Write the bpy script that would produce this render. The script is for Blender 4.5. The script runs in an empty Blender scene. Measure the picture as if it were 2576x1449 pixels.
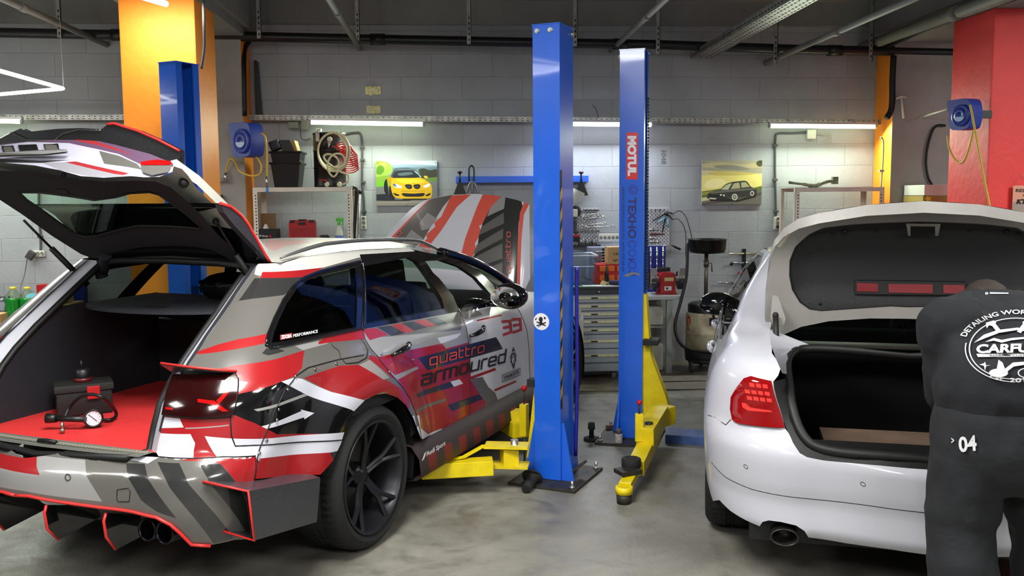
import bpy, bmesh, math, random
import numpy as np
from math import sin, cos, pi, radians, atan2, hypot
from mathutils import Vector, Matrix, Euler
from mathutils.geometry import delaunay_2d_cdt
random.seed(7)
COL = bpy.context.scene.collection
SC = bpy.context.scene

# ---------------------------------------------------------------- camera
FPX, CXP, CYP, HC = 2300.0, 1288.0, 724.5, 1.685
YAW, PITCH, ROLL = radians(3.6), radians(5.64), radians(0.43)
FW = np.array([sin(YAW)*cos(PITCH), cos(YAW)*cos(PITCH), -sin(PITCH)])
_r0 = np.array([cos(YAW), -sin(YAW), 0.0]); _u0 = np.cross(_r0, FW)
RT = _r0*cos(ROLL)-_u0*sin(ROLL); UP = _u0*cos(ROLL)+_r0*sin(ROLL)
CAM = np.array([0.0, 0.0, HC])
cam_data = bpy.data.cameras.new('camera'); cam_ob = bpy.data.objects.new('camera', cam_data); COL.objects.link(cam_ob)
cam_data.sensor_width = 36.0; cam_data.lens = 36.0*FPX/2576.0; cam_data.clip_start = 0.05; cam_data.clip_end = 100
_m = Matrix(((RT[0], UP[0], -FW[0], 0), (RT[1], UP[1], -FW[1], 0), (RT[2], UP[2], -FW[2], HC), (0, 0, 0, 1)))
cam_ob.matrix_world = _m
SC.camera = cam_ob
# ---------------------------------------------------------------- world, exposure
SC.view_settings.view_transform = 'Standard'; SC.view_settings.look = 'None'
SC.view_settings.exposure = 0.0; SC.view_settings.gamma = 1.0; SC.view_settings.use_curve_mapping = False
W = bpy.data.worlds.new('world'); SC.world = W; W.use_nodes = True
W.node_tree.nodes['Background'].inputs[0].default_value = (0.6, 0.65, 0.72, 1)
W.node_tree.nodes['Background'].inputs[1].default_value = 0.3

def ray(u, v): return FW + RT*(u-CXP)/FPX - UP*(v-CYP)/FPX
def onz(u, v, z=0.0): d = ray(u, v); return CAM + d*(z-HC)/d[2]
def ony(u, v, y): d = ray(u, v); return CAM + d*(y/d[1])
def onx(u, v, x): d = ray(u, v); return CAM + d*(x/d[0])
def onpl(u, v, p0, n):
    d = ray(u, v); n = np.array(n, float); return CAM + d*(((np.array(p0, float)-CAM)@n)/(d@n))

# ---------------------------------------------------------------- lamps of the place
def area_light(name, loc, rot, sx, sy, power, color, parent=None):
    L = bpy.data.lights.new(name, 'AREA'); L.shape = 'RECTANGLE'; L.size = sx; L.size_y = sy
    L.energy = power; L.color = color
    o = bpy.data.objects.new(name, L); COL.objects.link(o); o.location = loc; o.rotation_euler = rot
    if parent: o.parent = parent
    return o

# ---------------------------------------------------------------- materials
def srgb(c):
    if isinstance(c, str):
        c = c.lstrip('#'); c = tuple(int(c[i:i+2], 16)/255 for i in (0, 2, 4))
    return tuple((x/12.92 if x <= .04045 else ((x+.055)/1.055)**2.4) for x in c[:3])
class NT:
    def __init__(s, m):
        m.use_nodes = True; s.t = m.node_tree; s.n = s.t.nodes; s.b = s.n.get('Principled BSDF')
    def new(s, k, **kw):
        n = s.n.new(k)
        for a, b in kw.items(): setattr(n, a, b)
        return n
    def link(s, a, b): s.t.links.new(a, b)
    def ramp(s, src, stops):
        r = s.new('ShaderNodeValToRGB'); e = r.color_ramp.elements
        e[0].position, e[0].color = stops[0][0], (*stops[0][1], 1); e[1].position, e[1].color = stops[-1][0], (*stops[-1][1], 1)
        for p, c in stops[1:-1]: x = e.new(p); x.color = (*c, 1)
        s.link(src, r.inputs[0]); return r
MATS = {}
def mat(name, c, rough=.5, metal=0, var=0.0, vs=8, bump=0.0, bs=60, coat=0, emit=None, es=0, alpha=1, trans=0, ior=1.45, spec=.5, c2=None, dirt=0):
    if name in MATS: return MATS[name]
    m = bpy.data.materials.new(name); t = NT(m); b = t.b; col = srgb(c)
    b.inputs['Base Color'].default_value = (*col, 1); b.inputs['Roughness'].default_value = rough; b.inputs['Metallic'].default_value = metal
    b.inputs['IOR'].default_value = ior; b.inputs['Specular IOR Level'].default_value = spec
    if coat: b.inputs['Coat Weight'].default_value = coat; b.inputs['Coat Roughness'].default_value = .04
    if trans: b.inputs['Transmission Weight'].default_value = trans
    if alpha < 1: b.inputs['Alpha'].default_value = alpha
    if emit: b.inputs['Emission Color'].default_value = (*srgb(emit), 1); b.inputs['Emission Strength'].default_value = es
    tc = t.new('ShaderNodeTexCoord')
    if var or c2:
        nz = t.new('ShaderNodeTexNoise'); nz.inputs['Scale'].default_value = vs; nz.inputs['Detail'].default_value = 6; nz.inputs['Roughness'].default_value = .6
        t.link(tc.outputs['Object'], nz.inputs['Vector'])
        lo = tuple(x*(1-var) for x in col); hi = tuple(min(1, x*(1+var)) for x in col)
        if c2: lo = srgb(c2); hi = col
        r = t.ramp(nz.outputs['Fac'], [(.35, lo), (.65, hi)]); t.link(r.outputs[0], b.inputs['Base Color'])
    if bump:
        n2 = t.new('ShaderNodeTexNoise'); n2.inputs['Scale'].default_value = bs; n2.inputs['Detail'].default_value = 4
        t.link(tc.outputs['Object'], n2.inputs['Vector'])
        bp = t.new('ShaderNodeBump'); bp.inputs['Strength'].default_value = bump; bp.inputs['Distance'].default_value = .01
        t.link(n2.outputs['Fac'], bp.inputs['Height']); t.link(bp.outputs[0], b.inputs['Normal'])
    MATS[name] = m; return m
def emis(name, c, s):
    if name in MATS: return MATS[name]
    m = bpy.data.materials.new(name); t = NT(m); t.n.remove(t.b); e = t.new('ShaderNodeEmission')
    e.inputs[0].default_value = (*srgb(c), 1); e.inputs[1].default_value = s
    t.link(e.outputs[0], t.n['Material Output'].inputs[0]); MATS[name] = m; return m
def glass(name, c, tr=.6, rough=.02):
    """thin sheet glass: tinted see-through mixed with a glossy coat by fresnel"""
    if name in MATS: return MATS[name]
    m = bpy.data.materials.new(name); t = NT(m); t.n.remove(t.b)
    a = t.new('ShaderNodeBsdfTransparent'); a.inputs[0].default_value = (*[tr*x for x in srgb(c)], 1)
    g = t.new('ShaderNodeBsdfGlossy'); g.inputs['Roughness'].default_value = rough
    f = t.new('ShaderNodeFresnel'); ge = t.new('ShaderNodeNewGeometry'); mr = t.new('ShaderNodeMapRange'); mr.inputs[3].default_value = 1.3; mr.inputs[4].default_value = 1/1.3; t.link(ge.outputs['Backfacing'], mr.inputs[0]); t.link(mr.outputs[0], f.inputs[0])
    mx = t.new('ShaderNodeMixShader'); t.link(f.outputs[0], mx.inputs[0]); t.link(a.outputs[0], mx.inputs[1]); t.link(g.outputs[0], mx.inputs[2])
    t.link(mx.outputs[0], t.n['Material Output'].inputs[0]); MATS[name] = m; return m

# ---------------------------------------------------------------- objects and tags
def tag(o, label=None, cat=None, group=None, kind=None):
    if label: o['label'] = label
    if cat: o['category'] = cat
    if group: o['group'] = group
    if kind: o['kind'] = kind
    return o
def thing(name, label, cat, loc=(0, 0, 0), rz=0.0, group=None):
    o = bpy.data.objects.new(name, None); COL.objects.link(o); o.location = loc; o.rotation_euler = (0, 0, rz); o.empty_display_size = .1
    return tag(o, label, cat, group)
def rootmat(o):
    m = Matrix.LocRotScale(o.location, o.rotation_euler, None)
    return rootmat(o.parent) @ m if o.parent else m
def copytree(o, parent=None):
    c = o.copy(); COL.objects.link(c)
    if parent: c.parent = parent
    for ch in list(o.children): copytree(ch, c)
    return c
class MB:
    def __init__(s): s.bm = bmesh.new(); s.m = 0
    def _fin(s, vs, fs, smooth):
        for f in fs: f.material_index = s.m; f.smooth = smooth
    def add(s, verts, faces, smooth=False):
        vs = [s.bm.verts.new(tuple(v)) for v in verts]; out = []
        for f in faces:
            try: out.append(s.bm.faces.new([vs[i] for i in f]))
            except ValueError: pass
        s._fin(vs, out, smooth); return vs, out
    def box(s, c, d, R=None, bev=0):
        hx, hy, hz = d[0]/2, d[1]/2, d[2]/2
        v = [Vector((x, y, z)) for x in (-hx, hx) for y in (-hy, hy) for z in (-hz, hz)]
        if R is not None:
            if isinstance(R, (int, float)): R = Matrix.Rotation(R, 3, 'Z')
            v = [R @ p for p in v]
        v = [p+Vector(tuple(c)) for p in v]
        vs, fs = s.add(v, [(0, 1, 3, 2), (4, 6, 7, 5), (0, 4, 5, 1), (2, 3, 7, 6), (0, 2, 6, 4), (1, 5, 7, 3)])
        if bev:
            es = list({e for f in fs for e in f.edges})
            r = bmesh.ops.bevel(s.bm, geom=es, offset=bev, segments=2, profile=.7, affect='EDGES', clamp_overlap=True)
            for f in r['faces']: f.material_index = s.m
        return s
    def bb(s, x0, x1, y0, y1, z0, z1, bev=0): return s.box(((x0+x1)/2, (y0+y1)/2, (z0+z1)/2), (abs(x1-x0), abs(y1-y0), abs(z1-z0)), bev=bev)
    def tube(s, pts, r, n=8, closed=False, smooth=True, caps=True, flat=None):
        pts = [Vector(tuple(p)) for p in pts]; N = len(pts); rings = []; prev = None
        for i, p in enumerate(pts):
            if closed: t = pts[(i+1) % N]-pts[i-1]
            else: t = pts[min(i+1, N-1)]-pts[max(i-1, 0)]
            if t.length < 1e-9: t = Vector((0, 0, 1))
            t.normalize()
            if prev is None:
                a = Vector((0, 0, 1)) if abs(t.z) < .9 else Vector((1, 0, 0)); x = a.cross(t).normalized()
            else: x = (prev-t*prev.dot(t)); x = x.normalized() if x.length > 1e-6 else prev
            prev = x; y = t.cross(x); rr = r[i] if isinstance(r, (list, tuple)) else r
            k = flat or 1
            rings.append([p+x*(cos(2*pi*j/n)*rr)+y*(sin(2*pi*j/n)*rr*k) for j in range(n)])
        v = [q for R in rings for q in R]; f = []
        for i in range(N if closed else N-1):
            a, b = i*n, ((i+1) % N)*n
            for j in range(n): f.append((a+j, a+(j+1) % n, b+(j+1) % n, b+j))
        vs, fs = s.add(v, f, smooth)
        if caps and not closed:
            for ring in (vs[:n][::-1], vs[-n:]):
                try: ff = s.bm.faces.new(ring); ff.material_index = s.m
                except ValueError: pass
        return s
    def cyl(s, p0, p1, r, r2=None, n=20, smooth=True, caps=True): return s.tube([p0, p1], [r, r if r2 is None else r2], n, smooth=smooth, caps=caps)
    def lathe(s, prof, n=32, M=None, a0=0, a1=2*pi, smooth=True):
        """prof: (radius, height) about local z"""
        full = abs(a1-a0-2*pi) < 1e-6; k = n if full else n+1; v = []
        for j in range(k):
            a = a0+(a1-a0)*j/n
            for r, h in prof: v.append(Vector((r*cos(a), r*sin(a), h)))
        if M is not None: v = [M @ p for p in v]
        L = len(prof); f = []
        for j in range(n):
            b = (j+1) % k
            for i in range(L-1): f.append((j*L+i, b*L+i, b*L+i+1, j*L+i+1))
        s.add(v, f, smooth); bmesh.ops.remove_doubles(s.bm, verts=s.bm.verts[-len(v):], dist=1e-6); return s
    def prism(s, poly, o, ex, ey, h, smooth=False, bev=0):
        """poly (a,b) in plane o+ex*a+ey*b, extruded both ways h/2 along ex x ey"""
        o, ex, ey = Vector(tuple(o)), Vector(tuple(ex)), Vector(tuple(ey)); nn = ex.cross(ey).normalized()*(h/2); n = len(poly)
        v = [o+ex*a+ey*b-nn for a, b in poly]+[o+ex*a+ey*b+nn for a, b in poly]
        f = [tuple(range(n))[::-1], tuple(range(n, 2*n))]+[(i, (i+1) % n, n+(i+1) % n, n+i) for i in range(n)]
        vs, fs = s.add(v, f, smooth)
        if bev:
            es = list({e for q in fs[:2] for e in q.edges})
            r = bmesh.ops.bevel(s.bm, geom=es, offset=bev, segments=2, affect='EDGES', clamp_overlap=True)
            for q in r['faces']: q.material_index = s.m
        return s
    def grid(s, fn, nu, nv, smooth=True, flip=False, closeu=False):
        v = [fn(i/(nu if closeu else nu), j/nv) for i in range(nu+(0 if closeu else 1)) for j in range(nv+1)]
        m = nu if closeu else nu+1; f = []
        for i in range(nu):
            for j in range(nv):
                a, b = i*(nv+1)+j, ((i+1) % m)*(nv+1)+j; q = (a, b, b+1, a+1); f.append(q[::-1] if flip else q)
        s.add(v, f, smooth); return s
    def sphere(s, c, r, n=16, sc=(1, 1, 1)):
        c = Vector(tuple(c)); P = [(sin(pi*i/(n//2))*r, -cos(pi*i/(n//2))*r) for i in range(n//2+1)]
        M = Matrix.Translation(c) @ Matrix.Diagonal((*sc, 1)); return s.lathe(P, n, M)
    def build(s, name, mats, parent=None, world=False, loc=None, normals=True, shade=None):
        if not isinstance(mats, (list, tuple)): mats = [mats]
        if world and parent is not None: s.bm.transform(rootmat(parent).inverted())
        if normals: bmesh.ops.recalc_face_normals(s.bm, faces=s.bm.faces)
        me = bpy.data.meshes.new(name); s.bm.to_mesh(me); s.bm.free()
        for m in mats: me.materials.append(m)
        o = bpy.data.objects.new(name, me); COL.objects.link(o)
        if parent is not None: o.parent = parent
        if loc is not None: o.location = loc
        if shade is not None: me.set_sharp_from_angle(angle=radians(shade))
        return o
def worldbase(mb, name, mats, loc, rz=0, **k):
    """single-mesh thing whose origin sits at loc"""
    M = Matrix.Translation(Vector(tuple(loc))) @ Matrix.Rotation(rz, 4, 'Z'); mb.bm.transform(M.inverted())
    o = mb.build(name, mats, **k); o.location = loc; o.rotation_euler = (0, 0, rz); return o
def spl(*pts):
    """monotone-ish cubic interpolation through (x,y) points"""
    X = [p[0] for p in pts]; Y = [p[1] for p in pts]; n = len(X)
    d = [(Y[i+1]-Y[i])/(X[i+1]-X[i]) for i in range(n-1)]; m = [d[0]]
    for i in range(1, n-1): m.append(0 if d[i-1]*d[i] <= 0 else 2*d[i-1]*d[i]/(d[i-1]+d[i]))
    m.append(d[-1])
    def f(x):
        if x <= X[0]: return Y[0]
        if x >= X[-1]: return Y[-1]
        i = 0
        while x > X[i+1]: i += 1
        h = X[i+1]-X[i]; t = (x-X[i])/h
        return (2*t**3-3*t*t+1)*Y[i]+(t**3-2*t*t+t)*h*m[i]+(-2*t**3+3*t*t)*Y[i+1]+(t**3-t*t)*h*m[i+1]
    return f
def catm(pts, k=8, closed=False):
    P = [np.array(p, float) for p in pts]; n = len(P); out = []
    for i in range(n if closed else n-1):
        p0, p1, p2, p3 = (P[(i-1) % n], P[i], P[(i+1) % n], P[(i+2) % n]) if closed else (P[max(i-1, 0)], P[i], P[i+1], P[min(i+2, n-1)])
        for j in range(k):
            t = j/k; out.append(.5*((2*p1)+(-p0+p2)*t+(2*p0-5*p1+4*p2-p3)*t*t+(-p0+3*p1-3*p2+p3)*t**3))
    if not closed: out.append(P[-1])
    return out

# ---------------------------------------------------------------- surfaces with traced regions
def inside(p, poly):
    x, y = p; c = False; n = len(poly); j = n-1
    for i in range(n):
        xi, yi = poly[i]; xj, yj = poly[j]
        if (yi > y) != (yj > y) and x < (xj-xi)*(y-yi)/(yj-yi)+xi: c = not c
        j = i
    return c
class Surf:
    """f(u,v)->3D point in a frame given by matrix M (frame to world)."""
    def __init__(s, f, ur, vr, M=None, nu=60, nv=40):
        s.f = f; s.M = np.array(M if M is not None else Matrix.Identity(4)); s.ur = ur; s.vr = vr; g = []
        for i in range(nu+1):
            for j in range(nv+1):
                u = ur[0]+(ur[1]-ur[0])*i/nu; v = vr[0]+(vr[1]-vr[0])*j/nv; q = s.wp(u, v); n = s.wn(u, v)
                if n@(q-CAM) < 0: g.append((*s.prj(q), u, v))
        s.g = np.array(g)
    def wp(s, u, v): return (s.M @ np.array([*s.f(u, v), 1.0]))[:3]
    def nrm(s, u, v, e=1e-3):
        a = np.array(s.f(u+e, v))-np.array(s.f(u-e, v)); b = np.array(s.f(u, v+e))-np.array(s.f(u, v-e)); n = np.cross(a, b); l = np.linalg.norm(n)
        return n/l if l > 1e-12 else np.array([0, -1.0, 0])
    def wn(s, u, v): return s.M[:3, :3] @ s.nrm(u, v)
    def prj(s, q):
        d = q-CAM; z = d@FW; return CXP+FPX*(d@RT)/z, CYP-FPX*(d@UP)/z
    def px(s, U, V):
        k = np.argmin((s.g[:, 0]-U)**2+(s.g[:, 1]-V)**2); u, v = s.g[k, 2], s.g[k, 3]; e = 1e-4
        for _ in range(12):
            a = np.array(s.prj(s.wp(u, v))); r = np.array([U, V])-a
            if abs(r).max() < .02: break
            J = np.array([(np.array(s.prj(s.wp(u+e, v)))-a)/e, (np.array(s.prj(s.wp(u, v+e)))-a)/e]).T
            try: d = np.linalg.solve(J, r)
            except np.linalg.LinAlgError: break
            L = np.linalg.norm(d)
            if L > .15: d *= .15/L
            u += d[0]; v += d[1]
        return (float(u), float(v))
    def pxs(s, pts): return [s.px(*p) for p in pts]
    def off(s, u, v, h=0.0):
        p = np.array(s.f(u, v), float)
        return p+s.nrm(u, v)*h if h else p
def seg(poly, step, closed=True):
    out = []; n = len(poly)
    for i in range(n if closed else n-1):
        a, b = poly[i], poly[(i+1) % n]; k = max(1, int(math.ceil(hypot(b[0]-a[0], b[1]-a[1])/step)))
        for j in range(k): out.append((a[0]+(b[0]-a[0])*j/k, a[1]+(b[1]-a[1])*j/k))
    if not closed: out.append(poly[-1])
    return out
def panel(S, name, outline, mats, parent, holes=(), regions=(), step=.05, h=0.0, mirror=False, keepn=True):
    """outline, holes, regions[(matindex, poly)] in domain coordinates; later regions lie on top"""
    V = []; E = []
    def ring(poly):
        q = seg(poly, step); b = len(V); V.extend(q); n = len(q)
        E.extend([(b+i, b+(i+1) % n) for i in range(n)])
    ring(outline)
    for q in holes: ring(q)
    for _, q in regions: ring(q)
    x0, x1 = min(p[0] for p in outline), max(p[0] for p in outline); y0, y1 = min(p[1] for p in outline), max(p[1] for p in outline)
    nx, ny = int((x1-x0)/step)+1, int((y1-y0)/step)+1
    for i in range(nx+1):
        for j in range(ny+1):
            p = (x0+(i+.5*(j % 2))*step, y0+j*step)
            if inside(p, outline): V.append(p)
    r = delaunay_2d_cdt([Vector(p) for p in V], E, [], 0, 1e-5)
    vv, ff = r[0], r[2]; bbs = [(min(a[0] for a in q), max(a[0] for a in q), min(a[1] for a in q), max(a[1] for a in q)) for _, q in regions]
    faces = []; mi = []
    for f in ff:
        c = ((vv[f[0]][0]+vv[f[1]][0]+vv[f[2]][0])/3, (vv[f[0]][1]+vv[f[1]][1]+vv[f[2]][1])/3)
        if not inside(c, outline) or any(inside(c, q) for q in holes): continue
        m = 0
        for (k, q), b in zip(regions, bbs):
            if b[0] <= c[0] <= b[1] and b[2] <= c[1] <= b[3] and inside(c, q): m = k
        faces.append(tuple(f)); mi.append(m)
    used = sorted({i for f in faces for i in f}); idx = {o: i for i, o in enumerate(used)}
    P = [S.off(vv[i][0], vv[i][1], h) for i in used]; N = [S.nrm(vv[i][0], vv[i][1]) for i in used]
    F = [tuple(idx[i] for i in f) for f in faces]
    # orient faces along N
    FF = []
    for f in F:
        a, b, c = P[f[0]], P[f[1]], P[f[2]]
        FF.append(f if np.cross(b-a, c-a)@N[f[0]] > 0 else f[::-1])
    def mk(sg, nm):
        me = bpy.data.meshes.new(nm)
        pts = [(p[0], sg*p[1], p[2]) for p in P]; fs = FF if sg > 0 else [f[::-1] for f in FF]
        me.from_pydata(pts, [], fs)
        for m in mats: me.materials.append(m)
        me.polygons.foreach_set('material_index', mi); me.polygons.foreach_set('use_smooth', [True]*len(fs))
        me.update()
        if keepn: me.normals_split_custom_set_from_vertices([(n[0], sg*n[1], n[2]) for n in N])
        o = bpy.data.objects.new(nm, me); COL.objects.link(o)
        if parent is not None: o.parent = parent
        return o
    o = mk(1, name)
    if mirror: return o, mk(-1, name)
    return o
def line_on(S, pts, r, mb, h=0.0, n=6, closed=False, step=.04, mirror=False):
    q = seg(pts, step, closed); P = [S.off(u, v, h) for u, v in q]; mb.tube(P, r, n, closed=closed)
    if mirror: mb.tube([(p[0], -p[1], p[2]) for p in P], r, n, closed=closed)
def textmesh(txt, bold=0.0, shear=0, space=1.0):
    cu = bpy.data.curves.new('t', 'FONT'); cu.body = txt; cu.offset = bold; cu.shear = shear; cu.space_character = space; cu.resolution_u = 3
    o = bpy.data.objects.new('t', cu); COL.objects.link(o); dg = bpy.context.evaluated_depsgraph_get(); dg.update()
    me = o.evaluated_get(dg).to_mesh(); V = [(v.co.x, v.co.y) for v in me.vertices]; F = [tuple(p.vertices) for p in me.polygons]
    o.evaluated_get(dg).to_mesh_clear(); bpy.data.objects.remove(o); bpy.data.curves.remove(cu)
    x0, x1 = min(v[0] for v in V), max(v[0] for v in V); y0, y1 = min(v[1] for v in V), max(v[1] for v in V)
    return [((a-x0)/(x1-x0), (b-y0)/(y1-y0)) for a, b in V], F
def decal(S, mb, shape, p0, p1, p2, h=.002, px=True):
    """shape=(verts in unit square, faces) laid with corner p0, right corner p1, upper-left corner p2"""
    V, F = shape
    if px: p0, p1, p2 = S.px(*p0), S.px(*p1), S.px(*p2)
    q = []
    for a, b in V:
        u = p0[0]+(p1[0]-p0[0])*a+(p2[0]-p0[0])*b; v = p0[1]+(p1[1]-p0[1])*a+(p2[1]-p0[1])*b
        q.append(S.off(u, v, h))
    mb.add(q, F)
def unitpolys(polys):
    """several polygons in unit coordinates -> shape"""
    V = []; F = []
    for p in polys: b = len(V); V += list(p); F.append(tuple(range(b, b+len(p))))
    return V, F
def ringpoly(cx, cy, r0, r1, n=32, ky=1.0, a0=0, a1=2*pi):
    V = []; F = []
    for i in range(n+1):
        a = a0+(a1-a0)*i/n; V += [(cx+r0*cos(a), cy+r0*ky*sin(a)), (cx+r1*cos(a), cy+r1*ky*sin(a))]
        if i: b = 2*i; F.append((b-2, b-1, b+1, b))
    return V, F
def merge(*shapes):
    V = []; F = []
    for v, f in shapes: b = len(V); V += list(v); F += [tuple(i+b for i in q) for q in f]
    return V, F
def place(shape, x, y, w, h, rot=0):
    V, F = shape; c, s_ = cos(rot), sin(rot)
    return [(x+(a*w)*c-(b*h)*s_, y+(a*w)*s_+(b*h)*c) for a, b in V], F
GLY = {'q': (1, [[(1, -.5), (1, 1), (.15, 1), (0, .85), (0, .15), (.15, 0), (1, 0)]]), 'u': (1, [[(0, 1), (0, .15), (.15, 0), (1, 0), (1, 1)]]),
 'a': (1, [[(0, 1), (.85, 1), (1, .85), (1, 0), (.15, 0), (0, .12), (0, .45), (.12, .56), (1, .56)]]), 't': (.62, [[(0, 1.4), (0, .15), (.15, 0), (.62, 0)], [(0, 1), (.62, 1)]]),
 'r': (.62, [[(0, 0), (0, .85), (.15, 1), (.62, 1)]]), 'o': (1, [[(.15, 0), (0, .15), (0, .85), (.15, 1), (.85, 1), (1, .85), (1, .15), (.85, 0), (.15, 0)]]),
 'm': (1.5, [[(0, 0), (0, 1), (1.35, 1), (1.5, .85), (1.5, 0)], [(.75, 1), (.75, 0)]]), 'e': (1, [[(1, 0), (.15, 0), (0, .15), (0, .85), (.15, 1), (.85, 1), (1, .85), (1, .48), (0, .48)]]),
 'd': (1, [[(1, 1.5), (1, 0), (.15, 0), (0, .15), (0, .85), (.15, 1), (1, 1)]]), '3': (1, [[(0, 1.5), (1, 1.4), (1, .1), (0, 0)], [(.1, .78), (1, .75)]])}
def squaretext(txt, w=.17):
    V = []; F = []; x = 0
    for ch in txt:
        a, S_ = GLY[ch]
        for s in S_:
            for (x0, y0), (x1, y1) in zip(s[:-1], s[1:]):
                L = hypot(x1-x0, y1-y0); dx, dy = (x1-x0)/L*w/2, (y1-y0)/L*w/2; b = len(V)
                V += [(x+x0-dx-dy, y0-dy+dx), (x+x0-dx+dy, y0-dy-dx), (x+x1+dx+dy, y1+dy-dx), (x+x1+dx-dy, y1+dy+dx)]; F.append((b, b+1, b+2, b+3))
        x += a+.42
    x0, x1, y0, y1 = min(v[0] for v in V), max(v[0] for v in V), min(v[1] for v in V), max(v[1] for v in V)
    return [((a-x0)/(x1-x0), (b-y0)/(y1-y0)) for a, b in V], F
def plane_surf(o, ex, ey, size=(3, 3)):
    o, ex, ey = np.array(o, float), np.array(ex, float), np.array(ey, float); ex = ex/np.linalg.norm(ex); ey = ey/np.linalg.norm(ey)
    return Surf(lambda u, v: o+ex*u+ey*v, (-size[0], size[0]), (-size[1], size[1]), nu=24, nv=24)
# ================================================================ room
YW = 9.2           # back wall
def wall_mat(name, c, dark):
    m = bpy.data.materials.new(name); t = NT(m); tc = t.new('ShaderNodeTexCoord'); sp = t.new('ShaderNodeSeparateXYZ'); t.link(tc.outputs['Object'], sp.inputs[0])
    cb = t.new('ShaderNodeCombineXYZ'); ad = t.new('ShaderNodeMath', operation='ADD'); t.link(sp.outputs[0], ad.inputs[0]); t.link(sp.outputs[1], ad.inputs[1])
    nz = t.new('ShaderNodeTexNoise'); nz.inputs['Scale'].default_value = 3.5; nz.inputs['Detail'].default_value = 5; t.link(tc.outputs['Object'], nz.inputs['Vector'])
    wob = t.new('ShaderNodeMath', operation='MULTIPLY_ADD'); t.link(nz.outputs['Fac'], wob.inputs[0]); wob.inputs[1].default_value = .022; t.link(sp.outputs[2], wob.inputs[2])
    t.link(ad.outputs[0], cb.inputs[0]); t.link(wob.outputs[0], cb.inputs[1])
    br = t.new('ShaderNodeTexBrick'); t.link(cb.outputs[0], br.inputs['Vector']); br.inputs['Scale'].default_value = 1.0
    br.inputs['Brick Width'].default_value = .6; br.inputs['Row Height'].default_value = .222; br.inputs['Mortar Size'].default_value = .004; br.inputs['Mortar Smooth'].default_value = .6
    br.inputs['Color1'].default_value = (*srgb(c), 1); br.inputs['Color2'].default_value = (*[x*.93 for x in srgb(c)], 1)
    br.inputs['Mortar'].default_value = (*[x*.80 for x in srgb(c)], 1)
    n2 = t.new('ShaderNodeTexNoise'); n2.inputs['Scale'].default_value = 1.4; n2.inputs['Detail'].default_value = 8; n2.inputs['Roughness'].default_value = .65; t.link(tc.outputs['Object'], n2.inputs['Vector'])
    r = t.ramp(n2.outputs['Fac'], [(.3, (.82, .82, .82)), (.7, (1.08, 1.08, 1.08))]); mx = t.new('ShaderNodeMix', data_type='RGBA', blend_type='MULTIPLY'); mx.inputs[0].default_value = 1
    t.link(br.outputs['Color'], mx.inputs[6]); t.link(r.outputs[0], mx.inputs[7]); t.link(mx.outputs[2], t.b.inputs['Base Color'])
    t.b.inputs['Roughness'].default_value = .62
    bp = t.new('ShaderNodeBump'); bp.inputs['Strength'].default_value = .55; bp.inputs['Distance'].default_value = .01
    sm = t.new('ShaderNodeMath', operation='MULTIPLY_ADD'); t.link(br.outputs['Fac'], sm.inputs[0]); sm.inputs[1].default_value = -.7
    n3 = t.new('ShaderNodeTexNoise'); n3.inputs['Scale'].default_value = 25; n3.inputs['Detail'].default_value = 6; t.link(tc.outputs['Object'], n3.inputs['Vector'])
    m3 = t.new('ShaderNodeMath', operation='MULTIPLY'); t.link(n3.outputs['Fac'], m3.inputs[0]); m3.inputs[1].default_value = .35
    t.link(m3.outputs[0], sm.inputs[2]); t.link(sm.outputs[0], bp.inputs['Height']); t.link(bp.outputs[0], t.b.inputs['Normal'])
    return m
M_wall = wall_mat('painted_block_wall', (.645, .665, .685), 0)
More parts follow.
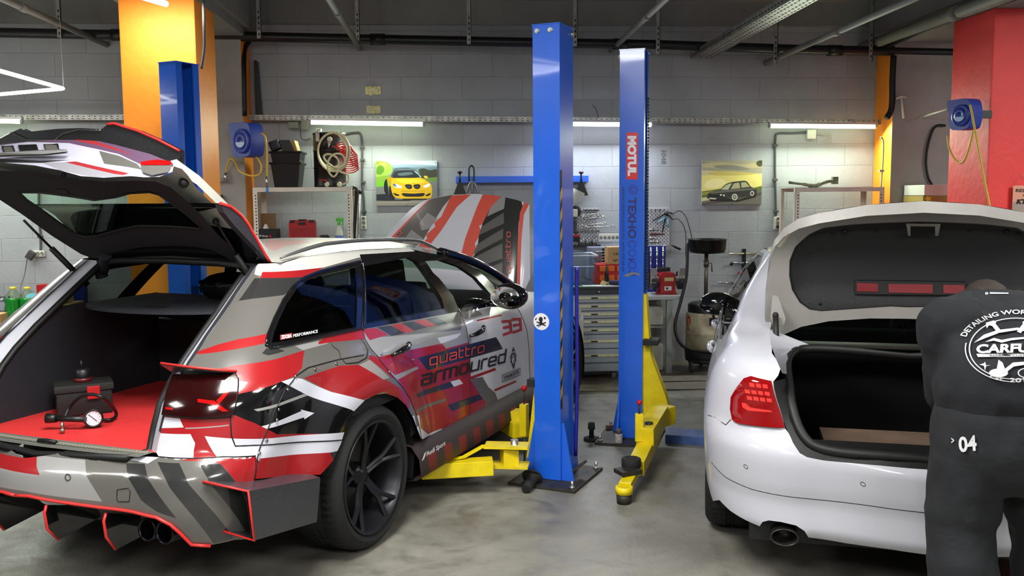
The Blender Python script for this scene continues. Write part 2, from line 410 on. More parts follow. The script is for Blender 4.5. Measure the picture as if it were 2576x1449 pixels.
def floor_mat():
    m = bpy.data.materials.new('stained_concrete'); t = NT(m); tc = t.new('ShaderNodeTexCoord')
    def nz(sc, d, r=.6, dist=0):
        n = t.new('ShaderNodeTexNoise'); n.inputs['Scale'].default_value = sc; n.inputs['Detail'].default_value = d; n.inputs['Roughness'].default_value = r; n.inputs['Distortion'].default_value = dist
        t.link(tc.outputs['Object'], n.inputs['Vector']); return n
    a = nz(.9, 9, .62, .6); b = nz(7, 10, .7); c = nz(45, 4)
    r1 = t.ramp(a.outputs['Fac'], [(.30, srgb((.35, .34, .31))), (.5, srgb((.47, .46, .425))), (.72, srgb((.57, .56, .52)))])
    r2 = t.ramp(b.outputs['Fac'], [(.28, (.62, .60, .58)), (.5, (1, 1, 1)), (.78, (1.22, 1.2, 1.15))])
    mx = t.new('ShaderNodeMix', data_type='RGBA', blend_type='MULTIPLY'); mx.inputs[0].default_value = .85; t.link(r1.outputs[0], mx.inputs[6]); t.link(r2.outputs[0], mx.inputs[7])
    # oil stains
    v = nz(1.7, 3, .5, 1.2); r3 = t.ramp(v.outputs['Fac'], [(.60, (1, 1, 1)), (.68, (.62, .6, .56))])
    m2 = t.new('ShaderNodeMix', data_type='RGBA', blend_type='MULTIPLY'); m2.inputs[0].default_value = .8; t.link(mx.outputs[2], m2.inputs[6]); t.link(r3.outputs[0], m2.inputs[7])
    # bare scratches
    w = t.new('ShaderNodeTexVoronoi', feature='DISTANCE_TO_EDGE'); w.inputs['Scale'].default_value = 1.1
    mp = t.new('ShaderNodeMix', data_type='RGBA'); mp.inputs[0].default_value = .12; t.link(tc.outputs['Object'], mp.inputs[6]); t.link(b.outputs['Color'], mp.inputs[7]); t.link(mp.outputs[2], w.inputs['Vector'])
    r4 = t.ramp(w.outputs['Distance'], [(.0, (.72, .72, .7)), (.012, (1, 1, 1))])
    m4 = t.new('ShaderNodeMix', data_type='RGBA', blend_type='MULTIPLY'); m4.inputs[0].default_value = .35; t.link(m2.outputs[2], m4.inputs[6]); t.link(r4.outputs[0], m4.inputs[7])
    t.link(m4.outputs[2], t.b.inputs['Base Color'])
    rr = t.ramp(b.outputs['Fac'], [(.3, (.34, .34, .34)), (.7, (.62, .62, .62))]); t.link(rr.outputs[0], t.b.inputs['Roughness'])
    bp = t.new('ShaderNodeBump'); bp.inputs['Strength'].default_value = .25; bp.inputs['Distance'].default_value = .008; t.link(c.outputs['Fac'], bp.inputs['Height']); t.link(bp.outputs[0], t.b.inputs['Normal'])
    return m
M_floor = floor_mat()
M_ceil = mat('ceiling_concrete', (.50, .50, .49), .85, var=.12, vs=3, bump=.3, bs=20)
M_beam = mat('beam_concrete', (.52, .52, .51), .85, var=.1, vs=2, bump=.4, bs=14)
M_white = mat('white_plaster', (.55, .55, .54), .8, var=.08, vs=3, bump=.3, bs=12)
def struct(mb, name, m, **k): o = mb.build(name, m, **k); o['kind'] = 'structure'; return o
XL, XR, YB, ZC = -8.5, 8.0, -4.0, 3.66
b = MB(); b.bb(XL-.2, XR+.2, YB-.2, YW+.2, -.2, 0); struct(b, 'floor', M_floor)
b = MB(); b.bb(XL, XR, YW, YW+.2, 0, ZC); struct(b, 'wall_back', M_wall)
b = MB(); b.bb(XL-.2, XL, YB, YW+.2, 0, ZC); struct(b, 'wall_left', M_wall)
b = MB(); b.bb(XR, XR+.2, YB, YW+.2, 0, ZC); struct(b, 'wall_right', M_wall)
b = MB(); b.bb(XL-.2, XR+.2, YB-.2, YB, 0, ZC); struct(b, 'wall_front', M_wall)
b = MB(); b.bb(XL-.2, XR+.2, YB-.2, YW+.2, ZC, ZC+.2); struct(b, 'ceiling', M_ceil)
# painted plinth of planks on the floor before the wall
M_plank = mat('worn_planks', (.42, .40, .35), .7, var=.25, vs=5, bump=.3)
# wall-head beam
b = MB(); b.bb(XL, XR, YW-.07, YW, 3.37, 3.60); b.bb(XL, XR, YW-.16, YW, 3.60, ZC); struct(b, 'trim_1', M_beam)
# cross beams over the column rows
b = MB(); b.bb(-2.62, -1.86, YB, YW-.07, 3.27, ZC); b.bb(-2.56, -1.92, YB, YW-.07, 3.2, 3.27); struct(b, 'trim_2', M_beam)
b = MB(); b.bb(4.2, 4.96, YB, YW-.07, 3.27, ZC); b.bb(4.26, 4.9, YB, YW-.07, 3.16, 3.27); struct(b, 'trim_3', M_beam)
# columns
M_or = mat('orange_column_paint', '#FF9428', .55, var=.06, vs=4, bump=.35, bs=18)
M_red = mat('red_column_paint', '#EE4442', .55, var=.05, vs=4, bump=.35, bs=18)
M_grey = mat('grey_pilaster_paint', (.60, .60, .585), .6, var=.07, vs=3, bump=.35, bs=18)
b = MB(); b.bb(-2.49, -1.93, 7.2, 7.78, 0, 3.2, bev=.012); struct(b, 'trim_4', M_or)
b = MB(); b.bb(4.32, 4.9, 7.2, 7.8, 0, 3.16, bev=.012); struct(b, 'trim_5', M_red)
def pilaster(name, x0, x1, side, top):
    b = MB(); b.bb(x0, x1, 8.82, YW, 0, 3.2, bev=.01)
    for f in b.bm.faces:
        n = f.normal; f.normal_update()
        if f.normal.x*side > .9 and f.calc_center_median().z < top: f.material_index = 1
    return struct(b, name, [M_grey, M_or], normals=True)
pilaster('trim_6', -2.6, -1.955, 1, 99)
pilaster('trim_7', 4.30, 5.0, -1, 99)
# lighting trays along the wall
M_galv = mat('galvanised_steel', (.62, .62, .60), .45, .75, var=.3, vs=14)
M_hole = mat('slot_dark', (.05, .05, .05), .8)
def tray(name, x0, x1, z0, z1, y, label, w=.05, hh=.05):
    t = thing(name, label, 'cable tray', ((x0+x1)/2, y, (z0+z1)/2), 0)
    zz = lambda x: z0+(z1-z0)*(x-x0)/(x1-x0)
    b = MB(); n = 24
    for i in range(n):
        a, c = x0+(x1-x0)*i/n, x0+(x1-x0)*(i+1)/n
        za, zc = zz(a), zz(c)
        b.add([(a, y, za-hh/2), (c, y, zc-hh/2), (c, y, zc+hh/2), (a, y, za+hh/2), (a, y+w, za-hh/2), (c, y+w, zc-hh/2), (c, y+w, zc+hh/2), (a, y+w, za+hh/2)], [(0, 1, 2, 3), (7, 6, 5, 4), (0, 4, 5, 1), (3, 2, 6, 7)])
    b.build('channel', M_galv, t, world=True)
    b = MB(); x = x0+.03
    while x < x1-.03:
        z = zz(x); b.box((x, y-.0012, z+.008), (.010, .002, .008)); b.box((x, y-.0012, z-.014), (.026, .002, .005)); x += .052
    b.build('perforation', M_hole, t, world=True); return t
YT = 9.05
tray('cable_tray', ony(0, 292, YT)[0]-1.6, ony(312, 292, YT)[0]+.12, 2.485, 2.475, YT, 'pale perforated metal tray running along the wall left of the orange column')
tray('cable_tray', ony(545, 292, YT)[0], ony(2392, 310, YT)[0], 2.475, 2.408, YT, 'long black-spotted perforated metal tray running across the back wall between the columns')
# tube lamps below the tray
M_tube = emis('lit_tube_green_white', (.93, 1.0, .84), 9)
M_tube2 = emis('lit_tube_cool_white', (.95, .96, 1.0), 9)
M_alu = mat('lamp_body', (.7, .7, .7), .4, .3)
def walllamp(u0, v0, u1, v1, label, m, col, pw=30):
    a, c = ony(u0, v0, 8.98), ony(u1, v1, 8.98)
    t = thing('tube_lamp', label, 'lamp', tuple((a+c)/2), 0, 'tube lamps under the wall tray')
    b = MB(); b.cyl(a, c, .019, n=14); b.build('lit_tube', m, t, world=True)
    d = (c-a)/np.linalg.norm(c-a)
    b = MB(); b.box(tuple((a+c)/2+np.array([0, .0, .032])), (np.linalg.norm(c-a)+.04, .045, .022), R=Matrix.Rotation(-math.asin(d[2]), 3, 'Y')); b.build('lamp_body', M_alu, t, world=True)
    for k in (.2, .8): b = MB(); p = a+(c-a)*k; b.bb(p[0]-.015, p[0]+.015, 8.97, 9.06, p[2]+.035, p[2]+.062); b.build('mounting_clip', M_alu, t, world=True)
    b = MB()
    for p, q in ((a, a-d*.02), (c, c+d*.02)): b.cyl(p, q, .022, n=14)
    b.build('end_cap', M_alu, t, world=True)
    area_light('lamp_light', (0, -.03, -.03), (radians(-32), 0, 0), np.linalg.norm(c-a), .05, pw, col, t)
GW, CW = (.90, 1.0, .80), (.88, .92, 1.0)
walllamp(-215, 301, 52, 306, 'tube lamp at the left edge of the photo, left of the orange column', M_tube, GW)
walllamp(783, 308, 1063, 313, 'tube lamp over the white hose coils and the yellow car poster', M_tube, GW)
walllamp(1372, 312, 1638, 314, 'tube lamp partly behind the two tall blue lift posts', M_tube2, CW)
walllamp(1938, 317, 2200, 319, 'tube lamp beside the right orange pilaster, over the empty shelf', M_tube, GW)
# hexagon of light tubes hanging at the left
M_led = emis('lit_led_tube', (1, 1, .96), 16)
def hexlamp(name, cx, cy, z, r, a0, label, pw, pts=None):
    t = thing(name, label, 'lamp', (cx, cy, z))
    P = pts or [(cx+r*cos(a0+i*pi/3), cy+r*sin(a0+i*pi/3), z) for i in range(6)]
    for i in range(6):
        b = MB(); b.cyl(P[i], P[(i+1) % 6], .014, n=10); b.build('light_tube', M_led, t, world=True)
    b = MB()
    for i in range(6): b.sphere(P[i], .019, 10)
    b.build('joint', M_alu, t, world=True)
    for i in (0, 2, 4):
        b = MB(); b.cyl(P[i], (P[i][0], P[i][1], ZC), .0015, n=5); b.build('hanging_wire', M_alu, t, world=True)
    area_light('lamp_light', (0, 0, -.03), (0, 0, 0), r*1.6, r*1.6, pw, (1, 1, .97), t)
_A = onz(160, 223, 2.6); _B = onz(0, 176, 2.6); _C = onz(0, 238, 2.6)
_d1 = (_B-_A)/np.linalg.norm(_B-_A); _d2 = (_C-_A)/np.linalg.norm(_C-_A); _bis = (_d1+_d2); _bis /= np.linalg.norm(_bis); SL = 1.1
_ctr = _A+_bis*SL; _a0 = atan2(-_bis[1], -_bis[0])
hexlamp('hexagon_lamp', _ctr[0], _ctr[1], 2.6, SL, _a0, 'hanging hexagon of bright white light tubes at the left edge, before the wall', 55)
for (x, y, r, pw_, lab) in ((-4.6, 1.6, .75, 90, 'hexagon light far left of the viewer'), (6.0, 4.4, .75, 150, 'hexagon light at the far right before the red column'), (-.6, 2.6, .75, 200, 'hexagon light overhead in front of the near blue post'), (2.4, 2.2, .75, 70, 'hexagon light over the white sedan and the worker'), (-1.6, -1.0, .8, 170, 'hexagon light behind the viewer on the left'), (1.6, -1.2, .8, 160, 'hexagon light behind the viewer on the right')):
    hexlamp('hexagon_lamp', x, y, 3.3, r, .3, lab, pw_)
# ================================================================ two-post lifts
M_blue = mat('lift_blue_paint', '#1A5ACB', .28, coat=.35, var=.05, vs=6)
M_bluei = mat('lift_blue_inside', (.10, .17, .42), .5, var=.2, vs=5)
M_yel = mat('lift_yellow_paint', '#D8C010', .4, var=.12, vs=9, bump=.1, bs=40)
M_steel = mat('dark_worn_steel', (.23, .22, .20), .55, .5, var=.35, vs=9, bump=.2)
M_rubber = mat('black_rubber', (.10, .10, .10), .8)
M_bolt = mat('zinc_bolt', (.72, .72, .70), .3, .9)
M_ball = mat('red_knob', (.70, .06, .10), .3)
M_strip = mat('warning_yellow', (.75, .58, .16), .5)
HP = 2.66
def post(name, label, pos, rz, depth=.215, wide=.165, group=None):
    """local +x: back of the post (closed face); open channel towards -x; front face towards -y"""
    t = thing(name, label, 'car lift', (pos[0], pos[1], 0), rz, group)
    hw, hd = wide/2, depth/2; w = .012; mb = MB()
    poly = [(-hw, -hd), (hw, -hd), (hw, hd), (-hw, hd), (-hw, hd-.055), (-hw+w, hd-.055), (-hw+w, hd-w), (hw-w, hd-w), (hw-w, -hd+w), (-hw+w, -hd+w), (-hw+w, -hd+.055), (-hw, -hd+.055)]
    mb.prism(poly, (0, 0, (HP+.02)/2), (1, 0, 0), (0, 1, 0), HP-.02, bev=.002); mb.build('post', M_blue, t)
    mb = MB(); mb.bb(-hw-.004, hw+.004, -hd-.004, hd+.004, HP-.002, HP+.004); mb.build('top_cap', M_blue, t)
    for q in ((-hw+.03, -hd-.006, 1), (hw-.055, -hd-.006, 1), (hw+.006, hd-.03, 0)):
        mb = MB(); d = Vector((0, -.012, 0)) if q[2] else Vector((.012, 0, 0)); p = Vector((q[0], q[1], HP-.035)); mb.cyl(p, p+d, .011, n=6); mb.cyl(p-d*.5, p+d*.2, .014, n=14); mb.build('bolt', M_bolt, t)
    mb = MB(); mb.bb(-.20, .22, -.24, .26, 0, .018, bev=.004); mb.build('base_plate', M_steel, t)
    for sx in (-1, 1):
        mb = MB(); mb.prism([(0, .018), (.075, .018), (.012, .36), (0, .36)], (sx*(hw), sx*.0-hd+.03, 0), (sx, 0, 0), (0, 0, 1), .012); mb.build('gusset', M_blue, t)
    mb = MB(); mb.prism([(0, .018), (.09, .018), (.012, .34), (0, .34)], (hw-.006, hd, 0), (0, 1, 0), (0, 0, 1), .012); mb.build('gusset', M_blue, t)
    for x, y in ((.19, -.20), (.19, .22), (-.16, .23)):
        mb = MB(); mb.cyl((x, y, .018), (x, y, .028), .018, n=6); mb.cyl((x, y, .018), (x, y, .06), .009, n=10); mb.build('anchor_bolt', M_bolt, t)
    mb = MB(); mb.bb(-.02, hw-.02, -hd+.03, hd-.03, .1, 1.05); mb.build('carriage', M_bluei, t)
    mb = MB(); mb.cyl((-.0, 0, .05), (0, 0, HP-.03), .018, n=10); mb.build('lift_screw', M_steel, t)
    return t
def arm(t, pts, z, w=.11, hh=.085, name='lift_arm'):
    """flat box arm through (x,y) points in the post frame"""
    mb = MB()
    for a, b_ in zip(pts[:-1], pts[1:]):
        a, b_ = Vector((*a, z)), Vector((*b_, z)); d = b_-a; mb.box((a+b_)/2, (d.length, w, hh), Matrix.Rotation(atan2(d.y, d.x), 3, 'Z'), bev=.006)
    return mb.build(name, M_yel, t)
NP, LP, FP_ = (.585, 5.36), (-1.96, 6.84), (1.235, 6.24)
near = post('lift_post', 'nearest tall blue lift post with a round skull sticker and striped warning edge', NP, radians(-28))
left = post('lift_post', 'blue lift post in front of the big orange column, open side showing', LP, radians(150), group=None)
far = post('lift_post', 'second blue lift post with red oil-brand sticker and dark lettering', FP_, radians(180-20))
far.rotation_euler = (0, 0, radians(160))
# the open channel of the far post looks to the right, closed back to the left
def pface(t, side, hw, hd):
    M = rootmat(t)
    if side == 'y-': return Surf(lambda u, v: (u, -hd, v), (-hw, hw), (0, HP), M, nu=8, nv=60)
    if side == 'y+': return Surf(lambda u, v: (-u, hd, v), (-hw, hw), (0, HP), M, nu=8, nv=60)
    if side == 'x+': return Surf(lambda u, v: (hw, u, v), (-hd, hd), (0, HP), M, nu=8, nv=60)
S_nf = pface(near, 'y-', .0825, .1075); S_nb = pface(near, 'x+', .0825, .1075); S_ff = pface(far, 'y+', .0825, .1075)
# warning stripes on the back edge of the near post
mb = MB(); z = .50
mb.add([S_nb.off(u, v, .0015) for u, v in ((-.112, .45), (-.078, .45), (-.078, 1.84), (-.112, 1.84))], [(0, 1, 2, 3)]); st = mb.build('warning_strip', mat('strip_black', (.12, .11, .10), .6), near)
mb = MB()
while z < 1.74: mb.add([S_nb.off(u, v, .003) for u, v in ((-.112, z), (-.078, z+.04), (-.078, z+.10), (-.112, z+.06))], [(0, 1, 2, 3)]); z += .115
mb.build('warning_stripes', M_strip, st)
# round sticker
mb = MB(); c = S_nf.px(1362, 809); V = [S_nf.off(c[0]+.050*cos(a), c[1]+.050*sin(a), .002) for a in np.linspace(0, 2*pi, 33)[:-1]]; mb.add(V, [tuple(range(32))]); sk = mb.build('round_sticker', M_lw if 0 else mat('sticker_white', (.85, .85, .88), .4), near)
mb = MB(); sh = merge(ringpoly(.5, .62, 0, .13, 14, 1.2), unitpolys([[(.40, .36), (.60, .36), (.58, .52), (.42, .52)], [(.14, .66), (.24, .74), (.21, .60), (.13, .56)], [(.72, .78), (.84, .74), (.80, .62), (.70, .66)], [(.18, .25), (.82, .46), (.84, .40), (.2, .19)], [(.2, .44), (.78, .2), (.82, .26), (.24, .50)]]), unitpolys([[(.3+k*.06, .12+k*.035), (.33+k*.06, .12+k*.035), (.34+k*.06, .2+k*.035), (.31+k*.06, .2+k*.035)] for k in range(8)]))
decal(S_nf, mb, sh, (c[0]-.048, c[1]-.048), (c[0]+.048, c[1]-.044), (c[0]-.052, c[1]+.048), h=.004, px=False); mb.build('sticker_print', mat('print_black', (.08, .08, .08), .5), sk)
# far post stickers
mb = MB(); decal(S_ff, mb, unitpolys([[(0, 0), (1, 0), (1, 1), (0, 1)]]), (1575, 451), (1604, 452), (1576, 333), h=.002); rs_ = mb.build('red_sticker', mat('sticker_red_plain', (.80, .10, .14), .4), far)
mb = MB(); decal(S_ff, mb, textmesh('MOTUL', .06), (1578.5, 342), (1579, 443), (1601, 342), h=.004)
for f in mb.bm.faces: f.normal_flip()
mb.build('red_sticker_lettering', mat('sticker_white', (.85, .85, .88), .4), rs_)
M_pl = mat('navy_lettering', (.13, .10, .38), .5); M_pl2 = mat('pale_navy_lettering', (.12, .20, .62), .5)
mb = MB(); decal(S_ff, mb, textmesh('TEXHO', .03), (1580, 497), (1580, 600), (1601, 497), h=.002); mb.build('maker_lettering', M_pl, far)
mb = MB(); decal(S_ff, mb, textmesh('СОЮЗ', .02), (1580, 604), (1580, 695), (1601, 604), h=.002); mb.build('maker_lettering', M_pl2, far)
mb = MB(); decal(S_ff, mb, textmesh('WWW.TECHNOSOUZ.RU  (495)-777-58-34', .01), (1563, 470), (1563, 682), (1571, 470), h=.002); mb.build('contact_lettering', M_pl, far)
mb = MB(); decal(S_ff, mb, merge(ringpoly(.5, .5, .38, .48, 20), ringpoly(.5, .5, .16, .28, 16)), (1580, 490), (1606, 490), (1580, 464), h=.002); mb.build('maker_emblem', M_pl2, far)
mb = MB(); decal(S_ff, mb, unitpolys([[(.0, .1), (.25, .0), (.6, .25), (1, .1), (.95, .3), (.6, .45), (.2, .3)]]), (1568, 697), (1612, 697), (1568, 668), h=.003); mb.build('torn_tape', mat('grey_tape', (.42, .42, .45), .6), far)
# hydraulic hose and chains
# --- arms of the left lift (world-traced, post frame)
def loc(t, p): return rootmat(t).inverted() @ Vector(tuple(p))
def boxarm(t, p, q, w, hh, name='lift_arm', m=None, bev=.005):
    p, q = Vector(tuple(p)), Vector(tuple(q)); d = q-p; mb = MB(); R = d.to_track_quat('X', 'Z').to_matrix(); mb.box((p+q)/2, (d.length, w, hh), R, bev=bev); return mb.build(name, m or M_yel, t, world=True)
zA = .17
piv = onz(1270, 1135, .22); tip = onz(1065, 1180, .16)
a1 = boxarm(near, onz(1240, 1172, zA), onz(1060, 1182, .16), .10, .085)
mb = MB(); A0, A1 = Vector(tuple(onz(1300, 1122, .27))), Vector(tuple(onz(1250, 1119, .26)))
mb.box(((A0+A1)/2), ((A0-A1).length+.12, .13, .012), Matrix.Rotation(radians(-10), 3, 'Z')); 
A2 = A1+Vector((-.0, 0, -.115)); mb.box((A0+A1)/2+Vector((0, 0, -.115)), ((A0-A1).length+.12, .13, .012), Matrix.Rotation(radians(-10), 3, 'Z'))
mb.build('arm_clevis', M_yel, near, world=True)
boxarm(near, onz(1300, 1145, .20), onz(1262, 1148, .20), .10, .10, 'arm_stop_block')
mb = MB(); mb.tube([onz(1250, 1120, .265), onz(1215, 1122, .262), onz(1165, 1150, .215), onz(1118, 1158, .205)], .035, 4, smooth=False, flat=.25); mb.build('arm_brace', M_yel, near, world=True)
mb = MB(); mb.cyl(onz(1294, 1106, .30), Vector(tuple(onz(1294, 1106, .30)))-Vector((0, 0, .16)), .022, n=14); mb.build('pivot_pin', M_bolt, near, world=True)
mb = MB(); a = Vector(tuple(onz(1319, 1095, .20))); mb.box(a+Vector((0, 0, .10)), (.045, .05, .20), radians(-28), bev=.004); lb = mb.build('lock_plate', M_yel, near, world=True)
mb = MB(); mb.cyl(a+Vector((0, 0, .20)), a+Vector((0, 0, .285)), .006, n=8); mb.cyl(a+Vector((0, 0, -.02)), a+Vector((0, 0, -.19)), .006, n=8); mb.build('lock_rod', M_steel, lb, world=True)
mb = MB(); mb.sphere(a+Vector((0, 0, .30)), .019, 14); mb.build('red_knob', M_ball, lb, world=True)
# rear part of the near carriage: triangular yellow arm bracket and far arm under the wagon
mb = MB(); mb.prism([(-.16, .12), (-.09, .12), (-.09, .62), (-.10, .62)], (0, .0, 0), (1, 0, 0), (0, 0, 1), .10); mb.build('carriage_bracket', M_yel, near)
boxarm(near, onz(1310, 1082, .20), onz(1240, 1040, .20), .11, .10)
mb = MB(); p = Vector(tuple(onz(1300, 1050, .26))); mb.box(p, (.14, .10, .10), radians(-10), bev=.004); mb.build('arm_head', M_yel, near, world=True)
# --- arm of the right lift, reaching towards the camera
cb = Vector(tuple(onz(1640, 1080, .10)))
p1, p2, p3 = Vector(tuple(onz(1660, 1040, .27))), Vector(tuple(onz(1600, 1130, .20))), Vector(tuple(onz(1588, 1190, .115)))
tipc = Vector(tuple(onz(1570, 1232, .075)))
boxarm(far, p1, Vector(tuple(onz(1622, 1100, .225))), .11, .11)
boxarm(far, onz(1645, 1085, .17), onz(1600, 1178, .12), .095, .085)
boxarm(far, onz(1597, 1180, .11), onz(1572, 1226, .085), .07, .05, 'arm_extension')
mb = MB(); mb.lathe([(.030, -.02), (.048, -.02), (.048, .02), (.030, .02), (.030, -.02)], 28, Matrix.Translation(tipc)); mb.build('arm_eye', M_yel, far, world=True)
mb = MB(); mb.cyl(tipc-Vector((0, 0, .075)), tipc-Vector((0, 0, .02)), .040, .044, n=20); mb.build('arm_foot', M_steel, far, world=True)
pd = Vector(tuple(onz(1588, 1164, .165)))
mb = MB(); mb.lathe([(0, -.028), (.052, -.028), (.056, -.02), (.056, .022), (.050, .028), (.036, .028), (.034, .022), (.022, .022), (.020, .028), (0, .028)], 30, Matrix.Translation(pd)); mb.build('rubber_pad', M_rubber, far, world=True)
mb = MB(); mb.box(Vector(tuple(onz(1580, 1185, .135))), (.13, .10, .025), radians(20), bev=.003); mb.build('pad_carrier', M_steel, far, world=True)
# bracket plates on the far carriage
mb = MB(); a, b_, c, d = onz(1637, 820, 0), 0, 0, 0
q = Vector((FP_[0], FP_[1], 0)); ex = Vector((cos(radians(-20)), sin(radians(-20)), 0)); ey = Vector((-ex.y, ex.x, 0))
mb.prism([(.06, .16), (.27, .20), (.24, .32), (.13, .60), (.10, 1.02), (.06, 1.02)], q-ey*.03, ex, (0, 0, 1), .10, bev=.004); mb.build('carriage_bracket', M_yel, far, world=True)
mb = MB(); mb.box(q+ex*.14-ey*.08+Vector((0, 0, .70)), (.10, .16, .035), radians(-20)); mb.build('rubber_buffer', M_rubber, far, world=True)
mb = MB(); mb.cyl(Vector(tuple(onz(1633, 1062, .30))), Vector(tuple(onz(1633, 1062, .30)))-Vector((0, 0, .15)), .024, n=14); mb.build('pivot_pin', M_steel, far, world=True)
a = Vector(tuple(onz(1608, 1075, .28))); mb = MB(); mb.box(a, (.05, .04, .17), radians(-10), bev=.004); lb = mb.build('lock_plate', M_yel, far, world=True)
mb = MB(); mb.cyl(a+Vector((0, 0, .08)), a+Vector((0, 0, .14)), .006, n=8); mb.build('lock_rod', M_steel, lb, world=True)
mb = MB(); mb.sphere(a+Vector((0, 0, .155)), .017, 14); mb.build('red_knob', M_ball, lb, world=True)
boxarm(far, onz(1640, 1052, .24), onz(1680, 1040, .24), .13, .12)
# chain and cable in the far channel
mb = MB(); 
for i in range(60): mb.box(q+ex*.09+ey*.04+Vector((0, 0, 1.05+i*.022)), (.008, .012 if i % 2 else .006, .018))
mb.build('lift_chain', M_steel, far, world=True)
# pedal on the near base, hose behind the near post
mb = MB(); mb.box((.16, .0, .09), (.05, .15, .015), Matrix.Rotation(radians(-35), 3, 'Y') , bev=.003); mb.build('pedal', M_steel, near)
mb = MB(); mb.tube(catm([(.10, .10, .12), (.105, .115, .6), (.10, .12, 1.0), (.10, .125, 1.27)], 6), [.012]*18+[.02], 8); mb.build('blue_cover', mat('indigo_cover', (.10, .10, .50), .4), near)
mb = MB(); mb.bb(-.125, -.08, -.12, -.05, .57, .615); mb.build('bumper_stop', M_rubber, near)
# beam between the posts of the right lift
t = thing('floor_beam', 'worn blue steel beam lying on the floor between the second blue post and the white sedan', 'floor beam', (1.9, 5.95, 0))
u1, u2 = Vector(tuple(onz(1652, 1112, .0))), None
mb = MB(); d = ex.copy(); s0 = q+ex*.24; mb.box(s0+ex*1.35+Vector((0, 0, .03)), (2.7, .20, .06), radians(-20), bev=.004); mb.build('beam', mat('scuffed_blue', (.24, .34, .55), .5, var=.3, vs=10, bump=.2), t, world=True)
fp2 = post('lift_post', 'blue lift post of the right lift behind the white sedan boot lid', tuple((q+ex*2.95)[:2]), radians(-20))
# cable from the ceiling into the left post
t = thing('supply_pipe', 'thin grey conduit pipe dropping from the ceiling onto the post by the orange column', 'pipe', (-1.9, 6.9, 2.7))
mb = MB(); a = onz(507, 172, 2.66); b_ = ony(513, 60, 6.9); c = ony(511, -20, 6.9); mb.tube(catm([a, (a+b_)/2+np.array([.012, 0, 0]), b_, c], 6), .011, 8); mb.build('conduit', mat('conduit_grey', (.33, .33, .33), .5), t, world=True)
# loose things on the floor between the lifts
def floorthing(name, label, cat, pos, rz=0): return thing(name, label, cat, pos, rz)
p = onz(1488, 1108, 0); t = thing('screw_pad', 'black round-footed screw pad standing upright on the floor left of the second post', 'lift pad', tuple(p))
mb = MB(); mb.lathe([(0, 0), (.052, 0), (.055, .006), (.055, .016), (.05, .022), (0, .022)], 30); mb.build('foot_disc', M_rubber, t)
mb = MB(); mb.lathe([(0, .02), (.018, .022), (.016, .075), (.024, .08), (.025, .085), (.024, .125), (.017, .125), (.017, .09), (0, .09)], 24); mb.build('sleeve', M_rubber, t)
p = onz(1556, 1119, 0); t = thing('spray_tin', 'small worn aerosol tin with a grey lid in front of the second blue post', 'can', tuple(p), .4)
mb = MB(); mb.lathe([(0, 0), (.026, 0), (.028, .006), (.028, .072), (.024, .080), (0, .080)], 24); mb.build('tin_body', mat('scuffed_label', (.62, .60, .58), .5, var=.35, vs=40), t)
mb = MB(); mb.lathe([(0, .112), (.021, .112), (.022, .108), (.022, .079), (0, .079)], 24); mb.build('lid', mat('lid_grey', (.34, .34, .36), .4), t)
p = onz(1533, 1086, 0); t = worldbase(MB().box((p[0], p[1], .035), (.045, .03, .03), radians(30), bev=.003), 'wooden_wedge', mat('raw_wood', (.45, .34, .24), .7), (p[0], p[1], .02)); tag(t, 'small brown wooden wedge on the base plate of the second blue post', 'wedge')
p = onz(1332, 1232, 0); t = thing('exhaust_nozzle', 'black rubber exhaust hose nozzle lying against the foot of the nearest blue post', 'nozzle', tuple(p), radians(-110))
mb = MB(); mb.tube([(.075, 0, .026), (0, 0, .035), (-.05, 0, .05), (-.065, 0, .055), (-.07, 0, .06)], [.026, .030, .034, .062, .060], 24); mb.build('nozzle_cone', M_rubber, t)
mb = MB(); mb.tube([(.076, 0, .026), (.078, 0, .026)], .018, 20); mb.build('nozzle_opening', mat('slot_dark', (.05, .05, .05), .8), t)
# ================================================================ striped wagon
M_gwhite = mat('wrap_white', (.76, .76, .80), .24, coat=.6)
M_cream = mat('wrap_roof_cream', (.78, .77, .74), .3, coat=.4)
M_wgrey = mat('wrap_grey', (.36, .35, .335), .25, coat=.6)
M_wlg = mat('wrap_light_grey', (.54, .535, .53), .25, coat=.6)
M_wred = mat('wrap_red', (.57, .10, .115), .25, coat=.6)
M_wdk = mat('wrap_charcoal', (.17, .17, .17), .2, coat=.6)
M_wblk = mat('gloss_black', (.06, .06, .065), .08, coat=.8)
M_trim = mat('interior_trim', (.095, .10, .125), .75, bump=.2, bs=250)
M_seal = mat('rubber_seal', (.04, .04, .045), .55)
M_carbon = mat('carbon_fibre', (.19, .19, .21), .3, var=.35, vs=180, coat=.5)
M_edge = mat('red_edge_stripe', (.80, .16, .15), .4)
M_glass = glass('tinted_glass', (.78, .86, .80), .8)
M_glass2 = glass('hatch_glass', (.80, .92, .84), .88)
M_dglass = glass('dark_tinted_glass', (.62, .68, .64), .34)
M_tl = mat('smoked_red_lens', (.13, .012, .015), .12, coat=.35)
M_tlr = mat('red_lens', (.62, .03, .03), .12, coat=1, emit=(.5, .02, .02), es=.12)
M_rub = mat('tyre_rubber', (.085, .085, .09), .75, bump=.15, bs=90)
M_rim = mat('satin_black_rim', (.16, .16, .175), .33, .55)
M_disc = mat('brake_disc', (.42, .41, .40), .35, .9)
M_chrome = mat('chrome', (.8, .8, .8), .12, 1)
M_lwhite = mat('letter_white', (.86, .86, .86), .5)
M_ldark = mat('letter_dark', (.09, .09, .12), .4)
M_lred = mat('letter_red', (.80, .27, .22), .4)
M_ored = mat('hood_orange_red', (.78, .30, .24), .4)
M_navy = mat('wrap_navy', (.15, .14, .20), .25, coat=.5)
LIV = [M_gwhite, M_wgrey, M_wlg, M_wred, M_wdk, M_wblk, M_cream, M_navy, M_ored]
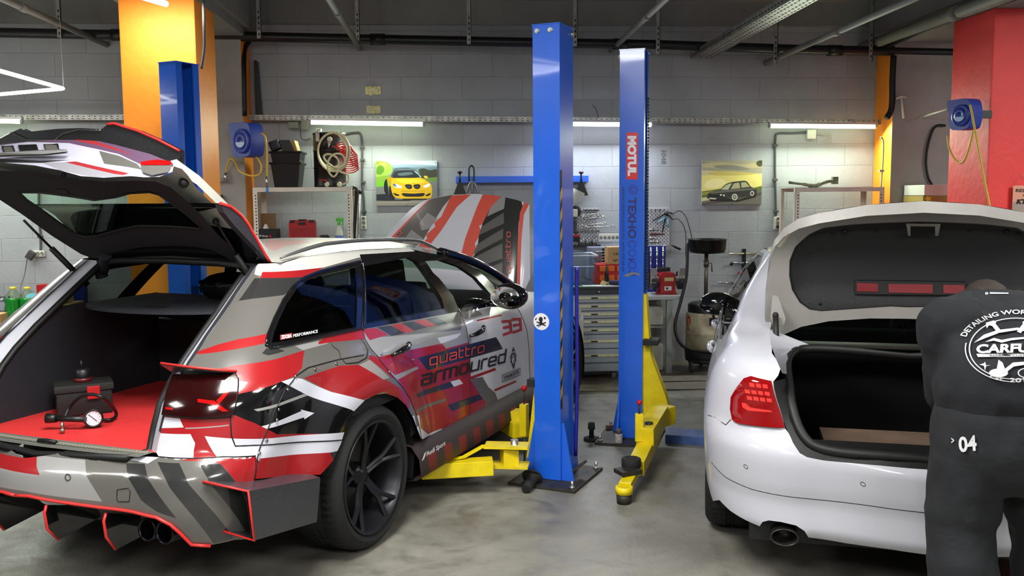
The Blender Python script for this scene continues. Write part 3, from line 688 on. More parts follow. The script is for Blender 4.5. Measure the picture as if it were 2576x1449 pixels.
WH, GR, LG, RD, DK, BK, CR, NV, OR = range(9)
WAG = thing('station_wagon', 'racing-wrapped red, white and charcoal station wagon with its tailgate and bonnet open', 'car', (-1.2271, 4.7341, 0), radians(64))
WM = rootmat(WAG)
Yw = spl((.12, .83), (.25, .865), (.40, .89), (.60, .885), (.78, .895), (.92, .885), (1.0, .845), (1.08, .805), (1.2, .75), (1.3, .695), (1.38, .635), (1.44, .57))
Ew = spl((.15, -.95), (.25, -1.0), (.35, -1.06), (.5, -1.10), (.60, -1.09), (.66, -1.05), (.70, -1.01), (.78, -.985), (.88, -.95), (1.03, -.815), (1.2, -.59), (1.33, -.41), (1.40, -.31), (1.46, -.22))
Aw = spl((.2, .34), (.7, .32), (1.0, .26), (1.4, .20))
YBk = spl((.2, .55), (.68, .55), (1.0, .565), (1.4, .53))
def fw(u, z):
    E, A = Ew(z), Aw(z); xc = E+A; yb = YBk(z)
    x = u if u > xc else xc-A*sin(min((xc-u)/.3, pi/2))
    Y = Yw(z)
    if x > 2.3: Y -= .05*(x-2.3)**2+.0*z
    for cx, am in ((0.0, .05), (2.915, .03)):
        r = hypot(x-cx, z-.352)
        k = max(0, min(1, 1-(r-.42)/.26)); Y += am*k*k*(3-2*k)*(1 if z < 1.0 else max(0, 1-(z-1.0)*8))
    if u >= xc: return (u, -Y, z)
    a = (xc-u)/.3; B = Y-yb
    if a < pi/2: return (xc-A*sin(a), -(Y-B*(1-cos(a))), z)
    y = max(0, yb-(a-pi/2)*.3) if (a-pi/2)*.3 < yb else -((a-pi/2)*.3-yb)
    t = (y/yb); bul = .10 if z < .68 else .02
    return (E-bul*(1-t*t)**2*1.0, -y, z)
SW = Surf(fw, (-1.9, 3.6), (.15, 1.42), WM, nu=110, nv=50)
P = SW.pxs
def X(x, z): return (x, z)
# --- outlines traced on the real side surface
arch = P([(806, 1194), (838, 1158), (858, 1115), (872, 1070), (892, 1033), (918, 1007), (945, 993), (972, 990), (1000, 1000), (1022, 1020), (1040, 1052), (1052, 1085), (1058, 1112)])
seam_rd = P([(912, 826), (918, 852), (935, 880), (960, 912), (985, 943), (1010, 972), (1030, 1000), (1046, 1040), (1056, 1080), (1060, 1106)])
qw_out = P([(668, 868), (674, 840), (690, 800), (712, 755), (735, 722), (765, 698), (800, 684), (850, 671), (908, 657)])
top_out = P([(908, 657), (960, 645), (1040, 633), (1110, 641), (1165, 658), (1205, 683), (1240, 715), (1262, 742)])
belt = P([(912, 826), (980, 812), (1040, 800), (1130, 783), (1200, 772), (1262, 758)])
roof_edge = [(-.30, 1.395), (-.1, 1.41), (.1, 1.415), (.35, 1.418), (.7, 1.41), (1.0, 1.395), (1.25, 1.36), (1.5, 1.31), (1.75, 1.24), (2.0, 1.13), (2.15, 1.03)]
pil = [(Ew(z)+Aw(z)-.3*pi/2, z) for z in (.70, .78, .88, .96, 1.03, 1.12, 1.2, 1.27, 1.33, 1.37, 1.395)]
sill_z = .34
# quarter panel: pillar edge -> roof edge -> door seam -> arch
quarter = pil + [(-.30, 1.395), (-.1, 1.41), (.1, 1.415)] + [(P([(908, 640)])[0][0], 1.416)] + [qw_out[-1]] + seam_rd + arch[::-1][1:]
bump_top = P([(640, 1205)])[0]
quarter += [bump_top, P([(645, 1150)])[0], P([(400, 1150)])[0]]
reg = []
def R_(m, *pts): reg.append((m, P(pts)))
reg.append((GR, [(-2, .5), (1, .5), (1, 1.5), (-2, 1.5)]))
R_(CR, (640, 690), (669, 697), (672, 684), (813, 673), (860, 660), (930, 640), (930, 600), (700, 640), (640, 650))
R_(RD, (660, 684), (672, 684), (813, 673), (770, 700), (668, 699), (655, 699))
R_(DK, (640, 700), (668, 699), (770, 696), (714, 742), (636, 751), (600, 757))
R_(RD, (674, 839), (600, 853), (550, 866), (480, 889), (503, 891), (600, 877), (680, 860))
R_(RD, (500, 935), (561, 926), (600, 918), (766, 881), (760, 925), (740, 947), (706, 961), (605, 992), (560, 1000), (560, 940))
R_(BK, (583, 1000), (605, 990), (708, 960), (731, 972), (774, 995), (813, 1009), (882, 1028), (896, 1036), (880, 1060), (866, 1090), (696, 1094), (575, 1038))
R_(WH, (760, 953), (834, 986), (913, 1004), (917, 1008), (896, 1038), (882, 1030), (813, 1009), (774, 995), (731, 972), (708, 960), (741, 950))
R_(LG, (638, 1030), (764, 991), (774, 995), (648, 1035))
R_(WH, (656, 1073), (758, 1034), (757, 1030), (791, 1039), (766, 1055), (765, 1050), (665, 1080))
R_(RD, (390, 1045), (575, 1038), (640, 1064), (698, 1093), (880, 1090), (850, 1160), (800, 1200), (600, 1215), (380, 1160))
R_(WH, (515, 1097), (870, 1087), (850, 1136), (548, 1152))
R_(WH, (395, 1046), (452, 1053), (462, 1075), (395, 1077))
R_(WH, (395, 1089), (479, 1092), (491, 1115), (487, 1153), (390, 1160))
R_(LG, (466, 1076), (576, 1068), (576, 1071), (466, 1079))
R_(DK, (850, 1134), (866, 1120), (845, 1160), (838, 1155), (830, 1139))
R_(LG, (742, 870), (800, 858), (826, 864), (762, 881))
R_(DK, (659, 889), (670, 876), (699, 876), (717, 883), (675, 894))
R_(RD, (800, 862), (814, 851), (912, 829), (930, 852), (832, 861), (803, 866))
R_(RD, (765, 951), (855, 920), (902, 918), (960, 950), (1005, 975), (1030, 1000), (1030, 1030), (1000, 1003), (965, 985), (930, 1000), (913, 1006), (834, 986))
R_(LG, (903, 918), (930, 905), (980, 950), (965, 955))
R_(RD, (925, 900), (940, 893), (1000, 955), (985, 950))
R_(WH, (1030, 1050), (1042, 1045), (1048, 1075), (1035, 1080))
glass_q = P([(684, 862), (690, 835), (703, 802), (722, 762), (745, 728), (775, 704), (820, 690), (893, 674), (897, 822)])
frame_q = [(BK, P([(666, 871), (672, 840), (688, 800), (710, 755), (733, 722), (763, 696), (800, 682), (850, 669), (912, 655), (916, 826), (780, 853), (680, 877)]))]
panel(SW, 'quarter_panel', quarter, LIV, WAG, holes=[glass_q], regions=reg+frame_q, step=.03, mirror=True)
g = panel(SW, 'quarter_window', glass_q, [M_dglass], WAG, step=.08, h=-.006, mirror=True)
g[0]['label'] = 'dark tinted quarter window with a small performance sticker'
mb = MB(); line_on(SW, P([(668, 868), (674, 840), (690, 800), (712, 755), (735, 722), (765, 698), (800, 684), (850, 671), (908, 657), (914, 826), (790, 852), (680, 876)]), .006, mb, h=.003, closed=True, mirror=True)
mb.build('quarter_window_seal', M_wblk, WAG)
# rear door and front door
seam_fd = P([(1157, 784), (1168, 812), (1177, 850), (1182, 900), (1183, 950), (1181, 1000), (1178, 1062)])
b_t = P([(1038, 634)])[0]
reard = seam_rd + P([(1110, 1088), (1178, 1064)]) + seam_fd[::-1][1:] + P([(1140, 745), (1105, 700), (1060, 660), (1048, 634)]) + [(b_t[0], 1.40)] + [(P([(908, 640)])[0][0], 1.416), qw_out[-1]]
reg = [(LG, [(-1, .2), (3, .2), (3, 1.5), (-1, 1.5)])]
R_(CR, (880, 610), (910, 655), (1040, 633), (1060, 620), (1000, 600))
R_(WH, (1100, 850), (1200, 830), (1200, 900), (1130, 900))
R_(GR, (912, 826), (1160, 780), (1160, 830), (985, 846), (930, 850))
R_(RD, (912, 829), (945, 825), (977, 842), (930, 856))
R_(DK, (948, 823), (983, 819), (1020, 838), (985, 845))
R_(RD, (983, 818), (1009, 813), (1043, 832), (1020, 838))
R_(DK, (1009, 813), (1039, 808), (1075, 823), (1043, 832))
R_(RD, (1039, 808), (1070, 803), (1099, 819), (1075, 823))
R_(DK, (1070, 803), (1099, 797), (1125, 813), (1099, 819))
R_(RD, (925, 903), (1012, 885), (1112, 864), (1200, 850), (1190, 960), (1190, 1070), (1060, 1112), (1050, 1060), (990, 940))
R_(LG, (990, 945), (1050, 922), (1053, 928), (1000, 955))
R_(LG, (1112, 864), (1122, 877), (1190, 858), (1190, 800), (1150, 850))
R_(NV, (1048, 992), (1133, 960), (1142, 973), (1052, 1002))
R_(WH, (1133, 960), (1156, 954), (1165, 965), (1142, 973))
R_(GR, (1045, 1033), (1120, 1002), (1124, 1008), (1052, 1040))
R_(WH, (1040, 1045), (1055, 1045), (1058, 1077), (1077, 1093), (1111, 1078), (1113, 1089), (1071, 1117), (1056, 1097))
R_(NV, (1126, 1019), (1205, 991), (1214, 1004), (1137, 1035))
ban = P([(1051, 900), (1248, 848), (1265, 878), (1075, 932)]); reg.append((NV, ban))
fr_r = (BK, P([(905, 640), (908, 657), (914, 828), (1160, 783), (1140, 745), (1105, 700), (1060, 660), (1048, 632)]))
reg.append(fr_r)
gl_r = P([(915, 670), (1030, 648), (1052, 660), (1085, 705), (1112, 752), (1118, 776), (1000, 799), (922, 815)])
panel(SW, 'rear_door', reard, LIV, WAG, holes=[gl_r], regions=reg, step=.03, mirror=True)
panel(SW, 'rear_door_window', gl_r, [M_glass], WAG, step=.08, h=-.006, mirror=True)
front_edge = P([(1262, 758), (1290, 765), (1310, 790), (1325, 830), (1331, 880), (1332, 930), (1331, 985)])
frontd = seam_fd + P([(1250, 1033), (1331, 995)]) + front_edge[::-1][1:] + P([(1240, 715), (1205, 683), (1165, 658), (1110, 641), (1048, 632)]) + P([(1060, 660), (1105, 700), (1140, 745)])
reg = [(WH, [(-1, .2), (3, .2), (3, 1.5), (-1, 1.5)])]
R_(LG, (1150, 790), (1250, 770), (1260, 785), (1160, 810))  # these two grey belt patches paint a reflection into the wrap
R_(GR, (1150, 787), (1200, 778), (1215, 792), (1170, 803))
R_(RD, (1199, 805), (1262, 790), (1262, 795), (1200, 808))
R_(LG, (1160, 850), (1185, 850), (1185, 900), (1160, 900))
R_(RD, (1150, 960), (1185, 955), (1225, 1012), (1222, 1040), (1170, 1068))
R_(GR, (1185, 953), (1214, 948), (1229, 974), (1246, 988), (1254, 1012), (1250, 1034), (1214, 1046), (1222, 1012), (1199, 980))
R_(NV, (1150, 1012), (1205, 991), (1214, 1004), (1150, 1030))
reg.append((NV, ban))
R_(RD, (1157, 957), (1245, 925), (1249, 931), (1162, 963))
R_(RD, (1242, 980), (1296, 957), (1301, 961), (1246, 985))
reg.append((BK, P([(1048, 632), (1060, 660), (1105, 700), (1140, 745), (1160, 786), (1266, 764), (1262, 742), (1240, 712), (1205, 680), (1165, 655), (1110, 638)])))
gl_f = P([(1070, 657), (1110, 655), (1160, 672), (1200, 700), (1235, 740), (1248, 758), (1160, 776), (1138, 778), (1122, 745), (1098, 700)])
panel(SW, 'front_door', frontd, LIV, WAG, holes=[gl_f], regions=reg, step=.03, mirror=True)
panel(SW, 'front_door_window', P([(1122, 752), (1190, 748), (1246, 756), (1248, 758), (1160, 776), (1138, 778)]), [M_glass], WAG, step=.08, h=-.006, mirror=True)
# roof edge strip above the doors, black and white hatching
rs = [(P([(908, 640)])[0][0], 1.417)] + [(x, z+.004) for x, z in roof_edge[3:]] + P([(1270, 748)]) + top_out[::-1]
# front wing
archf = [(2.915+.40*cos(a), .352+.40*sin(a)) for a in np.linspace(pi*1.02, -.05*pi, 18)]
wing = front_edge + [(2.2, .30), (2.50, .30)] + archf + [(3.45, .30), (3.55, .62), (3.5, .78), (3.2, .90), (2.8, .96), (2.3, 1.02), (2.12, 1.04)]
panel(SW, 'front_wing', wing, LIV, WAG, regions=[(WH, [(1.5, 0), (4, 0), (4, 2), (1.5, 2)])], step=.05, mirror=True)
# seams
for q in (seam_rd, seam_fd, front_edge, P([(640, 1207), (648, 1150), (665, 1100), (690, 1035), (715, 985), (745, 945), (775, 925), (850, 905), (915, 893)]), P([(580, 1045), (582, 1095), (592, 1122), (640, 1120), (860, 1107)]), P([(832, 862), (838, 872), (852, 882), (857, 900), (870, 915), (900, 912), (922, 900), (925, 880), (915, 862), (905, 850)]), P([(400, 1149), (560, 1149), (643, 1147)])):
    for s in (1, -1): mb = MB(); mb.tube([np.array(SW.off(u, v))*np.array([1, s, 1]) for u, v in seg(q, .04, False)], .0028, 6); mb.build('panel_gap', M_seal, WAG)
for q in ((743, 947), (722, 980), (700, 1030), (695, 1056), (670, 1108), (652, 1140), (650, 1157), (792, 929), (845, 915), (930, 893), (958, 890), (1015, 885), (1038, 905), (978, 935)):
    mb = MB(); p = SW.off(*SW.px(*q), .003); n = SW.nrm(*SW.px(*q)); mb.cyl(p, p+n*.004, .008, .005, n=10); mb.build('rivet', M_chrome, WAG)
# rocker / side skirt
mb = MB()
def sk(u, t):
    x = .40+u*2.1; prof = [(.85, .40), (.905, .39), (.95, .33), (.96, .24), (.935, .215), (.85, .20)]
    k = t*(len(prof)-1); i = min(int(k), len(prof)-2); f = k-i
    y, z = prof[i][0]*(1-f)+prof[i+1][0]*f, prof[i][1]*(1-f)+prof[i+1][1]*f; return (x, -y, z)
mb.grid(sk, 44, 10)
for f in mb.bm.faces:
    c = f.calc_center_median(); f.material_index = 1 if c.z < .33 and int((c.x-.4)/.096) % 2 else 0
o = mb.build('side_skirt', [mat('dusty_skirt_dark', (.20, .16, .16), .6), mat('dusty_skirt_red', (.42, .13, .11), .6)], WAG); 
me = o.data.copy(); [setattr(v, 'co', Vector((v.co.x, -v.co.y, v.co.z))) for v in me.vertices]; me.flip_normals(); o2 = bpy.data.objects.new('side_skirt', me); COL.objects.link(o2); o2.parent = WAG
# roof
zr = spl((-.45, 1.385), (-.3, 1.405), (-.1, 1.432), (.3, 1.455), (.8, 1.458), (1.2, 1.435), (1.5, 1.395), (1.8, 1.32), (2.1, 1.20), (2.4, 1.065), (2.6, .98))
ez = spl(*roof_edge)
def ye(x): return Yw(ez(x))-.004
def fr(x, t):
    e = ez(x); c = max(zr(x), e+.01); a = abs(t); return (x, t*ye(x), e+(c-e)*(1-a**2.6))
SR = Surf(fr, (-.32, 2.15), (-1, 1), WM, nu=40, nv=24)
panel(SR, 'roof', [(-.27, -1), (-.30, 0), (-.27, 1), (1.35, 1), (1.60, .55), (1.66, 0), (1.60, -.55), (1.35, -1)], [M_cream, M_wred, M_wdk, M_gwhite, mat('faded_pink_wrap', (.80, .64, .62), .35, coat=.3)], WAG, step=.06,
      regions=[(4, SR.pxs([(670, 604), (760, 604), (790, 612), (720, 618), (690, 632), (668, 620)])), (4, SR.pxs([(800, 604), (900, 606), (880, 611), (820, 608)]))]+[(2 if i % 2 else 3, SR.pxs([(846+i*25, 640-i*3.2), (872+i*25, 634-i*2.4), (905+i*20, 652-i*2.2), (884+i*20, 658-i*2.8)])) for i in range(9)])
apil = [(1.35, 1), (1.60, .55), (1.66, 0), (1.60, -.55), (1.35, -1)]
panel(SR, 'windscreen', [(1.42, .90), (1.62, .55), (1.68, 0), (1.62, -.55), (1.42, -.90), (2.1, -.93), (2.13, 0), (2.1, .93)], [M_glass2], WAG, step=.08, h=-.004)
for s in (1, -1):
    mb = MB(); q = [fr(x, s*.97) for x in np.linspace(1.3, 2.13, 12)]; mb.tube(q, .028, 8); mb.build('windscreen_pillar', M_wblk, WAG)
# roof rails
for s in (1, -1):
    mb = MB(); q = []
    for i in range(25):
        t = i/24; x = -.24+t*1.68; y = .615-.02*abs(2*t-1); z = ez(x)+.016+.034*min(1, 5*t, 5*(1-t)); q.append((x, -s*y, z))
    mb.tube(q, [.006+.009*min(1, 8*i/24, 8*(24-i)/24) for i in range(25)], 8, flat=.7); mb.build('roof_rail', mat('rail_grey', (.36, .36, .36), .4, .3), WAG)
mb = MB(); a = SR.px(504, 632); p = Vector(tuple(fr(*a))); mb.prism([(-.06, 0), (.06, 0), (.03, .022), (-.05, .05)], p, (1, 0, 0), (0, 0, 1), .03, bev=.006); mb.build('roof_antenna', M_wblk, WAG)
# headliner and inner side trims
panel(SR, 'headliner', [(-.26, -.98), (-.26, .98), (1.5, .98), (1.6, 0), (1.5, -.98)], [M_trim], WAG, step=.12, h=-.03)
SWi = Surf(lambda u, z: tuple(np.array(fw(u, z))+np.array([0.0, .035, 0])), (-1.4, 3), (.15, 1.4), WM, nu=10, nv=10)
inn = [(-.95, .68)] + [(p[0]+.02, p[1]) for p in pil[1:]] + [(.1, 1.38), (1.0, 1.37), (1.5, 1.28), (2.05, 1.02), (2.1, .45), (.4, .45), (.4, .68)]
panel(SWi, 'side_trim', inn, [M_trim], WAG, holes=[glass_q, gl_r, gl_f], step=.1, mirror=True)
# ---- rear bumper: right half traced, left half mirrored
bot = P([(640, 1355), (590, 1358), (530, 1371), (482, 1368), (455, 1340), (430, 1318), (395, 1300), (340, 1287), (250, 1275), (130, 1258), (75, 1247)])
topb = P([(75, 1105), (200, 1128), (300, 1145), (352, 1148), (400, 1150), (500, 1152), (560, 1153), (643, 1147)])
uc = SW.px(75, 1200)[0]
# centre line of the bumper: where y = 0
ulo = .3*pi/2
def ucen(z): return Ew(z)+Aw(z)-.3*pi/2-YBk(z)
bumper = [(ucen(.66), .66)] + [p for p in topb if p[0] > ucen(p[1])+.02] + [P([(640, 1205)])[0]] + [p for p in bot if p[0] > ucen(p[1])+.02] + [(ucen(bot[-1][1]), bot[-1][1]-.005)]
reg = [(GR, [(-3, 0), (1, 0), (1, 1), (-3, 1)])]
R_(WH, (-40, 1060), (0, 1070), (370, 1140), (400, 1150), (372, 1166), (200, 1141), (0, 1121), (-40, 1114))
R_(LG, (60, 1138), (214, 1157), (217, 1197), (257, 1262), (60, 1235), (0, 1225), (0, 1120))  # lighter grey of the wrap, partly brightness from light painted in
R_(RD, (-60, 1110), (0, 1125), (93, 1143), (92, 1174), (100, 1195), (0, 1177), (-60, 1166))
R_(RD, (487, 1148), (660, 1140), (660, 1210), (600, 1222), (555, 1167))
R_(DK, (317, 1165), (364, 1167), (374, 1207), (444, 1304), (394, 1287), (354, 1257), (321, 1200))
R_(DK, (396, 1162), (451, 1165), (474, 1217), (588, 1355), (537, 1368), (427, 1227))
R_(DK, (501, 1167), (554, 1167), (598, 1220), (650, 1360), (624, 1350), (527, 1214))
R_(WH, (395, 1089), (479, 1092), (491, 1115), (487, 1151), (390, 1150))
panel(SW, 'rear_bumper', [(ucen(.66)-.4, .66)]+bumper[:-1]+[(bumper[-1][0]-.4, bumper[-1][1])], LIV, WAG, regions=reg, step=.03)
SWm = Surf(lambda u, z: tuple(np.array(fw(u, z))*np.array([1, -1, 1])), (-1, 0), (.3, .6), WM, nu=2, nv=2)
panel(SWm, 'rear_bumper_side', [(u, z) for u, z in bumper], [M_wgrey], WAG, step=.05, h=.003)
mb = MB(); line_on(SW, P([(295, 1232), (323, 1228), (328, 1235), (325, 1262), (298, 1262), (294, 1255)]), .002, mb, closed=True); mb.build('tow_cover', M_seal, WAG); mb = MB()
p = SW.px(171, 1201); pp = [SW.off(p[0]+.011*cos(a), p[1]+.011*sin(a), .001) for a in np.linspace(0, 2*pi, 16)[:-1]]; mb.tube(pp, .0016, 5, closed=True)
mb.build('parking_sensor', M_seal, WAG)
# boot sill shelf inside the opening lip
# diffuser: black under panel with red edge line, fins and twin pipes
mb = MB(); edge = [p for p in bot if p[0] > ucen(p[1])+.02] + [(ucen(bot[-1][1]), bot[-1][1]-.005)]
line_on(SW, edge[2:], .0065, mb, h=.006, mirror=True); mb.build('diffuser_edge_line', M_edge, WAG)
mb = MB(); D = [SW.off(*p, -.01) for p in seg(edge, .06, False)]; D = D+[(p[0], -p[1], p[2]) for p in D[::-1]]
low = [(p[0]+.3, p[1]*.90, .33) for p in D]; n = len(D)
mb.add([*D, *low], [(i, i+1, n+i+1, n+i) for i in range(n-1)], True); mb.build('diffuser', M_wblk, WAG)
for fp_ in ([(118, 1270), (113, 1290), (120, 1330), (148, 1357), (250, 1300), (245, 1272)], [(268, 1290), (262, 1310), (268, 1350), (292, 1381), (360, 1345), (350, 1296)]):
    y0 = fw(*SW.px(*fp_[0]))[1]; pl = [WM.inverted() @ Vector(tuple(onpl(u, v, tuple(WM @ Vector((0, y0, 0))), tuple(WM.to_3x3() @ Vector((0, 1, 0)))))) for u, v in fp_]
    for s in (1, -1):
        mb = MB(); mb.prism([(p.x, p.z) for p in pl], (0, s*y0, 0), (1, 0, 0), (0, 0, 1), .012); fin = mb.build('diffuser_fin', M_wblk, WAG)
        mb = MB(); mb.tube([(p.x-.002, s*y0, p.z) for p in pl[:4]], .006, 6); mb.build('fin_edge', M_edge, fin)
for s in (1, -1):
    for yy in (-.53, -.618):
        mb = MB(); M = Matrix.Translation((-1.03, s*yy, .40)) @ Matrix.Rotation(-pi/2, 4, 'Y') @ Matrix.Rotation(radians(6), 4, 'Y')
        mb.lathe([(.036, -.2), (.042, -.02), (.045, .03), (.041, .034), (.037, .02), (.034, -.15), (0, -.16)], 28, M); mb.build('exhaust_tip', mat('burnt_steel', (.16, .15, .18), .25, .9), WAG)
# corner fin (canard box) in carbon with red edge
mb = MB(); FS = plane_surf(WM @ Vector((-.55, -.96, .4)), tuple(WM.to_3x3() @ Vector((1, 0, 0))), (0, 0, 1), (2, 1))
fp = [tuple(WM.inverted() @ Vector(tuple(FS.wp(*FS.px(*q))))) for q in ((624, 1236), (805, 1201), (806, 1206), (797, 1313), (640, 1360))]
out = [(p[0], p[1], p[2]) for p in fp]
inn_ = [(fp[0][0]-.04, -.78, fp[0][2]+.03), (fp[1][0]-.02, -.85, fp[1][2]+.03), (fp[2][0], -.85, fp[2][2]), (fp[3][0], -.85, fp[3][2]), (fp[4][0], -.79, fp[4][2]+.02)]
V = out+inn_; V = V+[(a, b+.014, c) for a, b, c in out]+[(a, b, c-.012) for a, b, c in inn_]
mb.add(V, [(0, 1, 2, 3, 4), (0, 5, 6, 1), (4, 3, 8, 9), (14, 13, 12, 11, 10), (10, 11, 16, 15), (14, 19, 18, 13), (0, 10, 15, 5), (4, 9, 19, 14)], False)
mb.build('corner_fin', M_carbon, WAG)
mb = MB(); mb.tube([inn_[0], out[0], out[4], inn_[4]], .005, 6); mb.build('corner_fin_edge', M_edge, WAG)
mb = MB(); mb.add([(a, -b, c) for a, b, c in V], [(0, 1, 2, 3, 4), (0, 5, 6, 1), (4, 3, 8, 9)]); mb.build('corner_fin', M_carbon, WAG)
# tail lamps
tlp = P([(438, 946), (520, 947), (590, 944), (597, 956), (596, 985), (585, 1040), (575, 1047), (500, 1051), (413, 1042), (424, 985)])
t1 = panel(SW, 'tail_light', tlp, [M_tl, M_tlr], WAG, step=.03, h=.014, regions=[(1, P([(545, 1010), (590, 958), (593, 962), (552, 1018)])), (1, P([(500, 1006), (540, 1010), (575, 1035), (560, 1036), (530, 1018), (500, 1014)])), (1, P([(422, 1025), (440, 1028), (440, 1033), (422, 1031)]))], mirror=True)
mb = MB(); line_on(SW, tlp, .006, mb, h=.008, closed=True, mirror=True); mb.build('tail_light_gasket', M_seal, WAG)
# fin over each tail lamp
for s in (1, -1):
    mb = MB(); a = [SW.off(*p, .0) for p in P([(438, 940), (500, 941), (560, 939), (592, 938)])]
    o_ = [(a[0][0]-.06, a[0][1]+.01, a[0][2]+.045), (a[1][0]-.055, a[1][1]-.02, a[1][2]+.03), (a[2][0]-.035, a[2][1]-.03, a[2][2]+.012), (a[3][0]-.005, a[3][1]-.01, a[3][2])]
    V = [tuple(p) for p in a]+o_; V = V+[(p[0], p[1], p[2]+.010) for p in V]
    mb.add([(x, s*y, z) for x, y, z in V], [(i, i+1, i+5, i+4) for i in range(3)]+[(8+i, 12+i, 13+i, 9+i) for i in range(3)]+[(4+i, 5+i, 13+i, 12+i) for i in range(3)]+[(0, 4, 12, 8)])
    mb.build('tail_fin', M_carbon, WAG)
    mb = MB(); mb.tube([(x, s*y, z+.008) for x, y, z in o_], .005, 6); mb.build('tail_fin_edge', M_edge, WAG)
# door handles
for u, v, in ((1000, 882), (1194, 835)):
    p = SW.px(u, v)
    for s in (1, -1):
        mb = MB(); q = []
        for i in range(9):
            t = i/8; uu = p[0]-.10+.2*t; zz = p[1]-.012+.024*t; q.append((lambda w: (w[0], s*w[1], w[2]))(SW.off(uu, zz, .012+.03*sin(pi*t)**.5)))
        mb.tube(q, [.009+.008*sin(pi*i/8) for i in range(9)], 8); mb.sphere((SW.off(p[0]+.11, p[1]+.012, .012)*np.array([1, s, 1])), .016, 10); mb.build('door_handle', M_wblk, WAG)
    
# mirrors
for s in (1, -1):
    mp = WM.inverted() @ Vector(tuple(onpl(1283, 745, tuple(WM @ Vector((0, -.97, 0))), tuple(WM.to_3x3() @ Vector((0, 1, 0)))))); c = Vector((mp.x, s*mp.y, mp.z)); base = Vector((mp.x-.03, -.84*s, mp.z-.05))
    mb = MB(); mb.sphere(c, 1, 20, (.085, .12, .085)); mb.tube([base, c+Vector((.02, .05*s, -.05))], .022, 8); m = mb.build('wing_mirror', M_wblk, WAG)
    mb = MB(); mb.lathe([(0, 0), (.075, 0), (.08, .004)], 24, Matrix.Translation(c+Vector((-.078, 0, 0))) @ Matrix.Rotation(-pi/2, 4, 'Y') @ Matrix.Diagonal((.85, 1.25, 1, 1))); mb.build('mirror_glass', mat('mirror', (.9, .9, .9), .02, 1), m)
    mb = MB(); mb.tube([c+Vector((.055, -.085*s, -.01)), c+Vector((.0, -.118*s, -.01))], .006, 6); mb.build('mirror_stripe', M_edge, m)
# lettering
mb = MB(); decal(SW, mb, squaretext('quattro'), (1077, 930), (1216, 893), (1078, 893), h=.004); mb.build('quattro_lettering', M_lred, WAG)
mb = MB(); decal(SW, mb, squaretext('armoured', .24), (1058, 975), (1270, 913), (1061, 930), h=.004); mb.build('armoured_lettering', M_ldark, WAG)
mb = MB(); decal(SW, mb, squaretext('33', .32), (1264, 846), (1313, 834), (1260, 806), h=.004); mb.build('number_lettering', mat('number_red', (.68, .16, .19), .4), WAG)
mb = MB(); decal(SW, mb, textmesh('TUNINGMONSTERS', .02), (1265, 957), (1305, 940), (1265, 946), h=.004)
fr_ = unitpolys([[(0, 0), (1, 0), (1, .08), (0, .08)], [(0, .92), (1, .92), (1, 1), (0, 1)], [(0, 0), (.02, 0), (.02, 1), (0, 1)], [(.98, 0), (1, 0), (1, 1), (.98, 1)]])
decal(SW, mb, fr_, (1262, 962), (1308, 943), (1262, 943), h=.004)
# lion-like crest as plain strokes
lion = merge(ringpoly(.5, .45, .20, .27, 18, 1.1), unitpolys([[(.30, .75), (.5, 1), (.7, .75), (.5, .82)], [(.15, .35), (.3, .75), (.25, .3)], [(.85, .35), (.7, .75), (.75, .3)], [(.3, .2), (.5, 0), (.7, .2), (.5, .12)], [(.36, .52), (.47, .5), (.4, .58)], [(.64, .52), (.53, .5), (.6, .58)], [(.46, .3), (.54, .3), (.5, .4)], [(.38, .25), (.62, .25), (.5, .2)], [(.1, .5), (.22, .8), (.2, .55)], [(.9, .5), (.78, .8), (.8, .55)]]))
decal(SW, mb, lion, (1281, 932), (1301, 926), (1281, 874), h=.004); mb.build('door_crest', M_ldark, WAG)
mb = MB(); decal(SW, mb, textmesh('PERFORMANCE', .02), (735, 850), (797, 838), (735, 842), h=.006); mb.build('window_lettering', M_lwhite, WAG)
mb = MB(); decal(SW, mb, unitpolys([[(0, 0), (1, 0), (1, 1), (0, 1)]]), (703, 857), (733, 851), (703, 844), h=.005); st = mb.build('window_sticker', mat('sticker_red', (.55, .2, .22), .4), WAG)
mb = MB(); decal(SW, mb, textmesh('ZDOBA', .05), (705, 855), (731, 850), (705, 845.5), h=.007); mb.build('sticker_lettering', M_lwhite, st)
SKS = Surf(lambda u, v: (u, -.962, v), (0, 2.5), (.1, .5), WM, nu=24, nv=10)
mb = MB(); decal(SKS, mb, textmesh('Audi Sport', .02), (1071, 1152), (1119, 1123), (1071, 1136), h=.004); mb.build('skirt_lettering', M_lwhite, WAG)
mb = MB(); decal(SKS, mb, unitpolys([[(0, 0), (.55, .1), (1, 1), (.45, .9)]]), (1059, 1160), (1069, 1154), (1062, 1141), h=.004); mb.build('skirt_badge', M_lwhite, WAG)
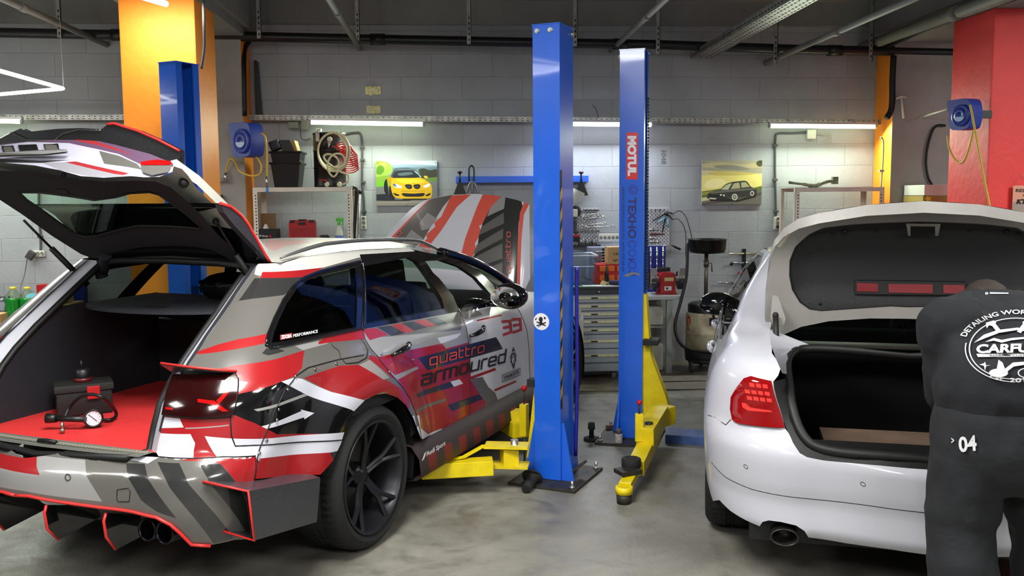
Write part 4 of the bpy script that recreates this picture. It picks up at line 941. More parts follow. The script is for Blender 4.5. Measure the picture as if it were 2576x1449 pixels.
# ---- wheels
def wheel(parent, name, c, s, R=.352, wd=.30, rimr=.268, spokes=5, M_r=None, style=0):
    """s=-1: outer face towards -y"""
    M_r = M_r or M_rim
    t = bpy.data.objects.new(name, None); COL.objects.link(t); t.parent = parent; t.location = c; t.empty_display_size = .05
    T = Matrix.Rotation(pi/2 if s < 0 else -pi/2, 4, 'X')  # local z -> outer side
    h = wd/2; mb = MB()
    prof = [(rimr, h-.015), (rimr+.012, h-.002), (R*.86, h+.006), (R*.95, h-.012), (R-.010, h-.03), (R-.002, h-.045)]
    rows = [(-h+.055, 0), (-h+.10, 1), (-.035, 0), (.035, 1), (h-.10, 0), (h-.055, 1)]
    pr = prof+[(R, h-.06), (R, h-.095), (R-.009, h-.098), (R-.009, h-.106), (R, h-.109), (R, .012), (R-.009, .008), (R-.009, -.008), (R, -.012), (R, -h+.109), (R-.009, -h+.106), (R-.009, -h+.098), (R, -h+.095), (R, -h+.06)]+[(a, -b) for a, b in prof[::-1]]
    n = 180; V = []; L = len(pr)
    for j in range(n):
        a = 2*pi*j/n
        for i, (r, z) in enumerate(pr):
            if r > R-.005 and ((j+(0 if z > .1 else 1 if z > 0 else 2)) % 3 == 0): r -= .006
            V.append(T @ Vector((r*cos(a), r*sin(a), z)))
    F = [(j*L+i, ((j+1) % n)*L+i, ((j+1) % n)*L+i+1, j*L+i+1) for j in range(n) for i in range(L-1)]
    mb.add(V, F, True); mb.build('tyre', M_rub, t, shade=40)
    mb = MB(); mb.lathe([(rimr+.004, h-.012), (rimr+.008, h), (rimr+.002, h+.004), (rimr-.010, h-.004), (rimr-.014, h-.03), (rimr-.03, h-.06), (rimr-.035, -h+.03), (rimr, -h+.01)], 64, T); mb.build('rim', M_r, t)
    mb = MB(); zc = h-.075
    for k in range(spokes):
        a0 = 2*pi*k/spokes+.35
        for sg in (-1, 1):
            if style == 0: pts = [(.035, a0+sg*.25, zc), (.10, a0+sg*.10, zc+.012), (.16, a0+sg*.09, zc+.030), (rimr-.01, a0+sg*.21, h-.018)]
            else: pts = [(.035, a0+sg*.3, zc), (.13, a0+sg*.16, zc+.02), (rimr-.01, a0+sg*.15, h-.02)]
            q = catm([(r*cos(a), r*sin(a), z) for r, a, z in pts], 5); 
            mb.tube([T @ Vector(tuple(p)) for p in q], [.013]*len(q), 6, smooth=False)
        if style == 0:
            q = [T @ Vector((r*cos(a0), r*sin(a0), z)) for r, z in ((.03, zc-.005), (.16, zc+.015))]; mb.tube(q, [.016, .012], 6, smooth=False)
    mb.lathe([(0, zc+.012), (.028, zc+.012), (.034, zc+.006), (.055, zc), (.062, zc-.02), (.062, zc-.06)], 32, T); mb.build('spokes', M_r, t)
    mb = MB()
    for k in range(5): a = 2*pi*k/5; mb.cyl(T @ Vector((.047*cos(a), .047*sin(a), zc-.01)), T @ Vector((.047*cos(a), .047*sin(a), zc+.006)), .006, n=6)
    mb.build('wheel_bolts', M_seal, t)
    mb = MB(); mb.lathe([(.06, zc-.07), (.19, zc-.07), (.19, zc-.095), (.06, zc-.095)], 40, T); mb.build('brake_disc', M_disc, t)
    mb = MB(); mb.lathe([(rimr-.04, -.03), (.0, -.04)], 32, T); mb.build('hub_back', M_seal, t)
    return t
for x, s, y in ((0, -1, -.79), (0, 1, .79), (2.915, -1, -.78), (2.915, 1, .78)):
    wheel(WAG, 'wheel', (x, y, .352), s, wd=.28)
# wheel housings
for cx in (0, 2.915):
    for s in (1, -1):
        mb = MB(); V = []; n = 24
        for i in range(n+1):
            a = -.1*pi+1.2*pi*i/n
            for y in (.55, .905): V.append((cx+.43*cos(a), s*y, .352+.43*sin(a)))
        mb.add(V, [(2*i, 2*i+1, 2*i+3, 2*i+2) for i in range(n)], True)
        V = [(cx+.43*cos(a), s*.55, .352+.43*sin(a)) for a in np.linspace(-.1*pi, 1.1*pi, 20)]; mb.add(V, [tuple(range(20))]); mb.build('wheel_housing', M_seal, WAG)
# under body
mb = MB(); mb.bb(.45, 2.45, -.88, .88, .20, .30); mb.bb(-.85, -.47, -.62, .62, .31, .37); mb.bb(-.45, .45, -.58, .58, .24, .34); mb.bb(2.45, 3.6, -.58, .58, .22, .34); mb.build('floor_pan', M_seal, WAG)
# ---- cargo bay
zf = .695
mb = MB(); mb.add([(-1.0, -.53, zf), (-1.0, .53, zf), (-.85, .56, zf), (.15, .52, zf), (.15, -.52, zf), (-.85, -.56, zf)], [(0, 1, 2, 3, 4, 5)]); 
m_mat = mat('red_cargo_mat', (.78, .16, .16), .7, var=.12, vs=130, bump=.6, bs=150); mb.build('cargo_mat', m_mat, WAG)
for s in (1, -1): mb = MB(); mb.grid(lambda a, b: (lambda z: ((Ew(z)+.05)*(1-a)+.15*a, s*(.475+.04*a), z))(zf+b*.49), 8, 8); mb.build('cargo_side_lining', M_trim, WAG)
mb = MB(); mb.bb(.14, .20, -.60, .60, zf-.1, 1.04); mb.build('seat_back_panel', M_trim, WAG)
mb = MB(); mb.tube([(.13, -.32, 1.02), (.11, -.29, 1.03), (.12, -.26, 1.01)], .006, 6); mb.tube([(.13, -.36, .86), (.11, -.33, .865)], .006, 6); mb.build('cargo_hook', M_chrome, WAG)
# sill with ribbed scuff plate
mb = MB(); mb.add([(-1.00, -.53, zf+.004), (-1.00, .53, zf+.004), (-1.055, .50, zf-.005), (-1.075, .2, zf-.005), (-1.08, 0, zf-.005), (-1.075, -.2, zf-.005), (-1.055, -.50, zf-.005)], [tuple(range(7))]); mb.build('boot_sill', mat('sill_grey', (.35, .35, .33), .5), WAG)
for k in (0, 30):
  mb = MB()
  for i in range(k, k+30):
    y = -.50+1.0*i/59
    if abs(y) > .05: mb.box((-1.035+.02*(y/.5)**2, y, zf+.003), (.024, .007, .004))
  mb.build('scuff_ribs', mat('scuff_steel', (.75, .74, .66), .35, .6), WAG)
mb = MB(); mb.tube([(-1.04, -.05, zf+.006), (-1.045, 0, zf+.012), (-1.04, .05, zf+.006)], .008, 6); mb.build('boot_latch', M_seal, WAG)
# opening seal
mb = MB(); q = [np.array(SW.off(p[0], p[1], 0))+np.array([.045, .08, -.012]) for p in pil]; q = q[:1]+q
ql = [(p[0], -p[1], p[2]) for p in q]
roofl = [(-.27, -.52, 1.372), (-.31, -.3, 1.392), (-.32, 0, 1.398), (-.31, .3, 1.392), (-.27, .52, 1.372)]
botl = [(-1.055, .44, .678), (-1.09, .2, .674), (-1.095, 0, .66), (-1.09, -.2, .674), (-1.055, -.44, .678)]
loop = [tuple(p) for p in q[1:]]+roofl+[tuple(p) for p in ql[1:]][::-1]+botl
mb.tube(loop, .016, 8, closed=True); mb.build('opening_seal', M_seal, WAG)
# painted inner jambs, lilac white
for s in (1, -1):
    mb = MB(); O = [SW.off(p[0], p[1], -.001) for p in pil]; I = [(p[0]+.045, p[1]+.075, p[2]-.01) for p in O]
    V = [(p[0], s*p[1], p[2]) for p in O]+[(p[0], s*p[1], p[2]) for p in I]; n = len(O)
    mb.add(V, [(i, i+1, n+i+1, n+i) for i in range(n-1)], True); mb.build('opening_jamb', M_gwhite, WAG)
# cargo cover
mb = MB(); cv = [(-.10, -.48), (-.34, -.47), (-.46, -.38), (-.54, -.22), (-.57, 0), (-.54, .22), (-.46, .38), (-.34, .47), (-.10, .48), (.12, .50), (.12, -.50)]
cvs = [tuple(p[:2]) for p in catm([(*p, 0) for p in cv[:9]], 5)]+[(.12, .50), (.12, -.50)]
mb.prism(cvs, (0, 0, 1.18), (1, 0, 0), (0, 1, 0), .012, bev=.003); cc = mb.build('cargo_cover', mat('cover_vinyl', (.13, .135, .16), .6, bump=.2, bs=200), WAG)
mb = MB(); mb.bb(-.46, -.38, -.06, .06, 1.185, 1.190); mb.build('cover_handle', M_seal, cc)
# ---- seats
M_seat = mat('seat_cloth', (.13, .13, .17), .8, bump=.3, bs=160); M_seatb = mat('seat_blue_shell', (.06, .075, .16), .4)
def seat(x, y, w, name='front_seat', dz=0):
    mb = MB(); mb.box((x+.05, y, .52), (.52, w, .16), bev=.04); o = mb.build(name, M_seat, WAG, shade=50)
    mb = MB(); R = Matrix.Rotation(radians(-16), 3, 'Y'); mb.box((x-.26, y, .86+dz), (.13, w, .66+dz), R, bev=.05); mb.build('seat_back', M_seat, o, shade=50)
    mb = MB(); R = Matrix.Rotation(radians(-12), 3, 'Y'); mb.box((x-.37, y, 1.22+dz*1.4), (.09, w*.5, .20), R, bev=.04); mb.build('headrest', M_seat, o, shade=50)
    mb = MB(); R = Matrix.Rotation(radians(-16), 3, 'Y'); mb.box((x-.345, y, .86+dz), (.02, w*.9, .60+dz), R, bev=.008); mb.build('seat_shell', M_seatb, o)
seat(1.45, -.37, .50); seat(1.45, .37, .50)
for y in (-.4, .4): seat(.62, y, .55, 'rear_seat', -.12)
mb = MB(); mb.grid(lambda a, b: (2.02+.35*a, -.8+1.6*b, .98+.05*sin(pi*a)), 8, 10); mb.bb(2.0, 2.1, -.8, .8, .55, .98, bev=.03); mb.build('dashboard', M_trim, WAG)
mb = MB(); T = Matrix.Translation((1.88, .37, .90)) @ Matrix.Rotation(radians(65), 4, 'Y'); mb.lathe([(.185+.014*cos(a), .014*sin(a)) for a in np.linspace(0, 2*pi, 9)], 32, T); mb.box((1.88, .37, .90), (.03, .34, .03)); mb.build('steering_wheel', M_seal, WAG)
mb = MB(); mb.box((1.66, 0, 1.28), (.03, .24, .065), bev=.012); mb.tube([(1.68, 0, 1.30), (1.72, 0, 1.35)], .01, 6); ms = mb.build('rear_view_mirror', M_wlg, WAG)
mb = MB(); mb.tube(catm([(1.66, -.01, 1.26), (1.66, -.03, 1.12), (1.66, -.01, 1.02), (1.66, .01, 1.12), (1.66, 0, 1.26)], 6), .003, 5); mb.build('hanging_beads', mat('bead_brown', (.45, .28, .2), .5), ms)
# ---- open tailgate
HG = np.array([-.21, 0, 1.41]); HDv = np.array([-.78, 0, .626]); HN = np.array([.626, 0, .78])
def hsurf(n0, bul=.0): return Surf(lambda p, y: tuple(HG+HDv*p+np.array([0, y, 0])+HN*(n0+bul*y*y)), (-.3, 1.1), (-.9, .95), WM, nu=30, nv=30)
SF = hsurf(0, -.05); ST = hsurf(-.05, -.06)
trim_out = [(-60, 470), (0, 503), (58, 541), (130, 593), (203, 639), (232, 650), (252, 650), (278, 638), (348, 623), (435, 618), (493, 621), (536, 630), (572, 650), (612, 690), (636, 712), (622, 668), (590, 628), (551, 593), (507, 541), (464, 500), (429, 471), (391, 457), (348, 454), (261, 457), (203, 451), (145, 442), (87, 434), (0, 429), (-60, 432)]
gl = [(48, 484), (101, 484), (174, 493), (238, 503), (290, 496), (325, 486), (377, 483), (400, 489), (429, 509), (464, 535), (499, 564), (509, 576), (435, 570), (348, 568), (296, 579), (246, 593), (214, 596), (191, 590), (145, 558), (101, 526), (67, 503)]
fr_out = [(-60, 402), (0, 404), (87, 412), (150, 425), (203, 440), (261, 444), (330, 440), (365, 443), (400, 445), (432, 436), (437, 418), (458, 425), (472, 440), (493, 470), (520, 499), (551, 526), (580, 553), (609, 584), (652, 637), (672, 658), (662, 667), (640, 662), (608, 650)]
fr_poly = fr_out+[(590, 640), (551, 600), (507, 548), (464, 507), (429, 478), (391, 464), (348, 461), (261, 464), (203, 458), (145, 449), (87, 441), (0, 436), (-60, 440)]
M_jamb = mat('painted_jamb', (.66, .66, .62), .35, coat=.4)
TG = panel(SF, 'tailgate', SF.pxs(fr_poly), [M_jamb], WAG, step=.05)
panel(ST, 'tailgate_trim', ST.pxs(trim_out), [M_trim], TG, holes=[ST.pxs(gl)], step=.05)
panel(ST, 'tailgate_glass', ST.pxs(gl), [M_glass2], TG, step=.1, h=-.006)
mb = MB(); line_on(ST, ST.pxs(gl), .006, mb, closed=True); mb.build('glass_seal', M_seal, TG)
# outer shell so the gate has depth
def shell(n1): return [tuple(HG+HDv*p+np.array([0, y, 0])+HN*n1) for p, y in SF.pxs([(0, 404), (150, 425), (261, 444), (365, 443), (435, 428), (493, 470), (551, 526), (609, 584), (668, 656)])]
mb = MB(); A_, B_ = shell(0), shell(.05); B_ = [(x, y*.97, z) for x, y, z in B_]; n = len(A_)
mb.add(A_+B_, [(i, i+1, n+i+1, n+i) for i in range(n-1)], True); mb.build('tailgate_flange', M_jamb, TG)
# outer skin with lamps, seen past the closing edge
e0 = HG+HDv*.80; e1 = HG+HDv*.77+HN*.16; ed = (e1-e0)/np.linalg.norm(e1-e0)
SO = Surf(lambda p, y: tuple(e0+ed*p+np.array([.25*y*y, y, 0])), (-.3, .6), (-.9, .95), WM, nu=30, nv=30)
O_ = SO.pxs
skin = O_([(-60, 408), (0, 408), (87, 416), (150, 428), (203, 443), (261, 447), (330, 443), (365, 446), (400, 445), (434, 432), (436, 411), (377, 387), (290, 364), (249, 355), (203, 352), (145, 352), (58, 357), (0, 363), (-60, 370)])
o_r = lambda m, *p: (m, O_(p))
LIVD = [mat(m.name+'_matt', [.9*x for x in c_], .55) for m, c_ in zip(LIV, ((.72, .71, .78), (.36, .35, .335), (.58, .57, .60), (.60, .14, .16), (.17, .17, .17), (.06, .06, .065), (.78, .77, .74), (.36, .26, .36), (.78, .30, .24)))]  # rougher, uncoated, slightly darker copies of the wrap colours, to tame glare
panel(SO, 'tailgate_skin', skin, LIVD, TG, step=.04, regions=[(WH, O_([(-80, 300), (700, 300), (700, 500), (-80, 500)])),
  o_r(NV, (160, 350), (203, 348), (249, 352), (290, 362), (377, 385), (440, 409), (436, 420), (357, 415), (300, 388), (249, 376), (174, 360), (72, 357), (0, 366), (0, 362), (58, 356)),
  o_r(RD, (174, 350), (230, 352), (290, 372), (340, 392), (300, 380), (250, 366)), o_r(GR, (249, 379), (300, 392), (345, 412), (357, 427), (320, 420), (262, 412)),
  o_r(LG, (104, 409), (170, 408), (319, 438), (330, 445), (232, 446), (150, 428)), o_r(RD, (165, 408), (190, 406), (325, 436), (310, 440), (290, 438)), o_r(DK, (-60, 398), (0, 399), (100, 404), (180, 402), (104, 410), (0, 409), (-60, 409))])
for q, m in (([(7, 370), (33, 369), (40, 388), (14, 390)], M_wgrey), ([(112, 366), (146, 365), (151, 384), (120, 386)], M_wgrey), ([(48, 368), (92, 367), (100, 389), (56, 391)], M_seal)):
    c = O_(q); mb = MB(); pts = [SO.off(*p, .004) for p in c]; back = [SO.off(*p, -.01) for p in c]
    mb.add(pts+back, [(0, 1, 2, 3), (0, 4, 5, 1), (1, 5, 6, 2), (2, 6, 7, 3), (3, 7, 4, 0)]); lampo = mb.build('number_plate_lamp' if m is M_wgrey else 'tailgate_camera', m, TG)
    mb = MB(); mb.tube([SO.off(*p, .004) for p in c], .004, 6, closed=True); mb.build('plate_lamp_frame', M_seal, TG)
mb = MB(); c = O_([(-60, 400), (0, 398), (150, 389), (180, 391), (178, 396), (120, 402), (0, 405), (-60, 406)]); V = [SO.off(*p, .03) for p in c]; mb.add(V, [tuple(range(8))]); mb.add([SO.off(*p, .022) for p in c], [tuple(range(8))[::-1]]); mb.build('number_plate_holder', M_wlg, TG)
tlq = O_([(357, 413), (380, 409), (400, 407), (432, 411), (436, 416), (430, 421), (357, 421)])
panel(SO, 'tailgate_lamp', tlq, [M_tlr], TG, step=.03, h=.012)
panel(SO, 'tailgate_lamp_base', O_([(357, 421), (434, 420), (425, 438), (385, 446), (362, 438)]), [M_wgrey], TG, step=.03, h=.010)
# carbon lip spoiler
e2 = HG+HDv*.68+HN*.17
SP_ = Surf(lambda p, y: tuple(e2+np.array([-.35, 0, .936])*p+np.array([.22*y*y, y, 0])), (-.4, .6), (-.9, .95), WM, nu=30, nv=30)
cf = SP_.pxs([(-60, 352), (0, 350), (32, 332), (52, 323), (70, 332), (145, 324), (203, 322), (255, 325), (270, 313), (287, 310), (348, 329), (400, 352), (452, 379), (452, 413), (436, 411), (377, 387), (290, 364), (249, 355), (203, 352), (145, 352), (58, 357), (0, 363), (-60, 370)])
panel(SP_, 'lip_spoiler', cf, [M_carbon], TG, step=.04)
panel(Surf(lambda p, y: tuple(np.array(SP_.f(p, y))+np.array([.03, 0, .0])), (-.4, .6), (-.9, .95), WM, nu=4, nv=4), 'lip_spoiler_back', cf, [M_carbon], TG, step=.06)
mb = MB(); line_on(SP_, SP_.pxs([(270, 313), (287, 310), (348, 329), (400, 352), (452, 379)]), .006, mb, h=.002); mb.build('lip_spoiler_edge', M_edge, TG)
mb = MB(); line_on(SP_, SP_.pxs([(0, 350), (32, 333), (70, 351), (140, 351), (160, 335), (200, 325), (255, 327)]), .003, mb, h=.004); mb.build('lip_spoiler_highlight', M_chrome, TG)
# roof spoiler winglet beyond the right edge
SD = Surf(lambda x, z: (x, -.54, z), (-1.3, .2), (1.2, 2.2), WM, nu=20, nv=20)
wg = SD.pxs([(542, 511), (568, 520), (594, 541), (612, 564), (632, 599), (655, 640), (668, 660), (640, 632), (609, 600), (577, 566), (552, 535)])
mb = MB(); mb.prism(wg, (0, -.55, 0), (1, 0, 0), (0, 0, 1), .03); mb.build('roof_spoiler_side', M_carbon, TG)
mb = MB(); mb.tube([(x, -.566, z) for x, z in wg[:7]], .007, 6); mb.build('roof_spoiler_edge', M_edge, TG)
mb = MB(); W0 = [(x, -.54, z) for x, z in wg[:7]]; W1 = [(x, .54, z) for x, z in wg[:7]]; mb.add(W0+W1, [(i, i+1, 8+i, 7+i) for i in range(6)], True); mb.build('roof_spoiler', M_wblk, TG)
# struts, stops, latch details
def onS(S_, u, v, h=0): return Vector(tuple(S_.off(*S_.px(u, v), h)))
mb = MB(); a_, b_ = onS(SF, 548, 548, .02), Vector((-.28, -.50, 1.26)); md = a_.lerp(b_, .45); mb.cyl(a_, md, .006, n=8); mb.cyl(md, b_, .014, n=10); mb.sphere(a_, .016, 10); mb.build('gas_strut', M_seal, WAG)
a_, b_ = Vector((a_.x, -a_.y-.0, a_.z)), Vector((-.28, .50, 1.26)); a_ = onS(ST, 64, 545, .02); 
Lq = Surf(lambda x, z: (x, .50, z), (-1.3, .2), (1.0, 2.2), WM, nu=20, nv=20); b_ = Vector(tuple(WM.inverted() @ Vector(tuple(onpl(220, 716, tuple(WM @ Vector((0, .52, 0))), tuple(WM.to_3x3() @ Vector((0, 1, 0))))))))
mb = MB(); md = a_.lerp(b_, .42); mb.cyl(a_, md, .006, n=8); mb.cyl(md, b_, .014, n=10); mb.build('gas_strut', M_seal, WAG)
mb = MB(); p = onS(SF, 465, 455, .012); mb.sphere(p, .022, 12); p = onS(SF, 162, 437, .008); mb.sphere(p, .010, 10); mb.build('rubber_stop', M_seal, TG)
mb = MB(); mb.tube(catm([onS(ST, 266, 640, .0), onS(ST, 264, 668, .02), Vector((-.26, .50, 1.37)), Vector((-.24, .50, 1.30))], 5), .03, 8); mb.build('hinge_cover', M_trim, TG)
mb = MB(); c = ST.pxs([(140, 474), (168, 476), (172, 487), (146, 485)]); V = [ST.off(*p, .004) for p in c]; mb.add(V, [(0, 1, 2, 3)]); mb.build('close_button_panel', M_seal, TG)
# ---- open bonnet
mb = None
HB = Vector((2.42, 0, 1.03)); HD = Vector((.30, 0, .954)).normalized()
def fh(p, y):
    c = .10*(1-(y/.80)**2); q = HB+HD*p; n = Vector((-HD.z, 0, HD.x)); k = .12*(p/1.0)**3
    edge = max(0, abs(y)-.62)/.18; q2 = q+n*(c-.05-.10*edge**2)+Vector((1, 0, 0))*k; return (q2.x, y, q2.z-.10*abs(y/.8)**4*p)
SH = Surf(fh, (-.15, 1.15), (-.82, .82), WM, nu=40, nv=30)
H = SH.pxs
hood = [(-.1, -.70)] + H([(1334, 700), (1333, 600), (1332, 515), (1300, 503), (1245, 492), (1200, 488), (1140, 490), (1090, 498), (1065, 505), (1035, 525), (1005, 555), (980, 585), (955, 612)]) + [(.0, .80), (-.1, .78)]
hr = lambda m, *p: (m, H(p))
hregs = [hr(OR, (970, 612), (1010, 570), (1060, 520), (1080, 500), (1085, 505), (1020, 575), (985, 615)),
    hr(GR, (978, 612), (1030, 555), (1085, 500), (1140, 490), (1115, 520), (1090, 560), (1060, 612), (1000, 640)),
    hr(LG, (1055, 560), (1075, 535), (1100, 550), (1080, 575), (1060, 580)), hr(LG, (1010, 612), (1035, 578), (1065, 600), (1060, 615)),
    hr(OR, (1135, 492), (1185, 489), (1150, 520), (1110, 580), (1085, 612), (1080, 640), (1050, 620), (1075, 600), (1072, 590), (1095, 570), (1092, 560), (1110, 545)),
    hr(OR, (1215, 488), (1262, 492), (1240, 520), (1225, 560), (1205, 568), (1212, 585), (1195, 612), (1198, 630), (1180, 660), (1185, 680), (1150, 665), (1170, 610), (1185, 560), (1200, 520)),
    hr(DK, (1262, 491), (1310, 500), (1315, 520), (1305, 560), (1300, 760), (1260, 760), (1180, 690), (1185, 655), (1200, 630), (1205, 590), (1215, 560), (1230, 530)),
    hr(LG, (1263, 492), (1272, 493), (1268, 525), (1225, 545), (1235, 520)), hr(GR, (1267, 535), (1268, 562), (1205, 592), (1212, 570)), hr(GR, (1266, 575), (1265, 600), (1190, 640), (1200, 615)),
    hr(GR, (1264, 612), (1264, 650), (1185, 680), (1190, 650)), hr(GR, (1264, 660), (1262, 720), (1240, 710), (1200, 685)),
    hr(OR, (1328, 500), (1332, 512), (1318, 540), (1312, 600), (1308, 740), (1300, 740), (1303, 600), (1308, 535), (1318, 510)),
    hr(OR, (1170, 600), (1185, 560), (1175, 640), (1155, 660))]
panel(SH, 'bonnet', hood, LIV, WAG, regions=hregs, step=.05)
panel(SH, 'bonnet_underside', hood, [M_seal], WAG, step=.1, h=-.02)
sh = squaretext('quattro')
for lab, q in (('a', ((1289, 688), (1289, 583), (1272, 688))), ('b', ((992, 612), (1022, 580), (984, 604)))):
    mb = MB(); V, F = sh
    if lab == 'b': decal(SH, mb, squaretext('qu'), (985, 616), (1017, 590), (975, 606), h=.004)
    else: decal(SH, mb, sh, (1290, 688), (1289, 583), (1272, 688), h=.004)
    mb.build('bonnet_lettering', M_ored, WAG)
mb = MB(); mb.bb(2.5, 3.5, -.75, .75, .55, .80, bev=.05); mb.bb(2.35, 2.5, -.8, .8, .9, .98); mb.build('engine_bay', M_seal, WAG)
mb = MB(); mb.bb(3.5, 3.75, -.78, .78, .25, .70, bev=.06); mb.build('front_bumper', M_gwhite, WAG)
# ================================================================ white sedan
M_sw = mat('sedan_white_paint', (.70, .70, .735), .25, coat=.6)
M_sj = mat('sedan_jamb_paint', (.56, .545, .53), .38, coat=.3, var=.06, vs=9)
M_liner = mat('boot_lid_liner', (.17, .17, .175), .95, bump=.5, bs=120)
M_stl = mat('sedan_red_lens', (.50, .025, .035), .06, coat=1)
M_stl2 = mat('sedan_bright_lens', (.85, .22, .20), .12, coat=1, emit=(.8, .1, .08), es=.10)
M_triR = mat('triangle_red_plastic', (.42, .06, .09), .35)
SED = thing('sedan', 'white four-door sedan with open boot lid, single oval exhaust and red tail lamp', 'car', (2.155, 4.29, 0), radians(90-17.3))
SM = rootmat(SED)
Ys = spl((.10, .80), (.25, .845), (.40, .885), (.55, .90), (.68, .905), (.80, .895), (.92, .865), (1.0, .815), (1.06, .785), (1.2, .72), (1.3, .655), (1.38, .59))
Es = spl((.15, -.82), (.25, -.90), (.33, -.955), (.42, -.95), (.50, -.965), (.62, -.975), (.68, -.95), (.73, -.915), (.80, -.90), (.90, -.885), (.97, -.84), (1.02, -.70), (1.06, -.42), (1.1, -.22), (1.2, -.02), (1.3, .15), (1.38, .32))
As = spl((.2, .42), (.45, .44), (.7, .40), (.95, .34), (1.03, .2), (1.1, .14), (1.38, .10))
YBs = spl((.2, .46), (.65, .50), (.95, .58), (1.05, .62), (1.38, .52))
def fs(u, z):
    E, A = Es(z), As(z); xc = E+A; yb = YBs(z); x = -u; Y = Ys(z)
    r = hypot(x, z-.317); k = max(0, min(1, 1-(r-.36)/.3)); Y += .012*k
    if x >= xc:
        if x > 1.8: Y -= .04*(x-1.8)**2
        return (x, Y, z)
    a = (xc-x)/.38; B = Y-yb
    if a < pi/2: return (xc-A*sin(a), Y-B*(1-cos(a)), z)
    d = (a-pi/2)*.38; y = yb-d; t = y/yb; bul = .085 if z < .60 else .085*max(0, 1-(z-.60)*6)+.02
    return (E-bul*(1-t*t)**2, y, z)
S2 = Surf(fs, (-3.6, 1.7), (.12, 1.38), SM, nu=120, nv=50)
Q = S2.pxs
def usen(z): return -(Es(z)+As(z)-.38*(pi/2+YBs(z)/.38))
edge_bot = Q([(1810, 1258), (1836, 1284), (1873, 1307), (1911, 1324), (1918, 1313), (1934, 1309), (1965, 1313), (2003, 1322), (2024, 1336), (2034, 1352), (2130, 1367), (2240, 1382), (2330, 1395)])
edge_top = Q([(1978, 1077), (1990, 1102), (2000, 1122), (2012, 1140), (2030, 1150), (2070, 1158), (2120, 1163), (2222, 1172), (2330, 1181)])
cen = usen(.5)
sb = [p for p in edge_bot if p[0] < usen(p[1])-.02]+[(usen(.27), edge_bot[-1][1]-.003)]
stp = [p for p in edge_top if p[0] < usen(p[1])-.02]+[(usen(.66), edge_top[-1][1]-.003)]
seamB = Q([(1826, 1069), (1839, 1055), (1845, 1058), (1892, 1072), (1975, 1078)])
bl = [(-.34, .52), (-.345, .44), (-.33, .36), (-.28, .27)]
bl = [(.36*cos(a)*-1*-1, .317+.36*sin(a)) for a in ()]
archs = [(-(.0+.365*cos(a)), .317+.365*sin(a)) for a in np.linspace(-.12*pi+pi, .75*pi, 1)]
A0s = [(.365*cos(a), .317+.365*sin(a)) for a in np.linspace(-.10*pi, 1.1*pi, 22)]   # u = -x, rear side first
rearA = [p for p in A0s if p[0] > 0 and p[1] < .60]
bum = stp[::-1][:0]+[(p[0], p[1]) for p in seamB]+stp[1:]+sb[::-1]+rearA+[(.30, .60)]
panel(S2, 'rear_bumper', bum, [M_sw], SED, step=.035, mirror=True)
# quarter and doors down the left side
qt = [(.30, .60)]+seamB+Q([(1960, 1022), (1953, 1000), (1945, 960)])+[(-Es(z)-As(z)+.38*pi/2, z) for z in (.97, 1.0, 1.03, 1.06, 1.1, 1.2, 1.3, 1.37)]+[(-.6, 1.375), (-1.1, 1.36), (-1.5, 1.27), (-1.9, 1.08), (-2.1, .98), (-3.3, .80), (-3.5, .60)]
frA = [(-2.76+.36*cos(a), .317+.36*sin(a)) for a in np.linspace(pi, 0, 14)]
low = [(-3.5, .30), (-3.15, .28)]+[(-2.76+.37*cos(a), .317+.37*sin(a)) for a in np.linspace(pi*1.05, -.05*pi, 16)]+[(-2.35, .24), (-.40, .24)]+[p for p in A0s[::-1] if p[0] < .001]+[p for p in A0s[::-1] if p[0] >= .001 and p[1] >= .60]
win = [(.02, .985), (-.10, 1.10), (-.28, 1.22), (-.45, 1.30), (-.8, 1.335), (-1.15, 1.32), (-1.45, 1.24), (-1.75, 1.08), (-1.85, .985), (-1.85, .955), (-.1, .965)]
winb = [(.06, .97), (-.07, 1.11), (-.26, 1.24), (-.44, 1.32), (-.8, 1.352), (-1.17, 1.336), (-1.47, 1.255), (-1.78, 1.09), (-1.90, .985), (-1.9, .945), (-.05, .95)]
panel(S2, 'body_side', qt+low, [M_sw, M_wblk], SED, holes=[win], regions=[(1, winb)], step=.05, mirror=True)
panel(S2, 'side_window', win, [M_dglass], SED, step=.08, h=-.006, mirror=True)
for q in (Q([(1781, 1044), (1800, 1050), (1826, 1069), (1839, 1055)]), [(-.30, .93), (-.33, .6), (-.40, .30)], [(-1.05, .93), (-1.03, .5), (-1.05, .28)]): mb = MB(); line_on(S2, q, .0022, mb, h=.0); mb.build('panel_gap', M_seal, SED)
q = Q([(1790, 1163), (1826, 1201), (1892, 1231), (2058, 1257), (2180, 1271), (2330, 1290)]); mb = MB(); mb.tube([S2.off(u, v, -.0005) for u, v in seg(q, .04, False)], .0018, 6); mb.build('bumper_seam', M_seal, SED)
for q in ((1876, 1174), (2171, 1218)):
    mb = MB(); p = S2.px(*q); mb.tube([S2.off(p[0]+.0085*cos(a), p[1]+.0085*sin(a), 0) for a in np.linspace(0, 2*pi, 17)[:-1]], .0012, 5, closed=True); mb.build('parking_sensor', M_seal, SED)
# tail lamp
tl = Q([(1841, 1029), (1843, 999), (1857, 975), (1875, 953), (1892, 948), (1942, 960), (1959, 1022), (1975, 1077), (1892, 1070), (1859, 1065), (1846, 1056)])
panel(S2, 'tail_light', tl, [M_stl, M_stl2], SED, step=.025, h=.012, mirror=True, regions=[(1, Q([(x0, y0), (x0+12, y0+1.6), (x0+13.5, y0+11), (x0+1.5, y0+9)])) for j in range(3) for i in range(5) for x0, y0 in [(1872+i*16+j*5.0-(0 if j else -16), 963+j*16+i*1.8)] if x0+12 < 1944+j*4.5]+[(1, Q([(1870, 1012), (1880, 1014), (1890, 1024), (1940, 1032), (1945, 1036), (1885, 1032), (1872, 1024)]))])
